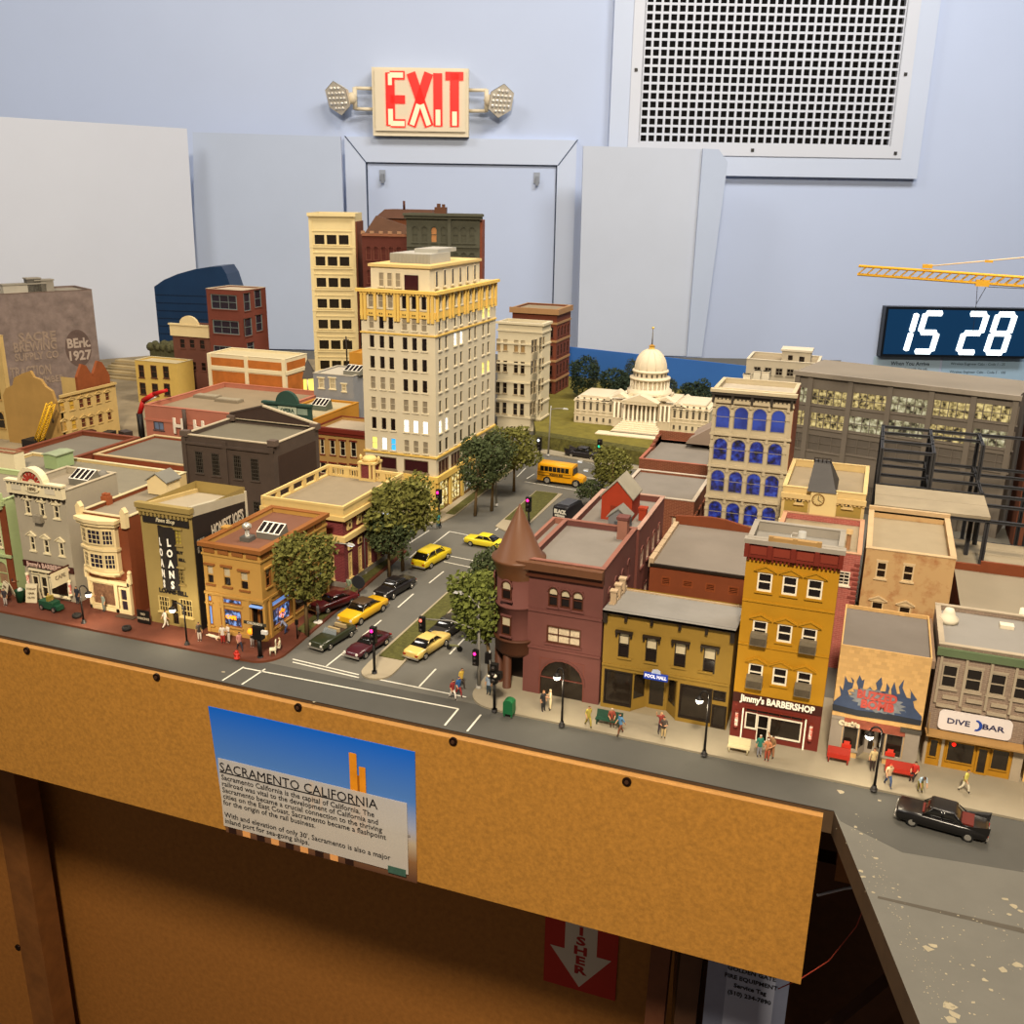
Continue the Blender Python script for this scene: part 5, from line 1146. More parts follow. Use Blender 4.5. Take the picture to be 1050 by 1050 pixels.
# grey barbershop
b = Bld('grey_barbershop', 'grey three-storey barbershop building with an arched crest on its white cornice', -81.6, 73.6, 6.7, 7.5, 12.4, wall=GYB, roof=mat('#8f8470', .9, .06), parapet=.6)
z1 = lambda x, y: (x / 9.545, 430 + y / 9.545)
z2 = lambda x, y: (x / 8.745, 520 + y / 8.745)
for k, (a_, c_) in enumerate((((240, 788), (308, 928)), ((378, 812), (446, 952)), ((518, 838), (588, 975)))): b.pxwin('front', z1(*a_), z1(*c_), style='sash', fr=CRW, gl=GLASS, hood='ped', hm=CRW)
for a_, c_ in (((262, 258), (325, 392)), ((385, 285), (450, 418)), ((522, 312), (582, 442))): b.pxwin('front', z2(*a_), z2(*c_), style='sash', fr=CRW, gl=GLASS, hood='ped', hm=CRW)
u, v = b.q('front', *z1(395, 960)); T = b.T('front')
mb = MB(); b.sbox(mb, 'front', u - .5, v - .45, u + .5, v + .35, 0, .55, mat('#8a8272', .6, .2, 200)); mb.build('air_conditioner', b.root)
b.part('cornice', lambda mb: [b.sbox(mb, 'front', -.5, 11.6, 6.8, 12.9, -.1, .35, CRW), b.sbox(mb, 'front', -.6, 12.9, 6.9, 13.1, -.2, .5, CRW)] + [b.sbox(mb, 'front', -.3 + k * .62, 11.3, -.05 + k * .62, 11.6, 0, .3, BLK) for k in range(12)]
       + [b.sbox(mb, 'front', .2 + k * 4.4, 12.0, 1.5 + k * 4.4, 12.6, .3, .4, mat('#c9c0a8', .7, .05)) for k in range(2)] + [b.sbox(mb, 'front', -.3 + k * .45, 12.65, -.1 + k * .45, 12.9, .3, .45, mat('#5c5648', .7, 0)) for k in range(16)], label='white cornice with dark brackets')
mb = MB(); c = 3.0
for k in range(10):
    t0, t1 = PI * k / 10, PI * (k + 1) / 10
    mb.prism([(c + r * math.cos(t_), 12.9 + r * math.sin(t_)) for r, t_ in ((1.7, t0), (1.7, t1), (1.35, t1), (1.35, t0))], -.3, .55, CRW, T)
mb.prism([(c + 1.35 * math.cos(PI * k / 10), 12.9 + 1.35 * math.sin(PI * k / 10)) for k in range(11)], 0, .3, mat('#c8bca0', .7, .05), T)
cr = mb.build('crest', b.root)
mb = MB()
for k in range(7): a_ = PI * (k + .5) / 7; mb.prism([(c + r * math.cos(a_ + s_), 12.95 + r * math.sin(a_ + s_)) for r, s_ in ((.5, -.2), (1.2, -.14), (1.2, .14), (.5, .2))], .3, .38, mat('#a03428', .6, .2, 200), T)
mb.build('crest_rays', cr, label='red fan ornament')
mb = MB(); mb.prism([(c + .95 * math.cos(k * PI / 8), 12.35 + .36 * math.sin(k * PI / 8)) for k in range(16)], .3, .5, CRW, T); pl = mb.build('date_plaque', b.root)
text(pl, '1890', .5, mat('#6b5c44', .7, 0), T(c, .52, 12.35), (PI / 2, 0, 0), bold=.02, ext=.01, wide=1.1)
mb = MB(); b.sbox(mb, 'front', 0, 3.5, 6.7, 4.15, 0, .14, mat('#3c1a16', .6, .05)); sg = mb.build('sign', b.root, label='dark sign board with pink-white lettering')
text(sg, "Jimmy's BARBERSHOP", .74, mat('#d8b8a8', .5, 0), T(3.4, .17, 3.82), (PI / 2, 0, 0), bold=.02, ext=.01, wide=.83)
for (u0, v0, u1, v1) in ((1.0, .8, 1.9, 2.6), (3.3, .7, 5.8, 2.5)): put('shop_window', window_mesh(u1 - u0, v1 - v0, CRW, SHOP, 'plain', None, True, ft=.12, depth=.1), b.root, T(u0, .16, v0))
put('door', window_mesh(1.0, 2.5, CRW, SHOP, 'sash', None, False, ft=.16, depth=.1), b.root, T(2.1, .16, .2))
put('transom', window_mesh(4.8, .4, CRW, SHOP, 'grid:5,1', 'flat', False, ft=.08), b.root, T(1.0, .16, 2.75))
for u in (.5, 6.1):
    mb = MB(); mb.cyl(T(u, .28, 0), .15, 1.3, 2.6, mat('#d8cdb8', .5, 0, second='#b03a2a', scale=260), 10); mb.cyl(T(u, .28, 0), .19, 2.6, 2.8, CRW, 10); mb.cyl(T(u, .28, 0), .19, 1.1, 1.3, CRW, 10); mb.build('barber_pole', b.root)
mb = MB(); mb.box((6.0, -2.5, 2.7), (6.12, -.2, 4.3), CRW); mb.box((6.0, -2.6, 4.3), (6.1, 0, 4.45), BRNF); hs = mb.build('hanging_sign', b.root, label='white hanging sign board')
text(hs, 'CAFE', .6, mat('#8d8068', .6, 0), (6.14, -1.35, 3.6), (PI / 2, 0, PI / 2), bold=.02, ext=.01)
b.finish(coping=mat('#b3a68c', .8, .06))
def skylight(label, px, py, z, w, d, h, rz=0, n=4, base='#6f6c62', group='roof skylights'):
    p = P0(px, py, z); t = thing('roof_skylight', label, 'skylight', (p.x, p.y, z), rz, group); m = mat(base, .6, .08, 60); mb = MB()
    mb.hexa([(0, 0, 0), (w, 0, 0), (w, d, 0), (0, d, 0), (0, 0, h * .45), (w, 0, h * .45), (w, d * .8, h), (0, d * .8, h)], m); mb.build('curb', t)
    mb = MB(); sl = (h * .55) / (d * .8)
    for k in range(n):
        x0, x1 = w * (k + .1) / n, w * (k + .9) / n
        f = lambda x, y, o: (x, y, h * .45 + sl * y + o)
        for (a_, c_, e_, g_, mm, o) in ((x0 - .06, x1 + .06, .02, d * .78, mat('#e4dfd2', .5, 0), .04), (x0 + .03, x1 - .03, .1, d * .7, GLASS, .07)):
            mb.face([f(a_, e_, o), f(c_, e_, o), f(c_, g_, o), f(a_, g_, o)], mm)
    mb.build('glazing', t); return t
skylight('grey box skylight on the grey barbershop roof', 71, 497, 11.8, 2.5, 1.9, 1.5)
p = Vector((-77.3, 79.6, 11.8)); t = thing('roof_lump', 'two small grey roof ventilators at the back corner of the grey barbershop roof', 'ventilator', (p.x, p.y, 11.8), 0); mb = MB(); mb.ball((0, 0, .4), .6, mat('#77736a', .8, .1)); mb.ball((1.3, .7, .4), .6, mat('#77736a', .8, .1)); mb.build('cowl', t)

# cream bay-fronted building
b = Bld('cream_bay_building', 'brown brick building with a two-storey cream bay window and cream shopfront', -73.2, 73.5, 5.9, 10.5, 10.6, wall=BRICKO, roof=mat('#857b68', .9, .06), parapet=.4)
CRB = mat('#dcc898', .7, .03); T = b.T('front')
u0, _ = b.q('front', 86, 560); u1, _ = b.q('front', 123, 560); B0, B1 = max(u0, .5), u1; bm = (B0 + B1) / 2
z_b, z_t = 4.2, 9.7
def bayprism(mb, z0, z1, o=0.0, m=CRB, ins=0): mb.prism([(B0 - o, -.05), (B1 + o, -.05), (B1 + o, .5 + o), (bm + .0 + .9, 1.0 + o), (bm - .9, 1.0 + o), (B0 - o, .5 + o)], z0, z1, m, lambda u, n, v: T(u, v, n))
mb = MB(); bayprism(mb, z_b + .5, z_t); mb.build('bay', b.root, label='cream bay')
mb = MB(); bayprism(mb, z_t, z_t + .35, .25); bayprism(mb, z_t + .35, z_t + .7, .4); mb.build('bay_cornice', b.root); mb = MB(); bayprism(mb, (z_b + z_t) / 2 + .15, (z_b + z_t) / 2 + .4, .15); mb.build('bay_band', b.root); mb = MB(); bayprism(mb, z_b + .4, z_b + .6, .15); mb.prism([(B0 + .3, 0), (B1 - .3, 0), (B1 - .6, .5), (bm, .7), (B0 + .6, .5)], z_b, z_b + .5, CRB, lambda u, n, v: T(u, v, n)); mb.build('bay_corbel', b.root)
for zz in (z_b + 1.0, z_b + 3.55):
    for (u0, n0, u1, n1) in ((B0 + .15, .55, bm - .95, .98), (bm - .85, 1.02, bm + .85, 1.02), (bm + .95, .98, B1 - .15, .55)):
        w_ = math.hypot(u1 - u0, n1 - n0); ang = math.atan2(-(n1 - n0), (u1 - u0))
        me = window_mesh(w_, 1.6, CRB, GLASSB, 'grid:3,3', None, False, ft=.1, depth=.1)
        o_ = put('window', me, b.root, T(u0, n0 + .12, zz), ang)
b.part('shopfront', lambda mb: [b.sbox(mb, 'front', .3, 0, 5.6, .6, 0, .3, CRB), b.sbox(mb, 'front', .3, 3.3, 5.6, 3.7, 0, .35, CRB), b.sbox(mb, 'front', .3, 0, .55, 3.5, 0, .3, CRB), b.sbox(mb, 'front', 5.35, 0, 5.65, 4.1, 0, .35, CRB), b.sbox(mb, 'front', 3.6, 0, 4.0, 3.5, 0, .3, CRB)], label='cream shopfront')
put('shop_window', window_mesh(3.0, 2.5, CRB, mat('#7a5a44', .15, .4, 300, spec=.5), 'plain', None, False), b.root, T(.6, .18, .7))
put('door', window_mesh(1.2, 2.9, CRB, GLASSB, 'grid:1,2', None, False, ft=.25, depth=.1), b.root, T(4.1, .18, .2))
for u in (.25, 5.75):
    mb = MB(); b.sbox(mb, 'front', u - .3, 9.6, u + .3, 11.2, -.2, .35, CRB); mb.prism([(u - .35, 11.2), (u + .35, 11.2), (u, 11.7)], -.2, .35, CRB, T); mb.build('corner_post', b.root)
for u in (.0, 5.45):
    mb = MB(); b.sbox(mb, 'front', u, 3.6, u + .35, 4.6, -.1, .3, CRB); mb.ball(T(u + .17, .1, 4.8), .24, CRB, 8); mb.build('finial', b.root)
b.finish(coping=mat('#c4b48c', .8, .05))
shed('rooftop_shed', 'small cream shed with a grey gable roof on the cream bay building roof', 152, 506, 10.3, 2.5, 2.2, 1.5, .8, CRB, mat('#77756c', .9, .1, 40))
p = P0(110, 517, 10.2); t = thing('roof_chimney', 'short orange brick chimney on the roof behind the cream bay window', 'chimney', (p.x, p.y, 10.2)); mb = MB(); REDW = mat('#94502e', .8, .1, 50); mb.box((-.45, -.35, 0), (.45, .35, .9), REDW); mb.box((-.35, -.25, .9), (-.05, .25, 1.2), REDW); mb.box((.1, -.25, .9), (.35, .25, 1.2), REDW); mb.build('stack', t)

# pawn shop
OLT = mat('#94804a', .75, .06, 50); JB = mat('#241f1c', .6, .1, 100)
b = Bld('pawn_shop', 'narrow tan pawn shop with vertical LOANS signs and a black painted side wall', -64.9, 72.8, 6.0, 8.7, 12.6, wall=OLT, roof=None, parapet=0)
T = b.T('front'); zl = lambda x, y: (140 + x / 4.375, 460 + y / 4.375)
b.part('cornice', lambda mb: [b.sbox(mb, 'front', -.15, 12.0, 6.15, 12.4, -.1, .3, OLT), b.sbox(mb, 'front', -.2, 12.4, 6.2, 12.9, -.2, .45, OLT)] + [b.sbox(mb, 'front', .05 + k * .45, 11.6, .28 + k * .45, 12.0, 0, .25, OLT) for k in range(13)])
def fillet(side, a, c, **kw): b.pxwin(side, zl(*a), zl(*c), **kw)
fillet('front', (165, 362), (205, 435), style='grid:2,4', fr=OLT, gl=mat('#8a7a30', .3, .3, 300, emit='#c8b040', es=.25), hood='flat', hm=OLT)
fillet('front', (183, 535), (220, 612), style='grid:3,4', fr=OLT, gl=GLASS, hood='flat', hm=OLT)
u, v = b.q('front', *zl(142, 325)); mb = MB(); b.sbox(mb, 'front', .35, v - .4, 5.7, v + .4, 0, .12, JB); s1 = mb.build('sign', b.root, label='black sign board with script lettering')
text(s1, 'Pawn Shop', .55, mat('#c9bfa0', .6, 0), T(3.0, .14, v), (PI / 2, 0, 0), bold=.02, ext=.01, wide=.9, shear=.3)
for s_, (px, py) in (('LOANS', (108, 0)), ('LOANS', (143, 0))):
    pass
ua, ub, zt, zb_ = 2.0, 4.0, 10.7, 4.2
mb = MB(); cu = (ua + ub) / 2
for ea in (ua, ub):
    k_ = .1 if ea == ua else -.1
    mb.hexa([T(ea, .1, zb_), T(cu, .5, zb_), T(cu, .5, zt), T(ea, .1, zt), T(ea + k_, .0, zb_), T(cu, .3, zb_), T(cu, .3, zt), T(ea + k_, .0, zt)], JB)
sg = mb.build('blade_sign', b.root, label='V-shaped black sign with LOANS down each face')
LWS = mat('#e8e2d0', .5, 0, emit='#fff4e0', es=.15)
dl = math.atan2(.4, cu - ua)
for k, ch in enumerate('LOANS'):
    z_ = zt - 1.5 - k * (zt - zb_ - 1.9) / 4.2
    text(sg, ch, 1.05, LWS, (((ua + cu) / 2), -.5, z_), (PI / 2, 0, -dl), bold=.05, ext=.01, wide=.66)
    text(sg, ch, 1.05, LWS, (((ub + cu) / 2), -.5, z_), (PI / 2, 0, dl), bold=.05, ext=.01, wide=.66)
u, v = b.q('front', *zl(195, 467)); text(b.root, 'BUY', .4, JB, T(u, .06, v), (PI / 2, 0, 0), bold=.02); u, v = b.q('front', *zl(205, 500)); text(b.root, 'SELL', .4, JB, T(u, .06, v), (PI / 2, 0, 0), bold=.02)
u, v = b.q('front', *zl(170, 645)); text(b.root, 'LOANS-SELL', .62, JB, T(3.1, .06, v), (PI / 2, 0, 0), bold=.03)
for a_, c_ in (((97, 658), (152, 735)), ((192, 672), (255, 762))): fillet('front', a_, c_, name='shop_window', style='grid:4,3', fr=mat('#c4ae70', .7, 0), gl=SHOP, ft=.08)
b.win('front', 2.5, .2, 1.1, 3.0, name='door', style='grid:1,2', fr=OLT, gl=SHOP, sill=False, ft=.18)
T = b.T('right')
b.part('side_wall_paint', lambda mb: mb.prism([(.1, .2), (8.6, .2), (8.6, 11.2), (.1, 12.0)], -.01, .05, JB, T), label='black painted side wall')
b.part('side_parapet', lambda mb: (mb.hexa([(5.6, .1, 12.0), (6.07, .1, 12.0), (6.07, 8.6, 11.15), (5.6, 8.6, 11.15), (5.6, .1, 13.0), (6.07, .1, 13.0), (6.07, 8.6, 12.0), (5.6, 8.6, 12.0)], mat('#b0a890', .8, .06)), mb.box((5.7, 8.5, 0), (6.15, 8.75, 12.2), mat('#c0b8a0', .8, .06))), label='pale side parapet')
u, v = b.q('right', 240, 534)
text(b.root, "HONEST JOE'S", 1.6, mat('#c0b8a4', .7, .2, 300), T(5.4, .08, 9.75), (PI / 2, -.04, PI / 2), bold=.05, ext=.01, wide=.52)
b.parts('painted_block', [('right', .5 + .4 * k, 8.2 + .75 * j, .75 + .4 * k, 8.8 + .75 * j, .05, .08) for k in range(3) for j in range(2)], mat('#8f887a', .7, .2, 300))
text(b.root, 'LOANS', 1.5, mat('#a8a08c', .7, .2, 300), T(5.0, .08, 7.5), (PI / 2, 0, PI / 2), bold=.03, ext=.01, wide=.8)
b.finish(coping=None)
mb = MB(); mb.hexa([(.1, .1, 11.9), (5.7, .1, 11.9), (5.7, 8.6, 11.0), (.1, 8.6, 11.0), (.1, .1, 12.3), (5.7, .1, 12.3), (5.7, 8.6, 11.4), (.1, 8.6, 11.4)], mat('#a3977f', .9, .06)); mb.hexa([(.02, .1, 11), (.3, .1, 11), (.3, 8.6, 11), (.02, 8.6, 11), (.02, .1, 12.6), (.3, .1, 12.6), (.3, 8.6, 11.8), (.02, 8.6, 11.8)], mat('#c0a870', .8, .06)); mb.build('roof', b.root)

# corner cafe
CAF = mat('#b58c46', .75, .05, 50); CAFD = mat('#8a5626', .7, .06, 50); CBL = noisy_light('#88b0f0', '#304068', '#141018', 1.0, 220)
CBB = mat('#6f9ae0', .3, .1, 200, emit='#7aa8f0', es=.55)
b = Bld('corner_cafe', 'two-storey golden corner cafe with blue-lit windows and a brown flat roof', -58.2, 73.1, 6.5, 12, 9.5, wall=CAF, roof=mat('#744e3c', .85, .06), parapet=.45)
T = b.T('front'); zc = lambda x, y: (180 + x / 6.5625, 520 + y / 6.5625)
for a_, c_ in (((205, 385), (265, 520)), ((315, 400), (380, 540)), ((430, 430), (497, 565))): b.pxwin('front', zc(*a_), zc(*c_), style='sash', fr=CAF, gl=GLASS, blind=.55, hood='flat', hm=CAFD)
for k in range(5): b.win('right', .7 + k * 2.25, 5.5, .85, 1.9, style='sash', fr=CAFD, gl=GLASS, hood='flat', hm=CAF, blind=.3)
for a_, c_, m_ in (((205, 588), (245, 640), CBB), ((215, 655), (258, 795), CBB), ((300, 605), (445, 668), CBL), ((300, 675), (450, 818), CBL)): b.pxwin('front', zc(*a_), zc(*c_), name='shop_window', style='plain', fr=CAFD, gl=m_, sill=True, hm=CAF, ft=.09)
u, v = b.q('front', *zc(375, 742)); text(b.root, 'CAFE', .5, mat('#ff9a20', .4, 0, emit='#ff8a18', es=1.5), T(u, .04, v), (PI / 2, 0, 0), name='neon_lettering', bold=.03)
entry(b, 'front', 5.1, 6.4, 4.0, .8, .25, CAFD, SHOP)
b.part('awning_light', lambda mb: b.sbox(mb, 'front', 5.1, 3.7, 6.45, 3.85, .0, .3, mat('#7090c0', .3, 0, emit='#80a8e8', es=.6)))
for k, (u0, u1) in enumerate(((1.4, 4.6), (5.4, 8.2), (9.0, 11.4))):
    b.win('right', u0, 1.0, u1 - u0, 1.9, name='shop_window', style='plain', fr=CAFD, gl=CBL if k == 0 else SHOP, hm=CAF)
    b.win('right', u0, 3.1, u1 - u0, .7, name='transom', style='plain', fr=CAFD, gl=CBB if k != 1 else CBL, sill=False)
text(b.root, '*', 2.0, mat('#ff9a20', .4, 0, emit='#ff8a18', es=1.3), b.T('right')(3.0, .05, 1.6), (PI / 2, 0, PI / 2), name='neon_star', bold=.08)
b.ring('string_course', 4.25, 4.5, .12, CAF); b.ring('base_course', 0, .6, .08, CAF)
b.ring('cornice', 8.3, 8.5, .1, CAF); b.ring('cornice_cap', 9.2, 9.6, .3, CAFD, label='brown cornice edge')
b.part('frieze_blocks', lambda mb: [b.sbox(mb, s_, k * 1.6 + .2, 8.6, k * 1.6 + 1.4, 9.1, 0, .1, CAFD) for s_, n_ in (('front', 4), ('right', 7)) for k in range(n_)])
b.parts('pilaster', [('front', u, 0, u + .3, 4.24, 0, .15) for u in (0, 1.75, 4.7)] + [('right', u, 0, u + .35, 4.24, 0, .15) for u in (.01, .9, 4.8, 8.4, 11.5)], CAF)
b.finish(coping=CAFD)
skylight('grey skylight with four panes on the brown cafe roof', 263, 552, 9.0, 2.6, 1.8, 1.4)
p = P0(254, 554, 9.05); t = thing('roof_turbine_vent', 'silver turbine vent on the brown cafe roof beside the skylight', 'vent', (p.x, p.y, 9.05)); mb = MB(); mb.box((-.55, -.55, 0), (.55, .55, .45), mat('#5c5a54', .6, .05)); mb.cyl((0, 0, 0), .22, .45, 1.1, mat('#b8b4a8', .35, 0, metal=.6), 10); mb.ball((0, 0, 1.45), .48, mat('#c8c4b8', .3, 0, metal=.6), 12, .8); mb.build('turbine', t)
p = P0(232, 546, 9.05); t = thing('roof_chimney', 'ochre brick chimney block on the left parapet of the cafe roof', 'chimney', (p.x, p.y, 9.05)); mb = MB(); mb.box((-.4, -.3, 0), (.4, .3, .55), CAFD); mb.box((-.5, -.4, .55), (.5, .4, .7), CAF); mb.build('stack', t)

# maroon library with balustrade
LBR = mat('#672a2e', .8, .08, 60, brick=('#8f4a48', .5, .16)); LCR = mat('#d3b878', .75, .06, 60)
b = Bld('maroon_library', 'maroon brick hall with cream balustrade, cream ledges and a rooftop cupola', -61.0, 87.9, 9.7, 13.8, 8.3, wall=LBR, roof=mat('#8c7f68', .9, .06), parapet=0)
b.ring('cornice', 8.0, 8.5, .45, LCR); b.ring('ledge', 5.6, 6.2, .4, LCR); b.ring('plinth', 0, .8, .1, mat('#7f7a70', .8, .1), sides=('front', 'right'))
mb = MB(); w_, d_ = 9.7, 13.8
for (x0, y0, x1, y1, n_) in ((-.3, -.3, w_ + .3, 0, 0), (w_, 0, w_ + .3, d_, 0), (-.3, d_, w_ + .3, d_ + .3, 0), (-.3, 0, 0, d_, 0)):
    mb.box((x0, y0, 9.35), (x1, y1, 9.65), LCR)
bal = mb.build('balustrade_rail', b.root)
b.part('balustrade_panel', lambda mb: (mb.box((-.25, -.25, 8.5), (w_ + .25, -.05, 9.35), LCR), mb.box((w_ + .05, -.05, 8.5), (w_ + .24, d_ + .2, 9.35), LCR)))
for k in range(6): mb = MB(); y = d_ * k / 5; mb.box((-.28, y - .35, 8.5), (-.02, y + .35, 9.4), LCR); mb.build('baluster_pier', b.root)
for k in range(5): mb = MB(); x = w_ * k / 4; mb.box((x - .35, d_ + .02, 8.5), (x + .35, d_ + .28, 9.4), LCR); mb.build('baluster_pier', b.root)
b.part('balusters', lambda mb: [mb.box((x, d_ + .05, 8.5), (x + .12, d_ + .2, 9.35), LCR) for x in [k * .33 for k in range(29)]])
def rosette(side, u, v, s_=1.0):
    T = b.T(side); mb = MB(); b.sbox(mb, side, u - s_ / 2, v - s_ / 2, u + s_ / 2, v + s_ / 2, 0, .15, LCR); mb.prism([(u + .22 * math.cos(k * PI / 4), v + .22 * math.sin(k * PI / 4)) for k in range(8)], .15, .17, BRNF, T); mb.build('rosette', b.root, label='cream square rosette')
rosette('front', 6.0, 7.1, 1.1); rosette('front', 1.5, 7.1, 1.1)
for k in range(6): rosette('right', 1.2 + k * 2.2, 7.15, 1.0); rosette('right', 1.2 + k * 2.2, 4.7, .8)
for k in range(6): b.win('right', .85 + k * 2.2, 1.0, .8, 2.9, style='grid:2,5', fr=LCR, gl=mat('#b8a468', .5, .2, 300), ft=.14)
for k in range(4): b.win('front', 1.0 + k * 2.2, 1.0, .8, 2.9, style='grid:2,5', fr=LCR, gl=GLASS, ft=.14)
b.finish()
cx, cyy = P0(378, 490, 8.6).x + 61.0, P0(378, 490, 8.6).y - 87.9
mb = MB(); mb.box((cx - 1.1, cyy - .5, 8.3), (cx + 1.1, cyy + 1.4, 8.6), LCR); mb.box((cx - .85, cyy - .3, 8.6), (cx + .85, cyy + 1.2, 10.4), LBR); cu = mb.build('cupola', b.root)
mb = MB()
for (x, y) in ((-.95, -.4), (.95, -.4), (-.95, 1.2), (.95, 1.2), (.45, -.4)): mb.box((cx + x - .14, cyy + y - .12, 8.6), (cx + x + .14, cyy + y + .12, 10.5), LCR)
mb.box((cx - 1.15, cyy - .6, 10.4), (cx + 1.15, cyy + 1.5, 10.65), LCR); mb.lathe([(0, 0), (.9, 0), (.85, .4), (.6, .6), (0, .65)], (cx, cyy + .4, 10.65), LCR, 16)
for x in (-1.2, 1.2): mb.ball((cx + x, cyy + .4, 11.0), .22, LCR, 6, 1.6)
mb.build('cupola_trim', cu)

# black-brown hall
BKB = mat('#4c4038', .8, .12, 50); WED = mat('#b5a88e', .7, .05)
b = Bld('black_brick_hall', 'dark brown-black brick hall with four tall arched windows and a rear gable', -79.2, 97.6, 13.2, 10.2, 12.6, wall=BKB, roof=mat('#6c6656', .9, .06), parapet=.5)
zk2 = lambda x, y: (100 + x / 4.375, 380 + y / 4.375)
for a_, c_ in (((435, 360), (478, 463)), ((508, 370), (552, 475)), ((607, 378), (650, 490)), ((684, 393), (728, 498))): b.pxwin('front', zk2(*a_), zk2(*c_), style='grid:4,6', fr=mat('#4a443c', .6, 0), gl=mat('#15120f', .2, .3, 200), hood='lintel', hm=BKB, ft=.08)
b.pxwin('front', zk2(697, 585), zk2(733, 642), style='grid:3,3', fr=mat('#4a443c', .6, 0), gl=mat('#15120f', .2, .3, 200), hood='lintel', hm=BKB)
b.parts('pilaster', [('front', u, 0, u + .6, 12.3, 0, .18) for u in (-.05, 5.9, 12.6)], BKB); b.band('string_course', 'front', 0, 11.5, 13.2, 11.8, .22, BKB)
b.part('side_panel', lambda mb: b.sbox(mb, 'right', .8, .3, 9.4, 11, -.01, .02, mat('#3a2a22', .8, .08)), label='brown flat side panel')
[b.part('corner_cap', lambda mb: mb.box((x - .2, y - .2, 12.4), (x + .9, y + .7, 13.1), mat('#5d4f45', .8, .1))) for x, y in ((0, 0), (12.6, 0), (12.6, 9.6), (0, 9.6))]
b.part('rear_gable', lambda mb: mb.prism([(0, 12.4), (13.2, 12.4), (13.2, 12.9), (5.5, 14.6), (4.8, 14.6), (0, 13.2)], 9.9, 10.2, mat('#3f3029', .8, .1), lambda u, n, v: (u, n, v)))
b.part('gable_edge', lambda mb: [mb.hexa([(13.2, 9.8, 12.9), (13.2, 10.3, 12.9), (5.2, 10.3, 14.62), (5.2, 9.8, 14.62), (13.2, 9.8, 13.1), (13.2, 10.3, 13.1), (5.2, 10.3, 14.82), (5.2, 9.8, 14.82)], WED), mb.hexa([(0, 9.8, 13.2), (0, 10.3, 13.2), (5.2, 10.3, 14.62), (5.2, 9.8, 14.62), (0, 9.8, 13.4), (0, 10.3, 13.4), (5.2, 10.3, 14.82), (5.2, 9.8, 14.82)], BKB)])
b.finish(coping=WED, ck=.12)

# flat roofs behind the shops
b = Bld('brown_rimmed_roof_building', 'low brown brick building with a grey felt roof and thick red-brown rim', -105.8, 95.8, 10.2, 13, 8, wall=mat('#753c25', .8, .08), roof=mat('#726c5f', .9, .08, 20), parapet=.5, pt=.5)
b.win('front', 2, 4, 1.2, 2, fr=BRNF, gl=GLASS); b.finish(coping=mat('#753c24', .7, .08), ck=.15)
b = Bld('tan_rimmed_roof_building', 'low brown brick building with a dark felt roof edged in tan beside the black hall', -95.4, 99.6, 15.2, 12, 7.8, wall=mat('#8a4428', .8, .08), roof=mat('#6c665a', .9, .08, 20), parapet=.3, pt=.4)
b.win('front', 2, 4, 1.2, 2, fr=BRNF, gl=GLASS); b.finish(coping=mat('#bca47a', .7, .08), ck=.12)
b = Bld('cream_rimmed_roof_building', 'low building with a pale roof edged in cream behind the grey barbershop', -101, 84.5, 24, 10.5, 8.6, wall=CRM, roof=mat('#7f7866', .9, .06), parapet=.3)
b.win('front', 20, 4, 1.2, 2, fr=BRNF, gl=GLASS); b.finish(coping=mat('#d3c69c', .7, .05))
shed('rooftop_shed', 'pale green roof shed behind the grey barbershop crest', 46, 480, 8.4, 2.0, 2.8, 1.7, .12, mat('#93a878', .8, .06), mat('#8f9a7c', .9, .1))
b = bld_at('cream_roof_block', 'small cream box building rising at the left picture edge', (-40, 462), (13, 462), 88, 1.6, h=None, wall=CRW, roof=mat('#6e4c34', .8, .1), parapet=.2)
b.finish(coping=mat('#8a5a3c', .7, .1))
# mint green building at the picture edge
MG = mat('#a9b884', .75, .05)
b = Bld('mint_green_building', 'mint green shop building with white grid windows at the left picture edge', -93.2, 73.4, 10.4, 9, 10.6, wall=MG, roof=mat('#857b68', .9, .06), parapet=.5)
b.win('front', 7.9, 8.2, 1.1, 1.7, style='sash', fr=CRW, gl=GLASS); b.win('front', 5.2, 8.2, 1.1, 1.7, style='sash', fr=CRW, gl=GLASS)
b.win('front', 7.3, 5.2, 1.9, 2.2, style='grid:4,5', fr=CRW, gl=GLASS); b.win('front', 4.4, 5.2, 1.9, 2.2, style='grid:4,5', fr=CRW, gl=GLASS)
b.win('front', 7.9, .8, 1.5, 2.8, name='shop_window', style='arch', fr=MG, gl=mat('#96785c', .3, .2, 200), wall=MG); b.win('front', 5.6, .9, 1.5, 2.8, name='shop_window', style='plain', fr=CRW, gl=SHOP)
b.part('brick_pier', lambda mb: b.sbox(mb, 'front', 9.5, 0, 10.4, 10.2, 0, .12, BRICKO), label='orange brick pier')
b.part('cornice', lambda mb: [b.sbox(mb, 'front', 0, 10.0, 10.4, 10.5, 0, .35, MG), b.sbox(mb, 'front', 0, 4.2, 10.4, 4.5, 0, .3, MG), b.sbox(mb, 'front', 9.3, 9.6, 10.1, 11.3, -.1, .5, MG)])
b.finish(coping=MG)

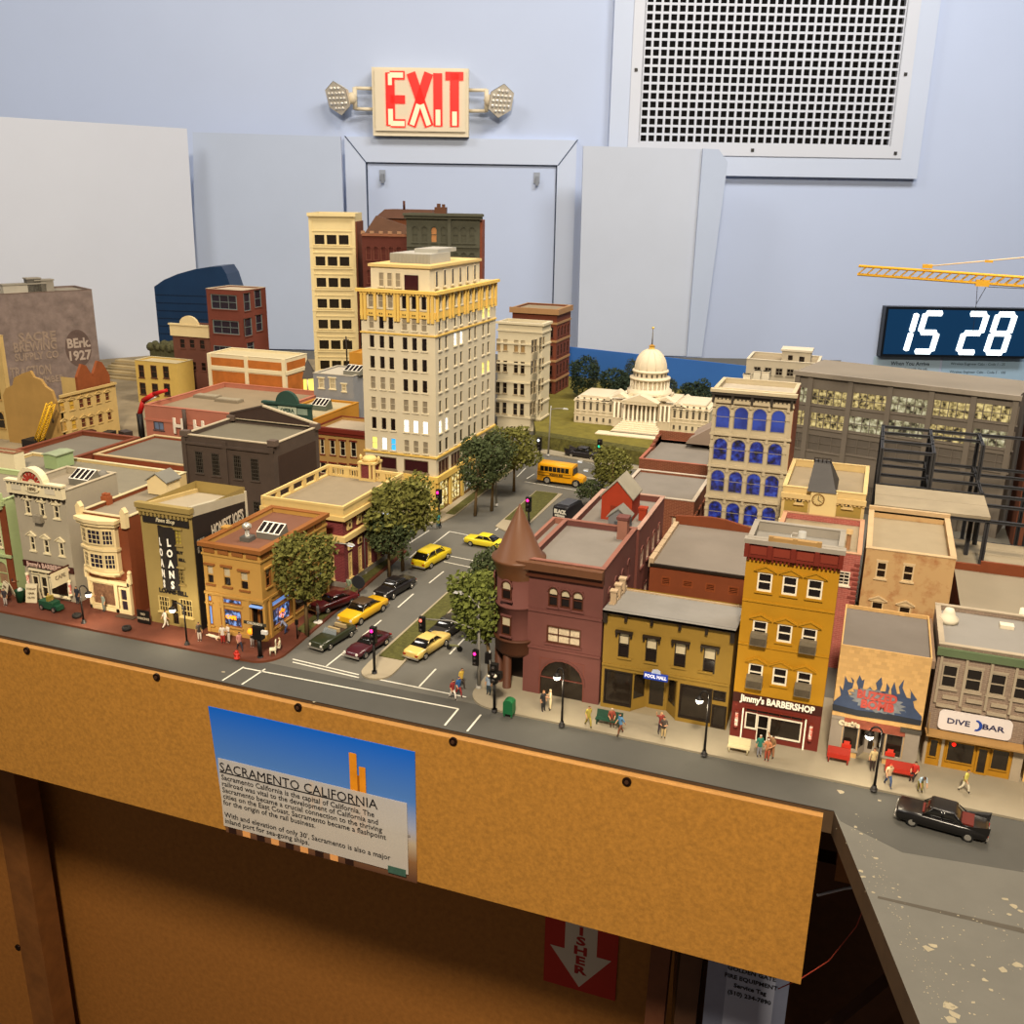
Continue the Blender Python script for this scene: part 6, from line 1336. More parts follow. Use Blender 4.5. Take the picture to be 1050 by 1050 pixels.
# ruined building, with the crane boom in front
RU = mat('#c0a468', .85, .1, 40); RUD = mat('#a8854a', .85, .1, 30); YC = mat('#e0b020', .5, .05)
a_ = P0(117, 447, 0); X_ = a_.x - .5
ra, rb = PX(60, 404, X_), PX(118, 393, X_)
y0_, y1_ = ra.y, rb.y; hR = (ra.z + rb.z) / 2
b = Bld('ruined_building', 'half-demolished tan building with jagged walls and two brown gables', X_ - 12, y0_, 12, y1_ - y0_, hR, wall=RU, roof=None, parapet=0)
zr = lambda x, y: (x / 5, 270 + y / 5)
for j, ys in enumerate(((712, 745), (800, 835))):
    for a1_, c1_ in (((303, 715), (333, 757)), ((353, 705), (383, 747)), ((403, 697), (432, 737)), ((443, 690), (470, 727)), ((490, 675), (517, 713)), ((538, 665), (563, 700))):
        dy = 100 * j; b.pxwin('right', zr(a1_[0] + 12 * j, a1_[1] + dy), zr(c1_[0] + 12 * j, c1_[1] + dy), style='sash', fr=RU, gl=mat('#5a3020', .5, .3, 300) if a1_[0] > 400 else mat('#c09a38', .6, .2), hood='ped', hm=RU, ft=.05)
L = b.d
b.part('cornice', lambda mb: b.sbox(mb, 'right', 0, hR - .4, L, hR, 0, .35, RU))
for k in range(2):
    mb = MB(); T = b.T('right'); o_ = L * (.42 + .29 * k); w_ = L * .29; mb.prism([(o_, hR - .3), (o_ + w_, hR - .3), (o_ + w_, hR + 1.2), (o_ + w_ * .62, hR + 3.6), (o_ + w_ * .35, hR + 4.0), (o_, hR + 2.0)], -1.5, -1.0, mat('#8a4a26', .8, .15, 50), T); mb.build('gable', b.root, label='brown broken gable')
b.finish(walls=('right', 'back'), top=False)
b.part('broken_front', lambda mb: mb.prism([(0, 0), (12, 0), (12, hR * .8), (11.2, hR * .82), (10.6, hR + .6), (9.4, hR + 1.2), (8.6, hR + 2.3), (7.2, hR + 2.6), (6.6, hR + 3.6), (4.8, hR + 3.0), (3, hR + 2.2), (2.4, hR + .9), (.8, hR + .2), (0, hR - 1)], 0, .5, RUD, lambda u, n, v: (u, n, v)), label='jagged tan end wall')
ca, cb = PY(37, 460, y0_ - 3), PY(52, 414, y0_ - 3)
t = thing('crawler_crane', 'yellow lattice crane boom leaning in front of the ruined building', 'crane', (ca.x, ca.y, 0)); mb = MB(); o_ = Vector((ca.x, ca.y, 0)); fz = (ca.z - 1.6) / (cb.z - ca.z); lattice(mb, ca - o_ + (ca - cb) * fz, cb - o_, 1.1, .7, 14, YC, .13)
mb.build('boom', t); mb = MB(); f = (ca - o_ + (ca - cb) * fz); mb.box((f.x - 2.2, -1.2, .9), (f.x + .6, 1.2, 2.2), JB); mb.build('cab', t); mb = MB(); mb.box((f.x - 1.8, -1.9, 0.1), (f.x + 1.8, -1, 1.0), JB); mb.box((f.x - 1.8, 1, 0.1), (f.x + 1.8, 1.9, 1.0), JB); mb.build('track', t)
mb = MB(); q_ = cb - o_; mb.tube([tuple(q_), (q_.x, q_.y, q_.z - 2.5)], .04, BLK, 4); mb.tube([(q_.x, q_.y, q_.z - 2.5), (q_.x, q_.y, q_.z - 3.1)], .14, BLK, 5); mb.build('hook', t)

# big building with the faded painted advert
MUR = mat('#7a6c66', .85, .3, 45); FAD = mat('#8c7b6d', .85, .25, 90)
yb = 162; pr = PY(94, 297, yb); rotb = 62
cosb, sinb = math.cos(math.radians(rotb)), math.sin(math.radians(rotb)); WL = 32
b = Bld('mural_warehouse', 'large windowless warehouse whose brown brick wall carries faded BErk 1927 adverts', pr.x - cosb * WL, pr.y - sinb * WL, WL, 10, pr.z, rot=rotb, wall=MUR, roof=mat('#8d8474', .9, .06), parapet=.3)
T = b.T('front'); MK = mat('#5c4c46', .85, .2, 60); zr = lambda x, y: (x / 5, 270 + y / 5)
u, v = b.q('front', *zr(402, 435)); R_ = abs(b.q('front', *zr(402, 530))[1] - v)
ur = abs(b.q('front', *zr(335, 435))[0] - u)
mb = MB(); mb.prism([(u + ur * math.cos(k * PI / 14), v + R_ * math.sin(k * PI / 14)) for k in range(28)], .0, .06, MK, T); em = mb.build('painted_roundel', b.root, label='faded dark roundel reading BErk 1927')
def ptext(s_, a_, c_, m, h_, par=None, **k):
    (u0, v0), (u1, v1) = b.q('front', *zr(*a_)), b.q('front', *zr(*c_)); o = text(par or b.root, s_, h_, m, T((u0 + u1) / 2, .09, (v0 + v1) / 2), (PI / 2, 0, 0), bold=h_ * .035, ext=.01)
    o.data.update(); d = max(v_.co.x for v_ in o.data.vertices) - min(v_.co.x for v_ in o.data.vertices); o.scale[0] = abs(u1 - u0) * S / d; return o
LT = mat('#a6978a', .85, .15, 60)
ptext('BErk.', (343, 412), (462, 408), LT, 2.6, em); ptext('1927', (350, 482), (462, 466), LT, 2.6, em)
ptext('TRACTION', (52, 565), (262, 545), FAD, 2.8, name='faded_lettering'); ptext('AND LUMBER', (70, 612), (330, 590), FAD, 1.8, name='faded_lettering'); ptext('SACRE', (95, 392), (285, 362), FAD, 2.4, name='faded_lettering'); ptext('BREWING', (70, 440), (290, 412), FAD, 2.6, name='faded_lettering'); ptext('SUPPLY CO', (75, 490), (300, 462), FAD, 2.0, name='faded_lettering')
b.finish(coping=mat('#6d5a4e', .8, .1))
for k, (px, py, w_, h_, lb) in enumerate(((8, 297, 5, 1.6, 'flat grey roof duct on the mural warehouse'), (34, 300, 1.6, 2.6, 'tall dark roof cabinet on the mural warehouse'), (42, 300, 2.2, 2.2, 'open-sided grey roof unit beside the tall roof cabinet'))):
    u0, _ = b.q('front', px, py); P_ = b.T('front')(u0, -3, b.h - .3); c, s_ = cosb, sinb
    t = thing('roof_unit', lb, 'roof unit', (b.x + P_[0] * c - P_[1] * s_, b.y + P_[0] * s_ + P_[1] * c, b.h - .3), b.rot); mb = MB(); mb.box((0, 0, 0), (w_ * 1.6, 2, h_), mat(('#a8a294', '#5c5850', '#8a8478')[k], .7, .08)); mb.box((-.15, -.15, h_), (w_ * 1.6 + .15, 2.15, h_ + .25), mat('#8f897c', .7, .05)); mb.build('housing', t)
# tan arcade building on the left edge
p = PY(14, 450, 124); q_ = PY(2, 340, 124)
b = Bld('tan_arcade_building', 'tall tan building with arched openings cut off by the left picture edge', p.x - 9, 124, 9.0, .8, PY(1, 345, 124).z, wall=RU, roof=RUD, parapet=.3)
for k in range(3):
    b.win('front', 5.8, 2 + k * 5, 1.8, 3.0, style='arch', fr=RUD, gl=GLASS, wall=RU); b.win('front', 2.0, 2 + k * 5, 1.8, 3.0, style='arch', fr=RUD, gl=GLASS, wall=RU)
b.finish(coping=RU)

# back-left group
YW = mat('#c9aa5a', .75, .05)
b = bld_at('small_yellow_building', 'small pale yellow building with six dark windows at the far left back', (138, 369), (181, 373), 158, 5, wall=YW, roof=mat('#c4b690', .9, .05), parapet=.25)
zy = lambda x, y: (130 + x / 4.038, 260 + y / 4.038)
for a_, c_ in (((47, 460), (75, 515)), ((97, 462), (127, 517)), ((148, 465), (177, 518)), ((52, 533), (82, 585)), ((103, 537), (133, 590)), ((152, 537), (182, 590))): b.pxwin('front', zy(*a_), zy(*c_), style='sash', fr=mat('#5a3a28', .6, 0), gl=GLASS, ft=.14)
b.finish(coping=mat('#c4b690', .9, .05))
PBR = mat('#6a4234', .8, .1, 50)
b = bld_at('cream_crested_brick_building', 'brown brick building topped by a cream parapet with an arched crest', (176, 334), (214, 336), 166, 6, wall=PBR, roof=ROOFD, parapet=.4)
T = b.T('front'); W_, H_ = b.w, b.h
b.part('crest', lambda mb: (b.sbox(mb, 'front', -.3, H_ - 2.0, W_ + .1, H_ + .3, 0, .3, CRB), b.sbox(mb, 'front', -.5, H_ + .2, W_ + .2, H_ + .5, -.2, .5, CRB), mb.prism([(W_ * .5 + 2.3 * math.cos(k * PI / 10), H_ + .3 + 1.9 * math.sin(k * PI / 10)) for k in range(11)], -.1, .4, CRB, T)), label='cream arched crest')
for a_, c_ in (((218, 352), (243, 393)), ((258, 354), (283, 393)), ((300, 356), (325, 397)), ((227, 443), (249, 480)), ((266, 446), (290, 483)), ((307, 450), (330, 487)), ((232, 530), (253, 570))): b.pxwin('front', zy(*a_), zy(*c_), style='sash', fr=PBR, gl=GLASS, ft=.1)
b.finish()
RBR = mat('#6d382b', .8, .08, 50)
a_, c_ = PY(211, 295, 160), PY(249, 299, 160)
b = Bld('red_corner_building', 'tall red brick corner building with wide grouped windows at the back', a_.x, 160, c_.x - a_.x, 7.5, (a_.z + c_.z) / 2, wall=RBR, roof=mat('#b8a890', .9, .05), parapet=.2)
for a_, c_ in (((347, 167), (458, 235)), ((355, 273), (467, 338))): b.pxwin('front', zy(*a_), zy(*c_), style='grid:3,2', fr=mat('#6f7a78', .6, 0), gl=GLASSB, hood='flat', hm=RBR, ft=.16)
u0, v1 = b.q('front', *zy(360, 380)); b.win('front', u0, v1 - 2.8, 4, 2.8, style='grid:3,2', fr=mat('#6f7a78', .6, 0), gl=GLASSB)
for a_, c_ in (((482, 165), (513, 235)), ((527, 152), (558, 220)), ((485, 270), (520, 338)), ((533, 255), (563, 318)), ((498, 370), (527, 400))): b.pxwin('right', zy(*a_), zy(*c_), style='sash', fr=mat('#6f7a78', .6, 0), gl=GLASSB, hood='flat', hm=RBR, ft=.1)
b.finish(coping=mat('#b8a890', .9, .05))
p = PY(157, 353, 186); t = thing('blue_glass_tower', 'dark blue curved-top glass building in front of the white backdrop', 'building', (p.x, 186, 0), math.radians(12))
BLG = mat('#17304f', .35, .12, 12, spec=.4)
def bu(px, py):
    o = Vector((p.x, 186, 0)); n = Vector((-math.sin(math.radians(12)), math.cos(math.radians(12)), 0)); d = ray(px, py); P_ = CO + d * (n.dot(o - CO) / n.dot(d)) - o; return (P_.dot(Vector((n.y, -n.x, 0))), P_.z)
pts = [bu(*q) for q in ((158, 294), (168, 287), (182, 281), (200, 276), (216, 273.5), (227, 273), (232, 281), (237, 296))]
pts = [(pts[0][0], 0), (pts[-1][0], 0)] + pts[::-1]
mb = MB(); mb.prism(pts, 0, -7, BLG, lambda u, n, v: (u, -n, v)); mb.build('glass_wall', t)
mb = MB()
for k in range(13):
    z_ = 4 + k * 1.75
    if z_ < pts[-1][1] - .3: mb.box((pts[0][0] + .1, -.05, z_), (pts[1][0] - .1, .02, z_ + .16), mat('#0c1d33', .5, 0))
mb.build('floor_bands', t)
t = thing('moss_hedge', 'dark brown-green mossy bank at the foot of the blue glass building', 'hedge', (PY(160, 356, 178).x, 178, 0)); random.seed(9); mb = MB()
zz = PY(168, 352, 178).z
for k in range(60): mb.ball((random.uniform(-1, 8), random.uniform(-.8, .8), zz - random.uniform(.3, 1.5)), random.uniform(.5, 1.0), mat('#4c4a30', .95, .4, 200), 5)
mb.box((-1, -1, 0), (8, 1, zz - 1.2), mat('#4c4a30', .95, .4, 200)); mb.build('moss', t)
t = thing('stepped_embankment', 'tan layered embankment at the back left between ruin and yellow building', 'embankment', (PY(112, 400, 176).x, 176, 0)); mb = MB()
for k in range(7): mb.box((-4, k * 1.2, .15), (16, 9, max(.5 + k * .4, PY(125, 428 - k * 5.5, 176 + k * 1.2).z)), mat(('#a8946c', '#8a7a5a')[k % 2], .9, .15, 30))
mb.build('terraces', t)

PNK = mat('#b06e58', .8, .06, 40)
pc = P0(150, 440, 0)
b = bld_at('pink_hotel', 'long low salmon pink building with a wide tan roof and white sign letters', (148, 418), (262, 434), 122, 20.5, h=9.3, wall=PNK, roof=mat('#8f7f66', .9, .08, 20), parapet=.7, pt=.4)
b.ring('string_course', b.h - 2.4, b.h - 2.1, .12, PNK, sides=('front', 'right'))
b.pxwin('front', zy(110, 693), zy(155, 733), style='grid:2,1', fr=mat('#5a4a4a', .6, 0), gl=mat('#6f7f9a', .3, .1))
b.part('letters_base', lambda mb: b.sbox(mb, 'front', 4.2, 3.6, 11.5, 3.75, .2, .6, mat('#8a7a68', .7, 0)))
u, v = b.q('front', 192, 438)
for k, ch in enumerate('H H'): text(b.root, ch, 3.4, mat('#e8dcc8', .6, 0), b.T('front')(u - 1.3 + k * 1.9, .4, v), (PI / 2, 0, 0), bold=.08, ext=.08, wide=.9) if ch != ' ' else None
u, v = b.q('front', 191, 430); b.part('vent_pipe', lambda mb: mb.tube([b.T('front')(u, .4, v - 2.4), b.T('front')(u, .4, v + 1.6)], .3, mat('#4a3c34', .7, .1), 8))
b.finish(coping=PNK)
for px, py, lb in ((235, 412, 'flat dark hatch in the middle of the pink building roof'), (213, 408, 'square tan hatch near the rear of the pink building roof')):
    p = P0(px, py, 8.6); t = thing('roof_hatch', lb, 'hatch', (p.x, p.y, 8.6)); mb = MB(); mb.box((-2.2, -.9, 0), (2.2, .9, .45), mat('#857a66', .85, .08)); mb.box((-2.0, -.7, .45), (2.0, .7, .55), mat('#9a8f78', .85, .08)); mb.build('cover', t)
ORG = mat('#b0672a', .8, .22, 40)
b = bld_at('orange_panel_building', 'cream-framed building with large blank orange brick panels behind the pink roof', (213, 362), (292, 369), 143, 7, wall=CRW, roof=mat('#c4b690', .9, .05), parapet=.3)
H_, W_ = b.h, b.w
b.parts('wall_panel', [(s_, a_, H_ - o_, c_, H_ - p_, -.01, .02) for s_, a_, c_ in (('front', .5, W_ * .48), ('front', W_ * .52, W_ - .6), ('right', .5, 6.4)) for o_, p_ in ((8.2, 2.9), (2.0, .6))], ORG, 'orange brick wall panel')
b.part('frame_band', lambda mb: [b.sbox(mb, s_, -.1, H_ - 2.7, L_, H_ - 2.1, 0, .15, CRW) for s_, L_ in (('front', W_ + .1), ('right', 7))] + [b.sbox(mb, 'front', u, 0, u + .7, H_, 0, .2, CRW) for u in (-.1, W_ * .48, W_ - .6)])
b.finish(coping=CRW)
# chapel turret with a lit lantern storey
t = thing('lantern_turret', 'little turret with a pointed grey roof and yellow lit windows behind the orange panels', 'turret', (PY(313, 400, 150).x, 150, 0)); zz = PY(313, 364, 150).z; z3 = PY(313, 386, 150).z; z4 = PY(313, 400, 150).z
mb = MB(); mb.lathe([(2.2, z3 - .1), (2.1, z3 + .2), (.3, zz), (0, zz + .6)], (0, 0, 0), mat('#4c4844', .7, .1), 8, smooth=False); mb.build('roof', t)
mb = MB(); mb.lathe([(1.9, z4), (1.9, z3)], (0, 0, 0), mat('#e8d860', .5, 0, emit='#f0e070', es=.9), 8, smooth=False); mb.build('lit_windows', t)
mb = MB(); mb.lathe([(2.0, 0), (2.0, z4), (0, z4)], (0, 0, 0), mat('#8a4a3a', .8, .1), 8, smooth=False)
for k in range(8): a_ = 2 * PI * k / 8; mb.tube([(2 * math.cos(a_), 2 * math.sin(a_), z4), (2 * math.cos(a_), 2 * math.sin(a_), z3)], .18, CRW, 4)
mb.build('shaft', t)
# dark green cornice building with ochre side
DG_ = mat('#2f4a40', .7, .1, 60); OC2 = mat('#b5802c', .8, .05)
a_ = PY(272.5, 412, 124.3); zc_ = PY(319, 415, 124.3).z - 9.0
b = Bld('green_cornice_building', 'building with a dark green crested cornice and a long ochre side wall', a_.x, 124.3, -77.1 - a_.x, 14.3, 9.0, wall=OC2, roof=mat('#b0a280', .9, .05), parapet=.25)
H_, W_ = b.h, b.w; T = b.T('front')
b.part('cornice', lambda mb: (b.sbox(mb, 'front', -.2, H_ - 2.4, W_ + .1, H_ + zc_ - .35, -.1, .3, DG_), b.sbox(mb, 'front', -.4, H_ + zc_ - .35, W_ + .2, H_ + zc_, -.2, .6, DG_), mb.prism([(W_ * .5 + 1.9 * math.cos(k * PI / 10), H_ + zc_ - .1 + 1.9 * math.sin(k * PI / 10)) for k in range(11)], -.1, .5, DG_, T)), label='dark green crested cornice')
mb = MB(); b.sbox(mb, 'front', W_ / 2 - 1.6, H_ + zc_ - 1.7, W_ / 2 + 1.6, H_ + zc_ - .6, .3, .4, mat('#b8c0a8', .7, .1)); b.sbox(mb, 'front', .5, H_ + zc_ - 1.6, 2.2, H_ + zc_ - .7, .3, .4, mat('#8a9a88', .7, .1)); b.sbox(mb, 'front', W_ - 2.2, H_ + zc_ - 1.6, W_ - .5, H_ + zc_ - .7, .3, .4, mat('#8a9a88', .7, .1)); pl = mb.build('name_plaque', b.root, label='pale lettered plaque')
text(pl, 'OPERA', .75, DG_, T(W_ / 2, .42, H_ + zc_ - 1.15), (PI / 2, 0, 0), bold=.03, ext=.01)
b.win('front', 1, 3, 1.2, 2.4, fr=DG_, gl=GLASS); b.win('front', 4, 3, 1.2, 2.4, fr=DG_, gl=GLASS); b.finish(coping=OC2)
skylight('small grey skylight behind the dark green cornice', 319, 420, H_ - .2, 2.6, 2.2, 1.6, base='#5c6458')
GY2 = mat('#85878a', .8, .05); 
b = bld_at('blue_grey_building', 'plain blue-grey box building with three small white windows left of the white tower', (321, 383), (362, 385.5), 139.2, 8, wall=GY2, roof=mat('#b4ac9a', .9, .05), parapet=.15)
for a_, c_ in (((793, 515), (818, 558)), ((838, 515), (866, 562)), ((890, 540), (910, 572))): b.pxwin('front', zy(*a_), zy(*c_), style='sash', fr=CRW, gl=BLIND, hood='flat', hm=CRW, ft=.12)
b.finish(coping=mat('#b4ac9a', .9, .05))
skylight('small vented skylight on the blue-grey building roof', 352, 384, b.h - .1, 3.0, 2.4, 1.4, base='#77756a')
p = P0(356, 376, b.h); t = thing('roof_mast', 'thin dark vent mast on the blue-grey building roof', 'mast', (p.x, p.y, b.h - .1)); mb = MB(); mb.tube([(0, 0, 0), (0, 0, 5.2)], .14, BLK, 6); mb.tube([(-.5, 0, 4.6), (.5, 0, 4.6)], .12, BLK, 5); mb.build('pole', t)
b = bld_at('ochre_block', 'small plain ochre block just behind the blue-grey building', (358, 362), (376, 362), 148, 6, wall=OC2, roof=OC2, parapet=.2); b.win('front', .5, 4, .8, 1.4, fr=OC2, gl=GLASS); b.finish()
TN = mat('#a8844c', .8, .06)
b = Bld('red_cornice_building', 'tan building with dark red cornice and red window hoods left of the white tower', -76.9, 124.6, 9.3, 8, 8, wall=TN, roof=mat('#b0a28c', .9, .05), parapet=.5)
z5 = lambda x, y: (270 + x / 5.247, 400 + y / 5.247)
for a_, c_ in (((305, 262), (330, 345)), ((358, 268), (388, 350)), ((412, 272), (443, 357)), ((470, 277), (502, 362))):
    b.pxwin('front', z5(*a_), z5(*c_), style='sash', fr=CRW, gl=GLASS, hood='flat', hm=DRED, ft=.07); 
    u, v = b.q('front', *z5(a_[0], a_[1] + 125)); b.win('front', u, v - 1.7, 1.0, 1.7, style='sash', fr=CRW, gl=GLASS, hood='flat', hm=DRED, ft=.07)
b.part('cornice', lambda mb: (b.sbox(mb, 'front', -.1, 7.0, 9.4, 7.5, 0, .2, DRED), b.sbox(mb, 'front', -.2, 7.5, 9.5, 8.1, -.1, .4, DRED)), label='dark red cornice'); b.finish(coping=DRED)

# cream tower
BT = mat('#d8c694', .75, .04, 40); TD = mat('#1f1810', .25, .1, 200, spec=.5)
a_ = PY(316, 218, 165); c22 = math.cos(math.radians(20)), math.sin(math.radians(20))
b = Bld('cream_tower', 'tall narrow cream tower with three dark windows on each floor', a_.x, 165, 10.6, 9, a_.z, rot=20, wall=BT, roof=ROOFT, parapet=.3)
b.w = b.q('front', 364.5, 250)[0]
zt6 = lambda x, y: (300 + x / 4.773, 200 + y / 4.773)
u0, v0 = b.q('front', *zt6(105, 192)); u1, v1 = b.q('front', *zt6(277, 245)); _, v9 = b.q('front', *zt6(113, 298)); ww, wh = 1.95, v0 - b.q('front', *zt6(105, 242))[1]; pv = v0 - v9
for j in range(12):
    v = v0 - wh - j * pv
    if v < .5: break
    for i in range(3): b.win('front', u0 + i * (u1 - ww - u0) / 2, v, ww, wh, style='plain', fr=BT, gl=TD, ft=.07)
    for (a1_, c1_) in (((0.3, v + wh + .55), (b.w - .3, v + wh + .7)), ((-.05, v - .55), (b.w + .05, v - .3))): b.band('string_course', 'front', a1_[0], a1_[1], c1_[0], c1_[1], .18 if a1_[0] < 0 else .1, BT)
b.band('cornice', 'front', -.2, b.h - .6, b.w + .2, b.h, .5, BT, dent=.45)
b.parts('pilaster', [('front', u, 0, u + .6, b.h - 1, 0, .15) for u in (0, b.w - .6)], BT)
b.finish()
b.part('brick_side', lambda mb: mb.box((b.w, .5, 0), (b.w + .25, 8.8, b.h - 1.5), mat('#6a3a26', .8, .1)), label='brown brick side')
a_ = PY(371, 240, 166)
b = Bld('crenellated_red_building', 'dark red brick building with a notched parapet and hipped brown roof', a_.x, 166, 10, 7, a_.z, rot=12, wall=mat('#582a20', .8, .08), roof=None, parapet=0)
b.w = max(b.q('front', 418, 260)[0], 7); RW = b.wall; H_, W_ = b.h, b.w
for j in range(6):
    for i in range(5): b.win('front', .7 + i * (W_ - 1.4) / 5, H_ - 4.6 - j * 4.2, .95, 2.4, style='sash', fr=mat('#7a4a3a', .7, 0), gl=mat('#54241c', .5, .2), hood='archhood', hm=RW, ft=.06)
b.part('battlement', lambda mb: [b.sbox(mb, 'front', k * W_ / 5 - .15, H_, k * W_ / 5 + .55, H_ + .6, -.2, .2, mat('#a07a5c', .7, .1)) for k in range(6)] + [b.sbox(mb, 'front', 0, H_ - .3, W_, H_ + .15, -.2, .2, mat('#8a5a40', .7, .1))])
b.finish()
mb = MB(); mb.hexa([(.2, .3, H_ - .2), (W_, .3, H_ - .2), (W_, 6.8, H_ - .2), (.2, 6.8, H_ - .2), (2.0, 2.6, H_ + 3.2), (W_ - 1, 3, H_ + 1.5), (W_ - 1, 4, H_ + 1.5), (2.0, 4, H_ + 3.2)], mat('#523828', .85, .12)); mb.build('hipped_roof', b.root, label='brown hipped roof')
a_ = PY(388, 222, 186)
b = Bld('brown_mansard_building', 'brown building with a flat-topped mansard roof and finial behind the notched parapet', a_.x, 186, 12, 8, a_.z - .3, rot=8, wall=mat('#7a4a30', .8, .08), roof=ROOFD, parapet=0)
b.win('front', 3, b.h - 6, 1.2, 2.4, fr=BRNF, gl=GLASS); b.finish(); b.part('mansard', lambda mb: (mb.hexa([(-.6, -.6, b.h), (12, -.6, b.h), (12, 8.6, b.h), (-.6, 8.6, b.h), (1, 1, b.h + 1.7), (11, 1, b.h + 1.7), (11, 7, b.h + 1.7), (1, 7, b.h + 1.7)], mat('#54382a', .8, .1)), mb.tube([(4.5, 3, b.h + 1.7), (4.5, 3, b.h + 3.4)], .25, BRNF, 6)))
a_ = PY(416.5, 219, 162)
b = Bld('dark_green_building', 'dark olive-green ornate building with three arched orange windows at the skyline', a_.x, 162, 16, 5, a_.z, rot=16, wall=mat('#4c4c3f', .8, .08, 60), roof=ROOFD, parapet=.2)
b.w = b.q('front', 492, 219)[0]; GNW = b.wall; W_, H_ = b.w, b.h
GO = mat('#b07a4a', .6, .1); um = W_ * .59
for j in range(4):
    for i, f in enumerate((.05, .18, .31, .44)): b.win('front', W_ * f + .3, H_ - 4.8 - j * 4.3, 1.1, 2.7, style='arch', fr=GNW, gl=GO if (j == 0 and i == 2) or (j == 1 and i in (0, 1, 3)) else mat('#48483a', .5, .1), wall=GNW, hood='archhood', hm=GNW, ft=.1)
    for i, f in enumerate((.63, .74, .85)): b.win('front', W_ * f, H_ - 4.8 - j * 4.3, 1.1, 2.7, style='arch', fr=GNW, gl=mat('#48483a', .5, .1), wall=GNW, hood='archhood', hm=GNW, ft=.1)
    b.band('string_course', 'front', 0, H_ - 5.6 - j * 4.3, W_, H_ - 5.3 - j * 4.3, .25, GNW)
b.part('cornice', lambda mb: (b.sbox(mb, 'front', -.3, H_ - .8, W_ + .4, H_ - .3, -.1, .5, GNW), b.sbox(mb, 'front', -.5, H_ - .3, W_ + .7, H_ + .1, -.3, .9, GNW), b.sbox(mb, 'front', um - .3, 0, um + .3, H_ - .5, 0, .4, GNW)))
b.part('brick_side', lambda mb: mb.box((W_, .4, 0), (W_ + .4, 4.9, H_ - .9), mat('#7a3f2a', .8, .1)), label='red brick side')
b.part('chimney', lambda mb: (mb.box((4.6, 2.5, H_ - .3), (6.6, 4.5, H_ + 1.1), mat('#5a3a28', .8, .1)), mb.box((4.9, 3.3, H_ + 1.1), (5.5, 4, H_ + 1.7), mat('#5a3a28', .8, .1)), mb.box((5.8, 3.3, H_ + 1.1), (6.3, 4, H_ + 1.6), mat('#5a3a28', .8, .1))))
b.finish(coping=GNW)

# white office tower
TW = mat('#d3c8ac', .75, .03, 60); TY = mat('#e0bc62', .7, .04, 60)  # cream walls, yellow trim for crown and ledges
DARKW = mat('#1a100e', .2, .1, 200, spec=.5); SHDW = mat('#8f8470', .5, .1, 300)
LWH = mat('#f4f6f4', .4, 0, emit='#f0faff', es=1.3); LYL = mat('#e8e070', .4, 0, emit='#f0e470', es=.9); LBU = mat('#3aa0d8', .4, 0, emit='#3aa8e8', es=.9)
b = Bld('white_office_tower', 'tall cream-white office tower with a yellow crown above the shopping street', -63.75, 116, 10.65, 21.5, 29.5, wall=TW, roof=mat('#c9b684', .9, .04), parapet=.15)
def wm(w, gl, sash=True): return window_mesh(w, 1.72, TW, gl, 'sash' if gl not in (DARKW,) else 'plain', None, True, ft=.06)
us = [1.1, 2.57, 3.93, 5.92, 7.3, 8.7]; ws = .8
vt = [27.2, 24.45, 21.93, 19.2, 16.45, 13.7, 10.95, 8.2]
S_, D_, W1, B1_ = SHDW, DARKW, LWH, LBU
pat = [[S_, S_, S_, D_, D_, D_], [S_, D_, D_, S_, S_, S_], [D_] * 6, [D_] * 6, [S_, S_, S_, D_, D_, D_], [S_] * 6, [D_, D_, D_, W1, W1, W1], [LYL, W1, B1_, S_, S_, S_]]
rs = []
for k in range(4): rs += [.95 + k * 5.05, .95 + k * 5.05 + 2.05]
ws2 = .95
lit = {(2, 2): LWH, (2, 3): LWH, (1, 6): LYL, (1, 7): LYL, (4, 6): LYL, (4, 7): LYL, (6, 0): LWH, (6, 1): LWH}
cnt = 0; rest = MB()
for j, v in enumerate(vt):
    for i, u in enumerate(us): b.win('front', u, v, ws, 1.72, me=wm(ws, pat[j][i])); cnt += 1
    for i, u in enumerate(rs):
        if cnt < 100: b.win('right', u, v, ws2, 1.72, me=wm(ws2, lit.get((j, i), DARKW))); cnt += 1
        else:
            T = b.T('right'); b.holes['right'].append((u, v, u + ws2, v + 1.72)); g = lit.get((j, i), DARKW)
            rest.face([T(u, -.12, v), T(u + ws2, -.12, v), T(u + ws2, -.12, v + 1.72), T(u, -.12, v + 1.72)], g); rest.box((u - .08, -.02, v - .1), (u + ws2 + .08, .1, v), TW, T)
rest.build('window', b.root, kind='stuff') if rest.v else None
MR = mat('#3a1a1c', .2, .1, 200)
for (u0, u1) in ((1.1, 4.75), (5.85, 9.5)): b.win('front', u0, 5.5, u1 - u0, 1.75, name='shop_window', style='plain', fr=mat('#8a7a60', .6, 0), gl=MR)
for k in range(5): b.win('right', .7 + k * 4.15, 5.1, 3.4, 2.1, name='shop_window', style='grid:3,1', fr=mat('#8a7a60', .6, 0), gl=MR)
b.ring('ledge', 7.7, 7.95, .2, TY, sides=('front', 'right')); b.ring('canopy_ledge', 4.4, 5.2, .35, TY, sides=('front', 'right')); b.ring('string_course', 23.85, 24.05, .15, TY, sides=('front', 'right'))
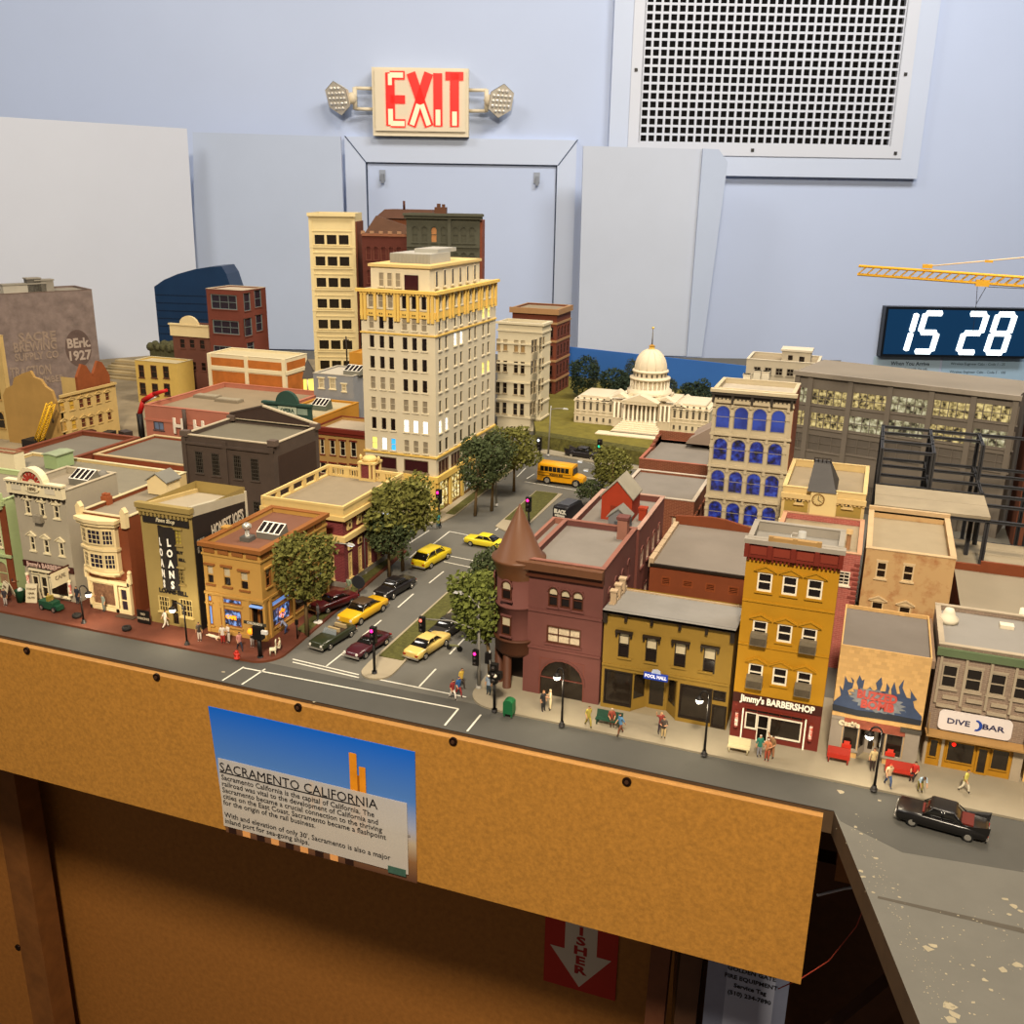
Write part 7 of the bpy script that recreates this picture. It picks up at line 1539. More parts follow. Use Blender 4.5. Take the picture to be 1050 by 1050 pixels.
b.part('crown', lambda mb: [b.sbox(mb, s_, a_, 29.2, L_, 29.6, -.05, .5, TY) for s_, a_, L_ in (('front', -.5, 11.15), ('right', .06, 21.8))] + [b.sbox(mb, s_, a_, 26.1, L_, 26.95, -.02, .1, TY) for s_, a_, L_ in (('front', -.1, 10.75), ('right', .03, 21.5))]
       + [b.sbox(mb, 'front', u, 25.6, u + .35, 29.3, 0, .3, TY) for u in (.05, .55, 2.0, 3.4, 4.9, 5.35, 6.75, 8.15, 9.65, 10.2)] + [b.sbox(mb, 'right', u, 25.8, u + .35, 29.3, 0, .3, TY) for u in (.3, 2.25, 4.3, 5.3, 7.3, 9.35, 10.35, 12.35, 14.4, 15.4, 17.4, 19.5, 20.9)] + [b.sbox(mb, 'front', k * .45, 28.95, k * .45 + .22, 29.2, 0, .35, TY) for k in range(24)]
       + [b.sbox(mb, 'front', u + d_, 26.35, u + d_ + .15, 26.55, .1, .13, DARKW) for u in us for d_ in (.15, .45)], label='yellow crown')
CR1 = mat('#d8b860', .7, .05)
b.parts('pier', [('front', u, 0, u + .8, 4.42, 0, .25) for u in (0, 4.9, 9.85)] + [('right', u, 0, u + .7, 4.42, 0, .25) for u in (.01, 4.0, 8.2, 12.4, 16.6, 20.8)], CR1)
LIT2 = noisy_light('#fff4c0', '#d8b860', '#4a3a1c', 1.2, 240)
for (u0, u1) in ((.9, 4.8), (5.8, 9.8)): b.win('front', u0, .3, u1 - u0, 3.9, name='shop_window', style='grid:4,2', fr=mat('#6a5028', .6, 0), gl=LIT2)
for k in range(5): b.win('right', .8 + k * 4.2, .3, 3.1, 3.9, name='shop_window', style='grid:3,3', fr=mat('#6a5028', .6, 0), gl=LIT2 if k < 2 else noisy_light('#c8c8b0', '#706850', '#2a2418', .8, 240))
b.finish()
b.part('penthouse', lambda mb: mb.box((.85, 1.4, 29.3), (9.3, 18.3, 32.3), TW))
b.part('penthouse_roof', lambda mb: mb.box((.6, 1.1, 32.3), (9.55, 18.6, 32.65), mat('#d3b87a', .8, .04)))
T = b.T('front')
for u in (2.05, 3.25, 4.45): put('window', window_mesh(.75, 1.8, TW, SHDW, 'sash', None, True, ft=.06, depth=.1), b.root, (u, 1.3, 29.8))
mb = MB(); mb.box((5.75, 1.3, 29.5), (7.7, 1.42, 31.4), MR); mb.build('penthouse_door', b.root)
for k in range(6): put('window', window_mesh(.85, 2.1, TW, DARKW, 'plain', None, True, ft=.06, depth=.1), b.root, (9.4, 3.0 + k * 2.6, 29.8), PI / 2)
mb = MB(); GC = mat('#a8a69c', .6, .05); mb.box((2.4, 4.0, 32.6), (8.2, 10.5, 33.9), GC); mb.box((4.6, 6.8, 33.9), (8.0, 13, 34.4), GC)
for k in range(30): mb.box((2.4 + k * .195, 3.92, 32.65), (2.48 + k * .195, 4.0, 33.85), mat('#8f8d84', .6, 0))
mb.build('cooling_unit', b.root, label='ribbed grey rooftop cooling unit')

# the two buildings behind it
WB = mat('#cfc4a6', .75, .03, 60)
b = Bld('white_stone_building', 'five-storey cream stone building just behind the white office tower', -64.0, 167, 8.4, 4.8, 19.6, wall=WB, roof=mat('#8f8878', .9, .06), parapet=.5)
z7 = lambda x, y: (490 + x / 5.831, 300 + y / 5.831)
rowsW = (((112, 275), (135, 347)), ((153, 278), (177, 348)), ((217, 283), (241, 357)), ((257, 285), (281, 360)))
ref = b.q('front', *z7(112, 400)); 
for j, dyy in enumerate((0, 127, 255, 377)):
    for a_, c_ in rowsW: b.pxwin('front', z7(a_[0] - 2 * j, a_[1] + dyy), z7(c_[0] - 2 * j, c_[1] + dyy), style='sash', fr=mat('#a8987a', .7, 0), gl=GLASS if j else mat('#a88a5c', .4, .1), ft=.06, blind=0 if j else .4)
for j, dyy in enumerate((0, 125, 248, 370)):
    for a_, c_ in (((325, 285), (337, 358)), ((343, 280), (354, 352)), ((373, 270), (383, 340)), ((388, 265), (398, 335))): b.pxwin('right', z7(a_[0] - 3 * j, a_[1] + dyy), z7(c_[0] - 3 * j, c_[1] + dyy), style='sash', fr=mat('#b8a888', .7, 0), gl=GLASS, ft=.06, sill=False)
for v in (15.6, 12.0, 8.6, 5.2, 2.2): b.ring('string_course', v, v + .3, .18, WB, sides=('front', 'right'))
b.ring('cornice', 17.9, 18.2, .2, WB, sides=('front', 'right')); b.ring('cornice_cap', 19.2, 19.6, .35, WB, sides=('front', 'right'))
b.finish()
BB = mat('#6e3826', .8, .08, 60); BBT = mat('#a07a52', .75, .06)
b = Bld('brown_brick_tower', 'tall brown brick building with tan bands left of the capitol lawn', -70.5, 192, 9.6, 9.5, 19.2, wall=BB, roof=ROOFT, parapet=.3)
for v in (1.5, 4.6, 8.6, 12.6, 16.2): b.ring('stone_band', v, v + .45, .15, BBT, sides=('front', 'right'))
b.ring('cornice', 18.2, 19.3, .5, BBT, sides=('front', 'right'))
for v in (2.3, 5.8, 9.8, 13.6):
    for k in range(4): b.win('right', .9 + k * 2.2, v, .9, 2.1, style='arch' if v > 13 else 'sash', fr=mat('#4a2a20', .6, 0), gl=GLASS, wall=BB, hood='lintel' if v < 13 else 'archhood', hm=BB, ft=.08)
    for k in range(3): b.win('front', 5.2 + k * 1.4, v, .9, 2.1, style='sash', fr=mat('#4a2a20', .6, 0), gl=GLASS, ft=.08)
b.finish(coping=BBT)
# ---------------------------------------------------------------- trees
LEAF = [mat('#67672f', .9, .45, 400), mat('#465030', .9, .45, 400), mat('#666e30', .9, .4, 400), mat('#2c3a2c', .95, .35, 300), mat('#3a4438', .95, .35, 300)]
TRK = mat('#6a5638', .85, .15, 80)
def crown_mesh(seed, blobs, n, leaf, m):
    """leaf clumps scattered through a set of ellipsoids (cx, cy, cz, rx, rz)"""
    random.seed(seed); mb = MB(); tot = sum(b_[3] ** 2 * b_[4] for b_ in blobs)
    for b_ in blobs:
        k = int(n * b_[3] ** 2 * b_[4] / tot)
        for _ in range(k):
            while True:
                v = Vector((random.uniform(-1, 1), random.uniform(-1, 1), random.uniform(-1, 1)))
                if .35 < v.length < 1: break
            v = v.normalized() * (v.length ** .5) * random.uniform(.85, 1.08)
            c = Vector((b_[0] + v.x * b_[3], b_[1] + v.y * b_[3], b_[2] + v.z * b_[4]))
            a = Vector((random.gauss(0, 1), random.gauss(0, 1), random.gauss(0, 1))).normalized(); d = a.orthogonal().normalized(); e = a.cross(d)
            s_ = leaf * random.uniform(.6, 1.5); d *= s_; e *= s_
            mb.face([tuple(c - d * .9), tuple(c - e * .6), tuple(c + d), tuple(c + e * .7)], m)
    return mb
def tree(label, px, py, top, wpx, leaf_m, seed, z=.2, group='street trees', dense=1.0, trunk=True, base_px=None, name='street_tree', y=None):
    """base at a photo point on the ground, crown from trunk height to the photo's top"""
    p = P0(px, py, z) if y is None else Vector((PY(px, py, y).x, y, z))
    tp = PY(top[0], top[1], p.y); H = tp.z - z; off = tp.x - p.x
    sc = 1010 / (p - CO).dot(CF); R = wpx / sc / 2 * 1.1
    t = thing(name, label, 'tree', (p.x, p.y, z), 0, group)
    cb = H * (.26 if trunk else .02); rng = random.Random(seed)
    blobs = [(off * .6, 0, H * .64, R * .85, (H - cb) * .42)]
    for k in range(7):
        a = rng.uniform(0, 2 * PI); f = rng.uniform(.35, .75); zz = rng.uniform(cb + (H - cb) * .2, H * .9)
        blobs.append((off * zz / H + R * f * math.cos(a), R * f * math.sin(a), zz, R * rng.uniform(.3, .5), R * rng.uniform(.3, .48)))
    crown_mesh(seed, blobs, int(2600 * dense), R * .055 + .03, leaf_m).build('foliage', t)
    if trunk:
        mb = MB(); mb.tube([(0, 0, -.1), (off * .15, .03, H * .25), (off * .4, 0, H * .5), (off * .6, 0, H * .75)], [.24, .17, .12, .05], TRK, 7)
        for k in range(6):
            b_ = blobs[1 + k]; mb.tube([(off * .35, 0, H * (.3 + .04 * k)), (b_[0] * .6, b_[1] * .6, (H * .4 + b_[2]) / 2), (b_[0], b_[1], b_[2])], [.09, .06, .03], TRK, 4)
        mb.build('trunk', t)
    return t
tree('yellow-green tree on the grass verge beside the golden corner cafe', 315, 651, (309, 541), 66, LEAF[0], 1)
tree('dark olive tree in front of the maroon library, nearer of its pair', 399, 590, (398, 520), 48, LEAF[1], 2, dense=.9)
tree('taller olive tree between the maroon library and the white tower', 413, 584, (407, 487), 70, LEAF[0], 3, dense=1.2)
tree('dark tree on the pavement at the near corner of the white tower', 487, 528, (494, 446), 46, LEAF[1], 4)
tree('dark tree halfway along the white tower pavement', 504, 523, (510, 436), 38, LEAF[1], 14, dense=.8)
tree('olive tree furthest along the white tower pavement', 527, 503, (527, 434), 48, LEAF[0], 5)
tree('bright green tree crowding the street side of the conical turret', 503, 694, (487, 580), 66, LEAF[2], 6, dense=1.3)
tree('dark green tree behind the turret tree by the median', 500, 640, (500, 560), 44, LEAF[1], 7)
tree('olive tree beyond the black van near the school bus', 628, 520, (628, 455), 42, LEAF[0], 8)
tree('low dark green bush tree beside the black van', 606, 520, (607, 491), 28, LEAF[1], 9, dense=.6)
for k, (px, py, tx, ty, w_, m_, lb) in enumerate(((599, 440, 599, 367, 32, 3, 'dark tree at the left end of the capitol, against the blue backdrop'), (630, 440, 628, 379, 36, 3, 'broad dark tree behind the left wing of the capitol'), (646, 440, 647, 369, 16, 4, 'slim purple-grey tree just left of the capitol dome'),
        (686, 440, 684, 388, 20, 4, 'small dark tree just right of the capitol dome'), (711, 440, 711, 393, 34, 3, 'broad dark tree behind the right wing of the capitol'), (727, 440, 726, 397, 12, 3, 'narrow dark conifer next to the blue-lit building'), (609, 440, 610, 369, 9, 4, 'thin grey-green tree between the two trees left of the dome'))):
    tree(lb, px, py, (tx, ty), w_, LEAF[m_], 20 + k, z=2.0, y=190 + (k % 3) * 5, group='dark trees behind the capitol', dense=.9, trunk=False)

# ---------------------------------------------------------------- street lamps and signals
IRON = mat('#1d1a18', .5, .05); SILV = mat('#8f8c84', .45, .05, metal=.3); GLOW = mat('#ffffff', .4, 0, emit='#fff4dc', es=3.2)
def goose_lamp(label, base, globe, side):
    p = P0(*base, .2); g = PY(globe[0], globe[1], p.y); t = thing('street_lamp', label, 'street lamp', (p.x, p.y, .2), 0, 'black gooseneck street lamps')
    H = g.z + .35; dx = g.x - p.x
    mb = MB(); mb.tube([(0, 0, 0), (0, 0, H * .6), (0, 0, H)], [.11, .08, .07], IRON, 8); mb.cyl((0, 0, 0), .26, 0, .15, IRON, 10); mb.cyl((0, 0, 0), .16, .15, .4, IRON, 8)
    mb.tube([(0, 0, H)] + [(dx / 2 - dx / 2 * math.cos(PI * k / 8), 0, H + .55 * math.sin(PI * k / 8)) for k in range(1, 8)] + [(dx, 0, H)], .065, IRON, 6); mb.build('post', t)
    mb = MB(); mb.lathe([(.08, .28), (.15, .22), (.34, .06), (.34, .02), (.3, .04), (.1, .2)], (dx, 0, H - .2), IRON, 14); mb.build('lamp_shade', t)
    mb = MB(); mb.ball((dx, 0, H - .34), .3, GLOW, 12, .75); mb.build('bulb', t, label='glowing white globe')
    l = bpy.data.lights.new('street_lamp_light', 'POINT'); l.energy = .06; l.color = (1, .85, .6); l.shadow_soft_size = .003
    o = bpy.data.objects.new('street_lamp_light', l); COL.objects.link(o); o.parent = t; o.location = (dx * S, 0, (H - .65) * S)
goose_lamp('black gooseneck lamp in front of the cream bay building', (86, 639), (91, 612), 1)
goose_lamp('black gooseneck lamp in front of the pawn shop', (192, 661), (177, 628), -1)
goose_lamp('black gooseneck lamp in front of the mauve turret building', (576, 744), (571, 697), -1)
goose_lamp('black gooseneck lamp in front of the ochre pool hall', (722, 774), (717, 721), -1)
goose_lamp('black gooseneck lamp in front of the blue flame shop', (896, 810), (891, 758), -1)
LENS = mat('#dfe8f0', .3, 0, emit='#e0ecff', es=1.2)
def cobra(label, base, top, heads, on=True):
    p = P0(*base, .2); q = PY(*top, p.y); t = thing('street_light', label, 'street light', (p.x, p.y, .2), 0, 'tall silver street lights'); H = q.z - .2; ox = q.x - p.x
    mb = MB(); mb.tube([(0, 0, 0), (ox * .5, 0, H * .5), (ox, 0, H)], [.16, .12, .1], SILV, 8); mb.cyl((0, 0, 0), .28, 0, .25, SILV, 8); mb.build('pole', t)
    for (hx, hy) in heads:
        h = PY(hx, hy, p.y); dx, dz = h.x - p.x, h.z - .2; mb = MB()
        mb.tube([(ox, 0, H * .93), (ox + (dx - ox) * .5, 0, H * .93 + (dz - H * .93) * .8), (dx, 0, dz)], [.08, .07, .06], SILV, 6); arm = mb.build('arm', t)
        sg = 1 if dx > ox else -1; mb = MB()
        mb.hexa([(dx - sg * .1, -.18, dz - .1), (dx + sg * .75, -.15, dz - .08), (dx + sg * .75, .15, dz - .08), (dx - sg * .1, .18, dz - .1), (dx, -.12, dz + .14), (dx + sg * .6, -.1, dz + .08), (dx + sg * .6, .1, dz + .08), (dx, .12, dz + .14)], mat('#b8b8b4', .4, .03)); mb.build('lamp_head', arm)
        if on: mb = MB(); mb.box((min(dx, dx + sg * .6), -.12, dz - .17), (max(dx, dx + sg * .6), .12, dz - .1), LENS); mb.build('lens', arm)
    return t
cobra('silver street light before the maroon library, its arm reaching over the avenue', (374, 588), (372, 524), ((393, 525),))
cobra('silver street light half hidden behind the cafe tree', (322, 606), (332, 553), ((357, 558),), True)
cobra('silver street light beside the white tower trees', (509, 518), (508, 458), ((513, 459),))
cobra('silver street light by the white stone building at the lawn corner', (562, 467), (565, 416), ((578, 419),), False)
cobra('silver street light with two curved arms beside the red roof shed', (619, 512), (617, 482), ((597, 473), (603, 482)))
t = cobra('silver street light with a signal mast arm beside the turret', (491, 705), (491, 617), ((473, 608),), False)
MAG = mat('#ff2080', .4, 0, emit='#ff2a90', es=2.0); SGB = mat('#141210', .5, 0); GRL = mat('#20c090', .4, 0, emit='#20d0a0', es=1.2)
def head(par, x, z, y=0, lamp=MAG, idx=0, s=1.0):
    s *= .85
    mb = MB(); mb.box((x - .3 * s, y - .25 * s, z - .85 * s), (x + .3 * s, y + .2 * s, z + .85 * s), SGB); h = mb.build('signal_head', par)
    for k in range(3):
        mb = MB(); zz = z + (.55 - k * .55) * s; mb.tube([(x, y - .42 * s, zz), (x, y - .22 * s, zz)], .2 * s, SGB, 8); mb.ball((x, y - .36 * s, zz), .19 * s, lamp if k == idx else mat('#2a2420', .3, 0), 8); mb.build('lamp', h)
    return h
p = P0(491, 705, .2); a0_ = PY(489, 648, p.y); e_ = PY(437, 637, p.y)
mb = MB(); mb.tube([(a0_.x - p.x, 0, a0_.z), ((a0_.x + e_.x) / 2 - p.x, 0, (a0_.z + e_.z) / 2 + .35), (e_.x - p.x, 0, e_.z)], [.09, .08, .06], SILV, 6); arm = mb.build('mast_arm', t)
g = PY(433, 640, p.y); head(arm, g.x - p.x, g.z - .2, lamp=mat('#ff8070', .4, 0, emit='#ff6050', es=1.2)); g = PY(489, 673, p.y); head(arm, g.x - p.x, g.z - .2, -.2)
def signal(label, base, hpos, lamp=MAG, idx=0, s=1.0, z=.2, rz=0):
    p = P0(*base, z); g = PY(*hpos, p.y); t = thing('traffic_signal', label, 'traffic signal', (p.x, p.y, z), rz, 'traffic signals'); mb = MB(); dz = g.z - z
    mb.tube([(0, 0, 0), (g.x - p.x, 0, dz - .6)], .13, SGB, 8); mb.cyl((0, 0, 0), .25, 0, .2, SGB, 8); mb.build('pole', t); head(t, g.x - p.x, dz, 0, lamp, idx, s); return t
signal('black signal post with a magenta light on the median tip', (384, 690), (383, 651), s=1.1)
signal('black signal post with a pink light on the white tower corner', (451, 540), (450, 509), s=1.3)
signal('unlit black signal post beside the library tree', (433, 541), (432, 514), idx=9, s=1.3)
signal('signal with a pink light rising behind the cone roof', (543, 548), (542, 517), s=1.3)
signal('black signal post with a small white light by the white stone building', (556, 477), (553, 455), mat('#e8f0ff', .4, 0, emit='#f0f8ff', es=1.4), s=1.4)
signal('signal with a green light and long white arm by the lawn', (614, 480), (615, 457), GRL, 1, 1.4)
signal('pink signal light nearest the upper turret window among the leaves', (505, 640), (504, 597), s=1.0)
signal('dim red signal light hanging in the turret tree', (482, 650), (479, 616), mat('#b04030', .4, 0, emit='#c04838', es=.5), s=1.2)
t = signal('dark signal cluster on the kerb beside the green mailbox', (507, 729), (507, 690), idx=9, s=1.2)
mb = MB(); mb.box((-.5, -.25, 3.1), (.6, .3, 3.7), SGB); mb.ball((.1, -.3, 3.45), .18, mat('#e8dcc8', .4, 0), 8); mb.ball((-.45, -.2, 3.3), .13, mat('#e8dcc8', .4, 0), 8); mb.build('walk_signal', t)
mb = MB(); mb.tube([(-.4, 0, 3.6), (-.6, .3, 5.4)], .08, SILV, 5); mb.box((-.95, .1, 4.2), (-.45, .4, 5.2), SGB); mb.build('side_head', t)
p = P0(267, 674, .2); t = thing('traffic_signal', 'black signal post with a street-name board on the cafe corner', 'traffic signal', (p.x, p.y, .2), 0, 'traffic signals'); mb = MB(); mb.tube([(0, 0, 0), (0, 0, 1.9)], .2, SGB, 8); mb.cyl((0, 0, 0), .3, 0, .15, SGB, 8); mb.build('pole', t)
mb = MB(); mb.box((-.5, -.3, 1.9), (.45, .35, 3.2), SGB); h = mb.build('signal_head', t); mb = MB(); mb.ball((-.75, -.2, 2.6), .3, mat('#ff9020', .4, 0, emit='#ff8818', es=1.5), 8); mb.build('lamp', h, label='orange walking-hand light'); mb = MB(); mb.box((-1.5, -.1, 3.25), (.9, -.02, 3.55), mat('#3d3a30', .5, .05)); bd = mb.build('name_board', t); text(bd, 'COLORADO', .3, mat('#d8d0b8', .5, 0), (-.3, -.12, 3.4), (PI / 2, 0, 0), bold=.01, ext=.01); mb = MB(); mb.box((.5, -.35, 2.6), (1.1, -.1, 2.95), mat('#d8d4cc', .4, 0)); mb.build('lens', t)

# ---------------------------------------------------------------- vehicles
TYRE = mat('#141414', .7, .05); CHR = mat('#c8c4bc', .2, 0, metal=.8); CGL = mat('#15130f', .08, 0, spec=.8)
def loft(mb, st, m, cap=True, n=14):
    """stations (x, half width, z low, z high, roundness) -> a closed rounded hull along x"""
    i = len(mb.v); k = mb.mi(m)
    for (x, hw, z0, z1, e) in st:
        zc, hz = (z0 + z1) / 2, (z1 - z0) / 2
        for j in range(n):
            a = 2 * PI * (j + .5) / n; c, s_ = math.cos(a), math.sin(a)
            mb.v.append((x, hw * math.copysign(abs(c) ** e, c), zc + hz * math.copysign(abs(s_) ** e, s_)))
    for q in range(len(st) - 1):
        for j in range(n):
            b_ = (j + 1) % n; mb.f.append((i + q * n + j, i + (q + 1) * n + j, i + (q + 1) * n + b_, i + q * n + b_)); mb.m.append(k); mb.sm.append(True)
    mb.f.append(tuple(i + j for j in range(n))); mb.f.append(tuple(i + (len(st) - 1) * n + j for j in range(n))[::-1]); mb.m += [k, k]; mb.sm += [False, False]
KINDS_ = {
    'sedan': dict(L=5.6, W=2.1, body=[(0, .8, .45, .95, .5), (.15, .95, .32, 1.05, .35), (1.6, 1.02, .28, 1.12, .3), (3.9, 1.02, .28, 1.12, .3), (5.4, .95, .32, 1.05, .35), (5.6, .8, .45, .92, .5)], cab=[(1.5, .88, 1.05, 1.1, .4), (2.05, .8, 1.05, 1.58, .4), (3.5, .8, 1.05, 1.6, .4), (4.4, .88, 1.05, 1.1, .4)], roof=(2.0, 3.55, .72, 1.56)),
    'fin': dict(L=5.9, W=2.2, body=[(0, .9, .4, .95, .5), (.15, 1.05, .3, 1.1, .3), (1.8, 1.08, .28, 1.15, .28), (4.2, 1.08, .28, 1.12, .28), (5.7, 1.0, .34, 1.1, .35), (5.9, .9, .42, .95, .5)], cab=[(1.7, .95, 1.05, 1.12, .4), (2.3, .85, 1.05, 1.75, .4), (3.6, .85, 1.05, 1.78, .4), (4.3, .92, 1.05, 1.12, .4)], roof=(2.1, 3.85, .85, 1.72)),
    'sport': dict(L=5.4, W=2.1, body=[(0, .6, .4, .62, .7), (.3, .85, .3, .8, .5), (1.3, 1.02, .26, 1.0, .45), (2.3, .92, .26, .95, .45), (3.2, .95, .26, .98, .45), (4.4, 1.04, .28, 1.08, .45), (5.2, .85, .36, .98, .5), (5.4, .65, .45, .8, .6)], cab=[(2.0, .78, .9, 1.0, .5), (2.7, .7, .9, 1.38, .5), (3.4, .68, .9, 1.4, .5), (4.6, .75, .9, 1.0, .5)], roof=(2.65, 3.4, .5, 1.36)),
    'wagon': dict(L=5.6, W=2.1, body=[(0, .85, .45, .95, .5), (.2, 1.0, .3, 1.1, .35), (1.5, 1.04, .28, 1.18, .3), (4.6, 1.04, .28, 1.2, .3), (5.45, 1.0, .32, 1.15, .35), (5.6, .9, .45, 1.0, .5)], cab=[(1.3, .9, 1.1, 1.15, .4), (1.9, .85, 1.1, 1.82, .4), (4.6, .85, 1.1, 1.82, .4), (5.35, .92, 1.1, 1.2, .4)], roof=(1.85, 4.75, .8, 1.79)),
}
def wheel(par, x, y, r=.37, w=.25):
    mb = MB(); mb.tube([(x, y - w / 2, r), (x, y + w / 2, r)], r, TYRE, 14); s_ = -1 if y < 0 else 1; mb.tube([(x, y + s_ * w * .45, r), (x, y + s_ * w * .56, r)], r * .62, CHR, 12); return mb.build('wheel', par)
def car(name, label, c, ang, kind, paint, z=.0, cabcol=None, gls=CGL, open_top=False, scale=1.0, seats='#a8946c', stripe=None, cat='car', bump=True):
    """c = ground point under the car's middle, ang = heading of its nose in degrees"""
    K = KINDS_[kind]; L = K['L']; a = math.radians(ang)
    t = thing(name, label, cat, (c.x, c.y, z), a, 'toy cars on the streets'); t.scale = (scale,) * 3
    sh = lambda st: [(L / 2 - x, hw, z0, z1, e) for (x, hw, z0, z1, e) in st]
    pm = mat(paint, .28, .04, 30, spec=.6); mb = MB(); loft(mb, sh(K['body']), pm)
    if kind == 'fin':
        for s_ in (-1, 1): mb.hexa([(-1.2, s_ * .98, 1.0), (-3.0, s_ * 1.02, .9), (-3.0, s_ * .8, .9), (-1.2, s_ * .8, 1.0), (-1.2, s_ * .98, 1.08), (-3.05, s_ * 1.06, 1.5), (-2.9, s_ * .95, 1.3), (-1.2, s_ * .9, 1.08)], pm)
    mb.build('body', t)
    if not open_top:
        mb = MB(); loft(mb, sh(K['cab']), gls); mb.build('windows', t)
        r0, r1, hw, z1 = K['roof']; mb = MB(); loft(mb, [(L / 2 - r0, hw * .9, z1 - .02, z1 + .07, .5), (L / 2 - r0 - .2, hw, z1 - .04, z1 + .1, .5), (L / 2 - r1 + .2, hw, z1 - .04, z1 + .1, .5), (L / 2 - r1, hw * .9, z1 - .02, z1 + .06, .5)], mat(cabcol or paint, .3, .04, 30, spec=.6))
        for x in (r0 - .42, (r0 + r1) / 2, r1 + .55):
            for s_ in (-1, 1): mb.tube([(L / 2 - x, s_ * (hw + .13), K['cab'][0][2] + .08), (L / 2 - (x + (r0 + r1) / 2) / 2 if x != (r0 + r1) / 2 else L / 2 - x, s_ * hw * .98, z1 + .02)], .045, mat(cabcol or paint, .3, .04, 30, spec=.6), 4)
        mb.build('roof', t)
    else:
        mb = MB(); mb.box((-1.5, -.8, 1.0), (.6, .8, 1.14), mat('#3a2c20', .7, .1)); mb.box((-.3, -.7, 1.1), (-.05, .7, 1.5), mat(seats, .7, .1)); mb.box((-1.4, -.7, 1.1), (-1.15, .7, 1.5), mat(seats, .7, .1)); mb.build('seats', t)
        mb = MB(); mb.hexa([(.6, -.85, 1.1), (.66, -.85, 1.1), (.66, .85, 1.1), (.6, .85, 1.1), (.35, -.75, 1.6), (.4, -.75, 1.6), (.4, .75, 1.6), (.35, .75, 1.6)], mat('#8f9aa0', .1, 0, alpha=.5)); mb.build('windscreen', t)
    for x in (L * .31, -L * .3):
        for s_ in (-1, 1): wheel(t, x, s_ * .92)
    if bump:
        for x in (L / 2 + .02, -L / 2 - .02): mb = MB(); mb.box((x - .07, -.92, .36), (x + .07, .92, .52), CHR); mb.build('bumper', t)
    for s_ in (-1, 1):
        mb = MB(); mb.tube([(L / 2 - .04, s_ * .68, .75), (L / 2 + .04, s_ * .68, .75)], .14, mat('#e8e4d8', .2, 0), 8); mb.build('headlight', t)
        mb = MB(); mb.box((-L / 2 - .06, s_ * .7 - .15, .66), (-L / 2 + .05, s_ * .7 + .15, .8), mat('#8c1410', .3, 0)); mb.build('tail_light', t)
    if stripe:
        mb = MB(); mb.box((-2.0, -.75, 1.1), (-1.0, .75, 1.22), mat(stripe, .5, .05)); mb.box((.8, -.6, 1.1), (1.3, .6, 1.2), mat(stripe, .5, .05)); mb.build('interior_trim', t, label='reddish brown trim')
    return t
def mid(a, b): return (P0(*a) + P0(*b)) / 2
car('convertible', 'dark green open-topped convertible parked by the cafe verge', mid((325, 668), (358, 648)), 262, 'sedan', '#2b301e', open_top=True, scale=.95)
car('sports_car', 'maroon sports car waiting beside the median signal', mid((362, 678), (392, 655)), 262, 'sport', '#42161f', scale=1.0)
car('coupe', 'bright yellow coupe with a dark brown roof behind the green convertible', mid((357, 640), (388, 624)), 262, 'sedan', '#d8a81c', cabcol='#4a3a2a', scale=1.12)
car('sedan', 'glossy black sedan in front of the yellow coupe', mid((391, 615), (419, 600)), 262, 'sedan', '#1a1718', scale=1.02)
car('station_wagon', 'yellow estate car driving up the avenue in the left lane', mid((432, 586), (453, 568)), 82, 'wagon', '#d0b81c', scale=1.05)
car('hatchback', 'lemon yellow car crossing the junction behind the conical turret', P0(498, 560), 175, 'sedan', '#dcc830', scale=.95)
car('fastback', 'cream yellow fastback in the lane right of the median', mid((426, 677), (450, 658)), 80, 'sedan', '#d0b464', scale=.98)
t = car('pickup_truck', 'dark pickup with a chrome tail ahead of the cream fastback', mid((450, 655), (473, 640)), 80, 'sedan', '#2a2826', scale=.98)
car('sedan', 'black vintage sedan parked below the capitol lawn', P0(598, 469), -7, 'fin', '#201c1e', scale=1.0)
car('finned_car', 'large black finned car with red interior parked at the right end of the street', mid((927, 843), (1002, 852)), 173, 'fin', '#121010', scale=1.0, stripe='#5c2018')
car('compact_car', 'dark red car half hidden behind the cafe tree', P0(343, 622, .2), 250, 'sedan', '#541619', z=.2, scale=.95)
# van
c = P0(584, 532); t = thing('van', 'black delivery van with white lettering beyond the turret', 'van', (c.x, c.y, 0), math.radians(80), 'toy cars on the streets')
t.scale = (1.12,) * 3; mb = MB(); BV = mat('#1c1b1e', .35, .05); loft(mb, [(2.6, .8, .4, 1.1, .4), (2.4, .95, .3, 1.3, .3), (1.7, 1.0, .3, 1.5, .25), (1.2, 1.0, .3, 2.2, .2), (-2.4, 1.0, .3, 2.25, .2), (-2.6, .95, .35, 2.1, .25)], BV); mb.build('body', t)
for x in (1.7, -1.7):
    for s_ in (-1, 1): wheel(t, x, s_ * .92)
text(t, 'BLACK', .62, WHITE, (-2.63, 0, 1.6), (PI / 2, 0, -PI / 2), bold=.05, ext=.01, wide=.8); text(t, 'SHERMAN', .36, WHITE, (-2.63, 0, 1.1), (PI / 2, 0, -PI / 2), bold=.02, ext=.01, wide=.8)
mb = MB(); mb.box((-2.64, -.7, .5), (-2.58, .7, .62), CHR); mb.build('bumper', t); mb = MB(); mb.box((-1.9, -.75, 2.22), (.8, .75, 2.3), mat('#3a3a3c', .4, .05)); mb.build('roof_panel', t)
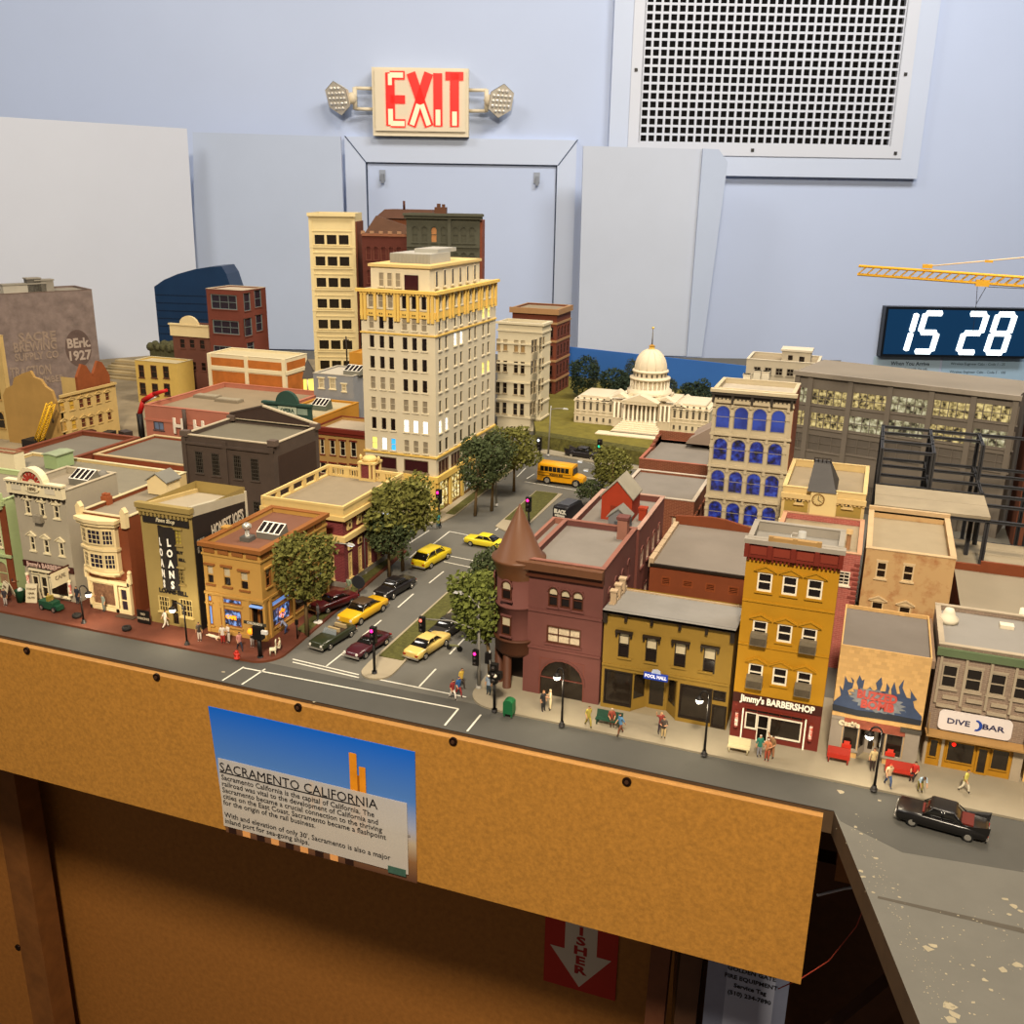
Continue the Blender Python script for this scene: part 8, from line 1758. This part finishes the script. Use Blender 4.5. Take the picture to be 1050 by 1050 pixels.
# school bus
a_, c_ = P0(551, 495), P0(597, 501); c = (a_ + c_) / 2; L = (c_ - a_).length; ang = math.atan2(c_.y - a_.y, c_.x - a_.x)
t = thing('school_bus', 'yellow school bus turning at the far junction', 'bus', (c.x, c.y + 1.2, 0), ang, 'toy cars on the streets'); BY = mat('#dc9c14', .4, .04)
h = L / 2; mb = MB(); mb.box((-h, -1.25, .5), (h * .56, 1.25, 2.0), BY); loft(mb, [(h * .56, 1.2, 1.5, 3.1, .25), (-h + .1, 1.2, 1.5, 3.2, .25), (-h, 1.1, 1.6, 3.0, .3)], BY); loft(mb, [(h * .5, 1.1, .5, 1.75, .3), (h * .8, 1.05, .5, 1.65, .3), (h, .9, .55, 1.4, .4)], BY); mb.build('body', t)
for s_ in (-1, 1):
    for k in range(7): mb = MB(); x = -h + .5 + k * (h * 1.5 - .8) / 7; mb.box((x, s_ * 1.2 - .05, 2.0), (x + .56, s_ * 1.2 + .05, 2.75), CGL); mb.build('window', t)
    mb = MB(); mb.box((-h + .2, s_ * 1.27 - .02, 1.3), (h * .5, s_ * 1.27 + .02, 1.38), SGB); mb.box((-h + .2, s_ * 1.27 - .02, 1.75), (h * .5, s_ * 1.27 + .02, 1.8), SGB); mb.build('side_stripe', t)
text(t, 'SCHOOL BUS', .34, SGB, (-h * .15, -1.3, 1.57), (PI / 2, 0, 0), bold=.02, ext=.01)
mb = MB(); mb.hexa([(h * .56, -1.0, 1.8), (h * .6, -1.0, 1.8), (h * .6, 1.0, 1.8), (h * .56, 1.0, 1.8), (h * .54, -.95, 2.7), (h * .57, -.95, 2.7), (h * .57, .95, 2.7), (h * .54, .95, 2.7)], CGL); mb.build('windscreen', t)
mb = MB(); mb.box((h - .02, -1.1, .45), (h + .12, 1.1, .62), SGB); mb.build('bumper', t)
for x in (h * .72, -h * .55):
    for s_ in (-1, 1): wheel(t, x, s_ * 1.1, .6, .35)
# green cart on the pavement
p = P0(53, 625, .22); t = thing('toy_cart', 'small green motor cart on the brick pavement before the grey barbershop', 'cart', (p.x, p.y, .22), math.radians(-5)); mb = MB(); GC_ = mat('#1f4a34', .5, .08); mb.box((-1.2, -.5, .25), (.8, .5, 1.0), GC_); mb.box((.8, -.4, .25), (1.4, .4, .7), GC_); mb.build('body', t)
for x in (-.8, .9):
    for s_ in (-1, 1): wheel(t, x, s_ * .5, .3, .16)
mb = MB(); mb.box((-.2, -.35, 1.0), (.1, .35, 1.5), mat('#8a7a30', .6, .1)); mb.build('seat', t)

# ---------------------------------------------------------------- people: one skinned figure per pose, coloured by region
POSES = {
    'stand': dict(hip=(0, 0, 1.0), neck=(0, 0, 1.68), head=(0, -.02, 1.88), lh=(-.3, 0, .92), le=(-.28, .04, 1.26), rh=(.3, -.03, .92), re=(.28, .04, 1.26), lk=(-.11, 0, .54), lf=(-.12, 0, .06), rk=(.11, 0, .54), rf=(.12, 0, .06)),
    'walk': dict(hip=(0, 0, .98), neck=(0, -.06, 1.66), head=(0, -.1, 1.86), lh=(-.27, -.3, .98), le=(-.27, -.04, 1.28), rh=(.27, .26, 1.0), re=(.27, .12, 1.28), lk=(-.11, .08, .53), lf=(-.11, .38, .1), rk=(.11, -.24, .56), rf=(.11, -.3, .06)),
    'wave': dict(hip=(0, 0, 1.0), neck=(0, 0, 1.68), head=(0, -.02, 1.88), lh=(-.45, -.1, 2.0), le=(-.4, 0, 1.66), rh=(.28, -.3, 1.2), re=(.3, 0, 1.3), lk=(-.14, 0, .54), lf=(-.18, 0, .06), rk=(.13, 0, .54), rf=(.17, 0, .06)),
    'arms': dict(hip=(0, 0, 1.0), neck=(0, 0, 1.68), head=(0, -.02, 1.88), lh=(-.14, -.4, 1.36), le=(-.3, -.08, 1.3), rh=(.14, -.4, 1.36), re=(.3, -.08, 1.3), lk=(-.11, 0, .54), lf=(-.12, 0, .06), rk=(.11, 0, .54), rf=(.12, 0, .06)),
    'sit': dict(hip=(0, 0, .52), neck=(0, .04, 1.16), head=(0, 0, 1.36), lh=(-.18, -.36, .66), le=(-.28, -.04, .78), rh=(.18, -.36, .66), re=(.28, -.04, .78), lk=(-.12, -.44, .5), lf=(-.12, -.5, .05), rk=(.12, -.44, .5), rf=(.12, -.5, .05)),
    'bend': dict(hip=(0, .1, .94), neck=(0, -.34, 1.4), head=(0, -.5, 1.5), lh=(-.2, -.5, .75), le=(-.24, -.34, 1.06), rh=(.2, -.6, .8), re=(.24, -.38, 1.06), lk=(-.12, .0, .5), lf=(-.12, .1, .06), rk=(.12, 0, .5), rf=(.12, -.04, .06)),
    'lie': dict(hip=(0, 0, .16), neck=(.66, 0, .16), head=(.86, 0, .18), lh=(.9, -.35, .1), le=(.7, -.3, .12), rh=(.1, .3, .1), re=(.4, .28, .12), lk=(-.46, -.12, .2), lf=(-.92, -.14, .1), rk=(-.44, .12, .14), rf=(-.9, .14, .1)),
}
_PM = {}
def figure(pose, top, legs, hair, skin='#b98a68', shoes='#2a2220', skirt=False):
    key = (pose, top, legs, hair, skin, skirt)
    if key in _PM: return _PM[key]
    J = {k: Vector(v) for k, v in POSES[pose].items()}
    nk, hp = J['neck'], J['hip']; ax = (nk - hp).normalized(); sd = Vector((1, 0, 0)) if pose != 'lie' else Vector((0, 1, 0))
    V, E, R = [], [], []
    def add(p, r, par=None):
        V.append(tuple(p)); R.append(r)
        if par is not None: E.append((par, len(V) - 1))
        return len(V) - 1
    root = add(hp, .15); w = add(hp.lerp(nk, .35), .13, root); ch = add(hp.lerp(nk, .75), .17, w); ne = add(nk + ax * .02, .065, ch)
    hd = (J['head'] - nk).normalized(); h1 = add(J['head'] - hd * .04, .12, ne); add(J['head'] + hd * .09, .1, h1)
    for s_, a, b_ in ((-1, 'le', 'lh'), (1, 're', 'rh')):
        sh = add(hp.lerp(nk, .9) + sd * s_ * .2, .085, ch); el = add(J[a], .065, sh); ha = add(J[b_], .045, el); d = (J[b_] - J[a]).normalized(); add(J[b_] + d * .1, .035, ha)
    for s_, a, b_ in ((-1, 'lk', 'lf'), (1, 'rk', 'rf')):
        hj = add(hp + sd * s_ * .1 - ax * .08, .12, root); kn = add(J[a], .09 if not skirt else .11, hj); ft = add(J[b_] + Vector((0, 0, .05)), .055, kn)
        d = Vector((0, -.15, -.04)) if pose != 'lie' else Vector((0, 0, .12)); add(J[b_] + d, .05, ft)
    me = bpy.data.meshes.new('figure'); me.from_pydata([(x * S, y * S, z * S) for x, y, z in V], E, [])
    o = bpy.data.objects.new('figure', me); COL.objects.link(o)
    sm_ = o.modifiers.new('skin', 'SKIN'); sm_.use_smooth_shade = True
    for i, sv in enumerate(me.skin_vertices[0].data): sv.radius = (R[i] * S, R[i] * S); sv.use_root = (i == 0)
    su = o.modifiers.new('sub', 'SUBSURF'); su.levels = 1; su.render_levels = 1
    me2 = bpy.data.meshes.new_from_object(o.evaluated_get(bpy.context.evaluated_depsgraph_get())); bpy.data.objects.remove(o)
    me2.materials.clear()
    for c_ in (skin, top, legs, hair, shoes): me2.materials.append(mat(c_, .7, .06, 300))
    def seg(p, a, b_):
        ab = b_ - a; t_ = max(0, min(1, (p - a).dot(ab) / ab.length_squared)); return (p - a - ab * t_).length
    hdv = J['head']
    for f in me2.polygons:
        p = Vector(f.center) / S
        D = {}
        D[1] = min(seg(p, hp + ax * .12, nk - ax * .04) - .1, seg(p, hp.lerp(nk, .9) + sd * -.2, J['le']), seg(p, hp.lerp(nk, .9) + sd * .2, J['re']))
        D[0] = min(seg(p, J['le'].lerp(J['lh'], .3), J['lh']), seg(p, J['re'].lerp(J['rh'], .3), J['rh']), seg(p, nk + ax * .03, hdv) - .08)
        D[2] = min(seg(p, hp - ax * .05, J['lk']) - .03, seg(p, hp - ax * .05, J['rk']) - .03, seg(p, J['lk'], J['lf']), seg(p, J['rk'], J['rf']))
        if skirt and (p - J['lf']).length < .42 or skirt and (p - J['rf']).length < .42: D[2] += .05; 
        k = min(D, key=D.get)
        if k == 0 and (p - hdv).length < .3:
            q = p - hdv
            if q.dot(hd) > .04 or q.y > .03: k = 3
        if k == 2 and min((p - J['lf']).length, (p - J['rf']).length) < .13: k = 4
        f.material_index = k; f.use_smooth = True
    me2.name = 'person'; _PM[key] = me2
    return me2
def person(label, px, py, pose, top, legs, hair='#3a2a1c', face=0, z=.2, s=1.0, group='miniature figures on the streets', base=None, **kw):
    p = P0(px, py, z) if base is None else base
    o = put('person', figure(pose, top, legs, hair, **kw), None, tuple(p), math.radians(face), label, 'person', group); o.scale = (s,) * 3
    return o
person('person in white shirt and trousers walking away in front of the pawn shop door', 170, 644, 'walk', '#d8d0c0', '#cfc6b4', '#4a3420', 150)
person('person in white trousers and dark waistcoat standing at the cafe corner of the pawn shop', 205, 657, 'stand', '#3a3430', '#d8d0c0', face=20)
person('person in cream clothes lying on the brick pavement by the cafe', 219, 654, 'lie', '#d8ccb0', '#d8ccb0', '#c0a878', -10)
person('person in a white top and red skirt outside the cafe window', 229, 660, 'stand', '#d8cfc0', '#a83028', '#8a6a40', 30, skirt=True)
person('person in white beside the red-skirted figure at the cafe window', 235, 659, 'arms', '#d8cfc0', '#c8c0b0', '#c09a50', -30)
person('person in pink shirt and dark trousers striding on the cafe corner', 246, 667, 'walk', '#c88a80', '#2c3040', '#241a14', 60)
person('person in dark coat behind the street-name signal post', 259, 663, 'arms', '#403a38', '#b8b0a8', '#3a2a1c', 10)
person('person in cream sitting on the white chair by the cafe', 287, 668, 'sit', '#cfc6a4', '#cfc6a4', '#b8a880', -60)
person('person in blue leaning forward by the cafe side windows', 293, 650, 'bend', '#8a90a8', '#3a4a70', '#3a2a1c', -70)
person('person in grey standing on a white disc behind the cafe tree', 326, 637, 'stand', '#7a7a78', '#5c5c5c', '#4a3a2c', -80)
person('person in pale green by the maroon library corner', 358, 609, 'stand', '#8a9a80', '#a89878', '#3a2a1c', 0)
person('person in teal on the white tower corner', 449, 541, 'stand', '#2f8a8c', '#2a5a68', '#c8c8b8', 20)
person('person in red jacket and white trousers crossing by the right corner', 464, 717, 'walk', '#8a3030', '#d8d0c4', '#3a2018', 60, z=.05)
person('person in blue shirt and red trousers in the middle of the crossing trio', 470, 714, 'walk', '#2f5a90', '#8a2a2a', '#20304a', 60, z=.05)
person('person in yellow shirt and dark trousers, furthest of the crossing trio', 473, 705, 'walk', '#c8a848', '#3a3028', '#4a3018', 60, z=.05)
person('person in black suit by the arched window of the turret building', 557, 729, 'stand', '#242426', '#242426', '#9a6a48', 60)
person('person all in cream beside the black-suited figure at the arched window', 564, 728, 'arms', '#d8c8a0', '#d8c8a0', '#d8c8a0', -60)
person('person in yellow-green clothes walking past the mauve building', 603, 745, 'walk', '#b0a048', '#a89840', '#4a3820', 40)
person('person in red and brown seated on the green bench', 627, 742, 'sit', '#8a4030', '#5a3a28', '#c0b0a0', 20)
person('person in blue shirt and brown trousers beside the green bench', 636, 753, 'walk', '#5a88b0', '#7a4a30', '#2a1c14', -40)
person('person in dark red shirt outside the pool hall entrance', 677, 752, 'wave', '#7a3028', '#3a3038', '#b08a60', 30)
person('person in tan trousers and dark top standing before the pool hall entrance', 680, 757, 'arms', '#4a4038', '#c0a878', '#3a2a1c', 0)
person('person in teal and grey in the group outside the yellow barbershop', 778, 776, 'stand', '#2f7a68', '#8a8a90', '#c8c0b0', 30)
person('person in patterned orange in the group outside the yellow barbershop', 786, 780, 'arms', '#b87850', '#a85038', '#c0b8a8', -10)
person('person in brown at the back of the barbershop group', 791, 777, 'wave', '#8a6a48', '#9a6a4a', '#3a2a1c', -40)
person('person in cream and dark clothes standing in the flame shop doorway', 894, 790, 'stand', '#b8a478', '#3a2c28', '#5a3a28', 10)
person('person in white vest and blue jeans beside the right red bench', 910, 806, 'walk', '#d0b088', '#3a5078', '#a83a20', 20)
person('person in red and black seated at the end of the right red bench', 937, 798, 'sit', '#a82820', '#2a2020', '#2a1a14', -20)
person('person in pale blue shirt and khaki trousers by the black finned car', 943, 812, 'bend', '#a8c0d0', '#8a8040', '#3a2a1c', 20)
person('person in white and yellow walking outside the dive bar', 988, 812, 'walk', '#c8c060', '#d8d0b8', '#4a3a20', 60)
person('dark figure bending over the green bin at the left edge', 17, 607, 'arms', '#2a2a2c', '#3a3a3c', '#2a2018', 60)
person('small dark and white figure near the left picture edge', 6, 621, 'stand', '#3a3438', '#b0a8a0', '#2a2018', 10)
person('person in yellow driving the green cart', 0, 0, 'sit', '#b8a840', '#4a4030', '#c8a848', 80, base=Vector((P0(53, 625, .22).x - .2, P0(53, 625, .22).y, .7)), s=.9)
person('person in orange by the shopfront of the cream bay building', 98, 622, 'arms', '#b86a48', '#8a4a38', '#5a3020', 10)
person('person in grey-green right of the orange figure by the cream shopfront', 107, 627, 'stand', '#7a8478', '#6a7068', '#3a2a1c', -20)
person('dark-clothed person standing behind the lamp by the grey barbershop', 80, 619, 'stand', '#2a2c34', '#2a2c34', '#2a2018', 0)
person('person in black and white standing behind the dark signal cluster', 501, 712, 'stand', '#8a98a8', '#2a3a44', '#2a2018', 0)

# ---------------------------------------------------------------- street furniture
def bench(label, px, py, col, face=0, w=2.0):
    p = P0(px, py, .2); t = thing('bench', label, 'bench', (p.x, p.y, .2), math.radians(face), 'benches on the right pavement'); m = mat(col, .55, .06, 60)
    mb = MB(); mb.box((-w / 2, -.3, .42), (w / 2, .25, .5), m); mb.build('seat', t); mb = MB(); mb.hexa([(-w / 2, .2, .5), (w / 2, .2, .5), (w / 2, .27, .5), (-w / 2, .27, .5), (-w / 2, .38, 1.05), (w / 2, .38, 1.05), (w / 2, .45, 1.05), (-w / 2, .45, 1.05)], m); mb.build('backrest', t)
    for x in (-w / 2 + .15, w / 2 - .15):
        for y in (-.24, .2): mb = MB(); mb.tube([(x, y, 0), (x, y, .44)], .06, m, 5); mb.build('leg', t)
bench('red bench left of the flame shop entrance', 859, 781, '#982a1c', 0, 1.7)
bench('red bench right of the flame shop entrance', 921, 796, '#982a1c', 0, 2.0)
bench('dark green bench under the left pool hall window', 624, 743, '#1f4030', 0, 2.2)
bench('cream bench between the pool hall and the yellow barbershop', 757, 771, '#c8bc94', 0, 1.7)
p = P0(522, 733, .2); t = thing('mailbox', 'green street mailbox on the corner before the turret columns', 'mailbox', (p.x, p.y, .2)); mb = MB(); GM = mat('#1d6038', .5, .05)
mb.prism([(-.42, .25), (.42, .25), (.42, 1.25)] + [(.42 * math.cos(PI * k / 8), 1.25 + .25 * math.sin(PI * k / 8)) for k in range(1, 8)] + [(-.42, 1.25)], -.4, .4, GM, lambda u, n, v: (u, n, v)); mb.build('body', t)
for x in (-.32, .32):
    for y in (-.3, .3): mb = MB(); mb.box((x - .06, y - .06, 0), (x + .06, y + .06, .26), GM); mb.build('leg', t)
p = P0(22, 617, .2); t = thing('trash_can', 'dark green open bin on the brick pavement by the mint building', 'bin', (p.x, p.y, .2)); mb = MB(); mb.lathe([(0, 0), (.42, 0), (.5, 1.3), (.54, 1.35), (.46, 1.35), (.4, .3)], (0, 0, 0), mat('#1d4a30', .6, .08), 14); mb.build('can', t); mb = MB(); mb.ball((.05, 0, 1.3), .3, mat('#c8c8c0', .7, .2, 300), 7); mb.build('rubbish', t)
def sandwich(label, px, py, w, h, ang, s_):
    p = P0(px, py, .2); t = thing('sandwich_board', label, 'sign board', (p.x, p.y, .2), math.radians(ang), 'white pavement sign boards'); m = mat('#d0c4a4', .6, .08, 100)
    for q in (-1, 1): mb = MB(); mb.hexa([(-w / 2, q * .55 - .04, 0), (w / 2, q * .55 - .04, 0), (w / 2, q * .55 + .04, 0), (-w / 2, q * .55 + .04, 0), (-w / 2, q * .08 - .04, h), (w / 2, q * .08 - .04, h), (w / 2, q * .08 + .04, h), (-w / 2, q * .08 + .04, h)], m); pn = mb.build('board', t)
    for k, l_ in enumerate(s_): text(t, l_, .3, mat('#6b5c44', .7, 0), (0, -.6 + .47 * (h * .75 - k * .45) / h, h * .75 - k * .45), (PI / 2 - .2, 0, 0), bold=.01, ext=.02)
sandwich('white sandwich board leaning outside the grey barbershop door', 35, 616, 1.2, 1.9, 18, ('TODAY', 'HAIR', 'CUTS'))
sandwich('white sandwich board outside the mint green shop', 9, 612, 1.5, 1.6, -25, ('FRESH', 'FRUIT'))
for px, py, lb, r in ((79, 633, 'black tyre lying on the brick pavement left of the lamp', .42), (130, 646, 'black tyre lying on the brick pavement before the pawn shop alley', .42)):
    p = P0(px, py, .22); t = thing('tyre', lb, 'tyre', (p.x, p.y, .22), 0, 'tyres on the brick pavement'); mb = MB(); mb.lathe([(.22, 0), (r, .02), (r + .05, .2), (r, .38), (.22, .4), (.2, .2), (.22, 0)], (0, 0, 0), mat('#24211e', .8, .1), 18); mb.build('rubber', t)
p = P0(148, 640, .22); t = thing('notice_board', 'small black lettered board leaning in the alley left of the pawn shop', 'sign board', (p.x, p.y, .22)); mb = MB(); mb.box((-.75, -.05, .1), (.75, .05, 1.5), SGB); mb.build('board', t)
for k, l_ in enumerate(('NO', 'PARKING')): text(t, l_, .34, mat('#a89c84', .7, 0), (0, -.07, 1.1 - k * .5), (PI / 2, 0, 0), bold=.01)
p = P0(142, 632, .22); t = thing('floor_mat', 'flat dark mat on the pavement before the cream shop door', 'mat', (p.x - 1, p.y - .6, .22)); mb = MB(); mb.box((-1.1, -.35, 0), (1.1, .35, .08), mat('#4a3a2c', .9, .1)); mb.build('mat', t)
p = P0(243, 675, .22); t = thing('fire_hydrant', 'small red fire hydrant at the kerb of the cafe corner', 'hydrant', (p.x, p.y, .22)); mb = MB(); RH = mat('#b02818', .5, .05); mb.cyl((0, 0, 0), .2, 0, .6, RH, 10); mb.ball((0, 0, .62), .2, RH, 8); mb.tube([(-.34, 0, .42), (.34, 0, .42)], .09, RH, 6); mb.tube([(0, -.3, .42), (0, 0, .42)], .1, RH, 6); mb.cyl((0, 0, 0), .28, 0, .08, RH, 10); mb.build('body', t)
p = P0(280, 671, .22); t = thing('patio_chair', 'white patio chair beside the seated cream figure', 'chair', (p.x, p.y, .22), math.radians(-60)); m = mat('#d8d0b0', .5, .03); mb = MB(); mb.box((-.32, -.3, .5), (.32, .3, .58), m); mb.build('seat', t); mb = MB()
for x in (-.28, -.09, .09, .28): mb.box((x - .05, .26, .55), (x + .05, .34, 1.35), m)
mb.box((-.33, .26, 1.3), (.33, .34, 1.42), m); mb.build('backrest', t)
for x in (-.26, .26):
    for y in (-.24, .24): mb = MB(); mb.tube([(x, y, 0), (x, y, .52)], .05, m, 5); mb.build('leg', t)
p = P0(305, 655, .22); t = thing('parking_meter', 'short black post on the pavement beside the cafe tree', 'meter', (p.x, p.y, .22)); mb = MB(); mb.tube([(0, 0, 0), (0, 0, 1.7)], .08, SGB, 6); mb.box((-.14, -.1, 1.5), (.14, .1, 2.0), SGB); mb.build('post', t)
p = P0(368, 611, .22); t = thing('round_sign', 'round dark disc sign near the maroon library corner', 'sign', (p.x, p.y, .22)); mb = MB(); mb.tube([(0, 0, 0), (0, 0, .9)], .08, SGB, 6); mb.build('post', t); mb = MB(); mb.prism([(.75 * math.cos(k * PI / 10), 1.6 + .75 * math.sin(k * PI / 10)) for k in range(20)], -.06, .06, mat('#2a2c30', .5, .08), lambda u, n, v: (u, n, v)); mb.build('disc', t)
p = P0(326, 638, .22); t = thing('figure_base', 'white round base under the grey figure behind the cafe tree', 'base', (p.x, p.y, .22)); mb = MB(); mb.cyl((0, 0, 0), .45, 0, .06, mat('#d8d4c8', .5, 0), 14); mb.build('disc', t)
p = P0(493, 601); t = thing('motor_scooter', 'tiny dark two-wheeler figure on the roadway right of the cream fastback', 'scooter', (P0(466, 667).x, P0(466, 667).y, 0)); mb = MB(); mb.tube([(-.5, 0, .45), (0, .05, .5), (.5, 0, .5)], .12, mat('#6a6a48', .6, .1), 6); mb.build('frame', t)
for x in (-.55, .55): wheel(t, x, 0, .28, .12)
p = P0(453, 568); 
# yard vehicles at the back left
p = P0(144, 443, 0); cr = PY(144, 430, 125)
t = thing('knuckle_crane', 'red folding crane arm raised over the yard beside the pink building', 'crane', (cr.x, 125, .1)); RC = mat('#b81c18', .5, .06)
q = lambda px, py: tuple(PY(px, py, 125) - Vector((cr.x, 125, .1)))
mb = MB(); mb.box((-1.2, -1, 0), (1.2, 1, 1.5), SGB); mb.tube([(0, 0, 1.4), q(143, 424)], .5, SGB, 6); mb.build('pedestal', t)
mb = MB(); mb.tube([q(143, 425), q(147, 411)], [.4, .38], RC, 6); mb.tube([q(147, 411), q(158, 404)], [.45, .4], RC, 6); mb.tube([q(158, 404), q(171, 400)], [.38, .28], RC, 6); mb.tube([q(150, 412), q(160, 407)], .16, mat('#d8d8d0', .3, 0, metal=.5), 5); mb.build('arm', t)
random.seed(21)
for k, (px, py, c_, lb) in enumerate(((124, 442, '#4a2420', 'dark red lorry cab at the left of the back yard'), (133, 446, '#2a2624', 'black flatbed lorry in the middle of the back yard'), (152, 447, '#3c302a', 'dark brown lorry in front of the pink building wall'))):
    p = P0(px, py, .1); t = thing('lorry', lb, 'lorry', (p.x, min(p.y, 128), .1), math.radians((-20, 10, 70)[k]), 'lorries in the back yard'); mb = MB(); mb.box((-2.5, -1, .6), (2.2, 1, 1.0), mat(c_, .6, .1)); mb.build('bed', t); mb = MB(); mb.box((1.0, -1, 1.0), (2.5, 1, 2.3), mat(c_, .5, .1)); mb.box((2.4, -.8, 1.6), (2.54, .8, 2.1), CGL); mb.build('cab', t)
    for x in (-1.8, 1.6):
        for s_ in (-1, 1): wheel(t, x, s_ * .95, .48, .3)
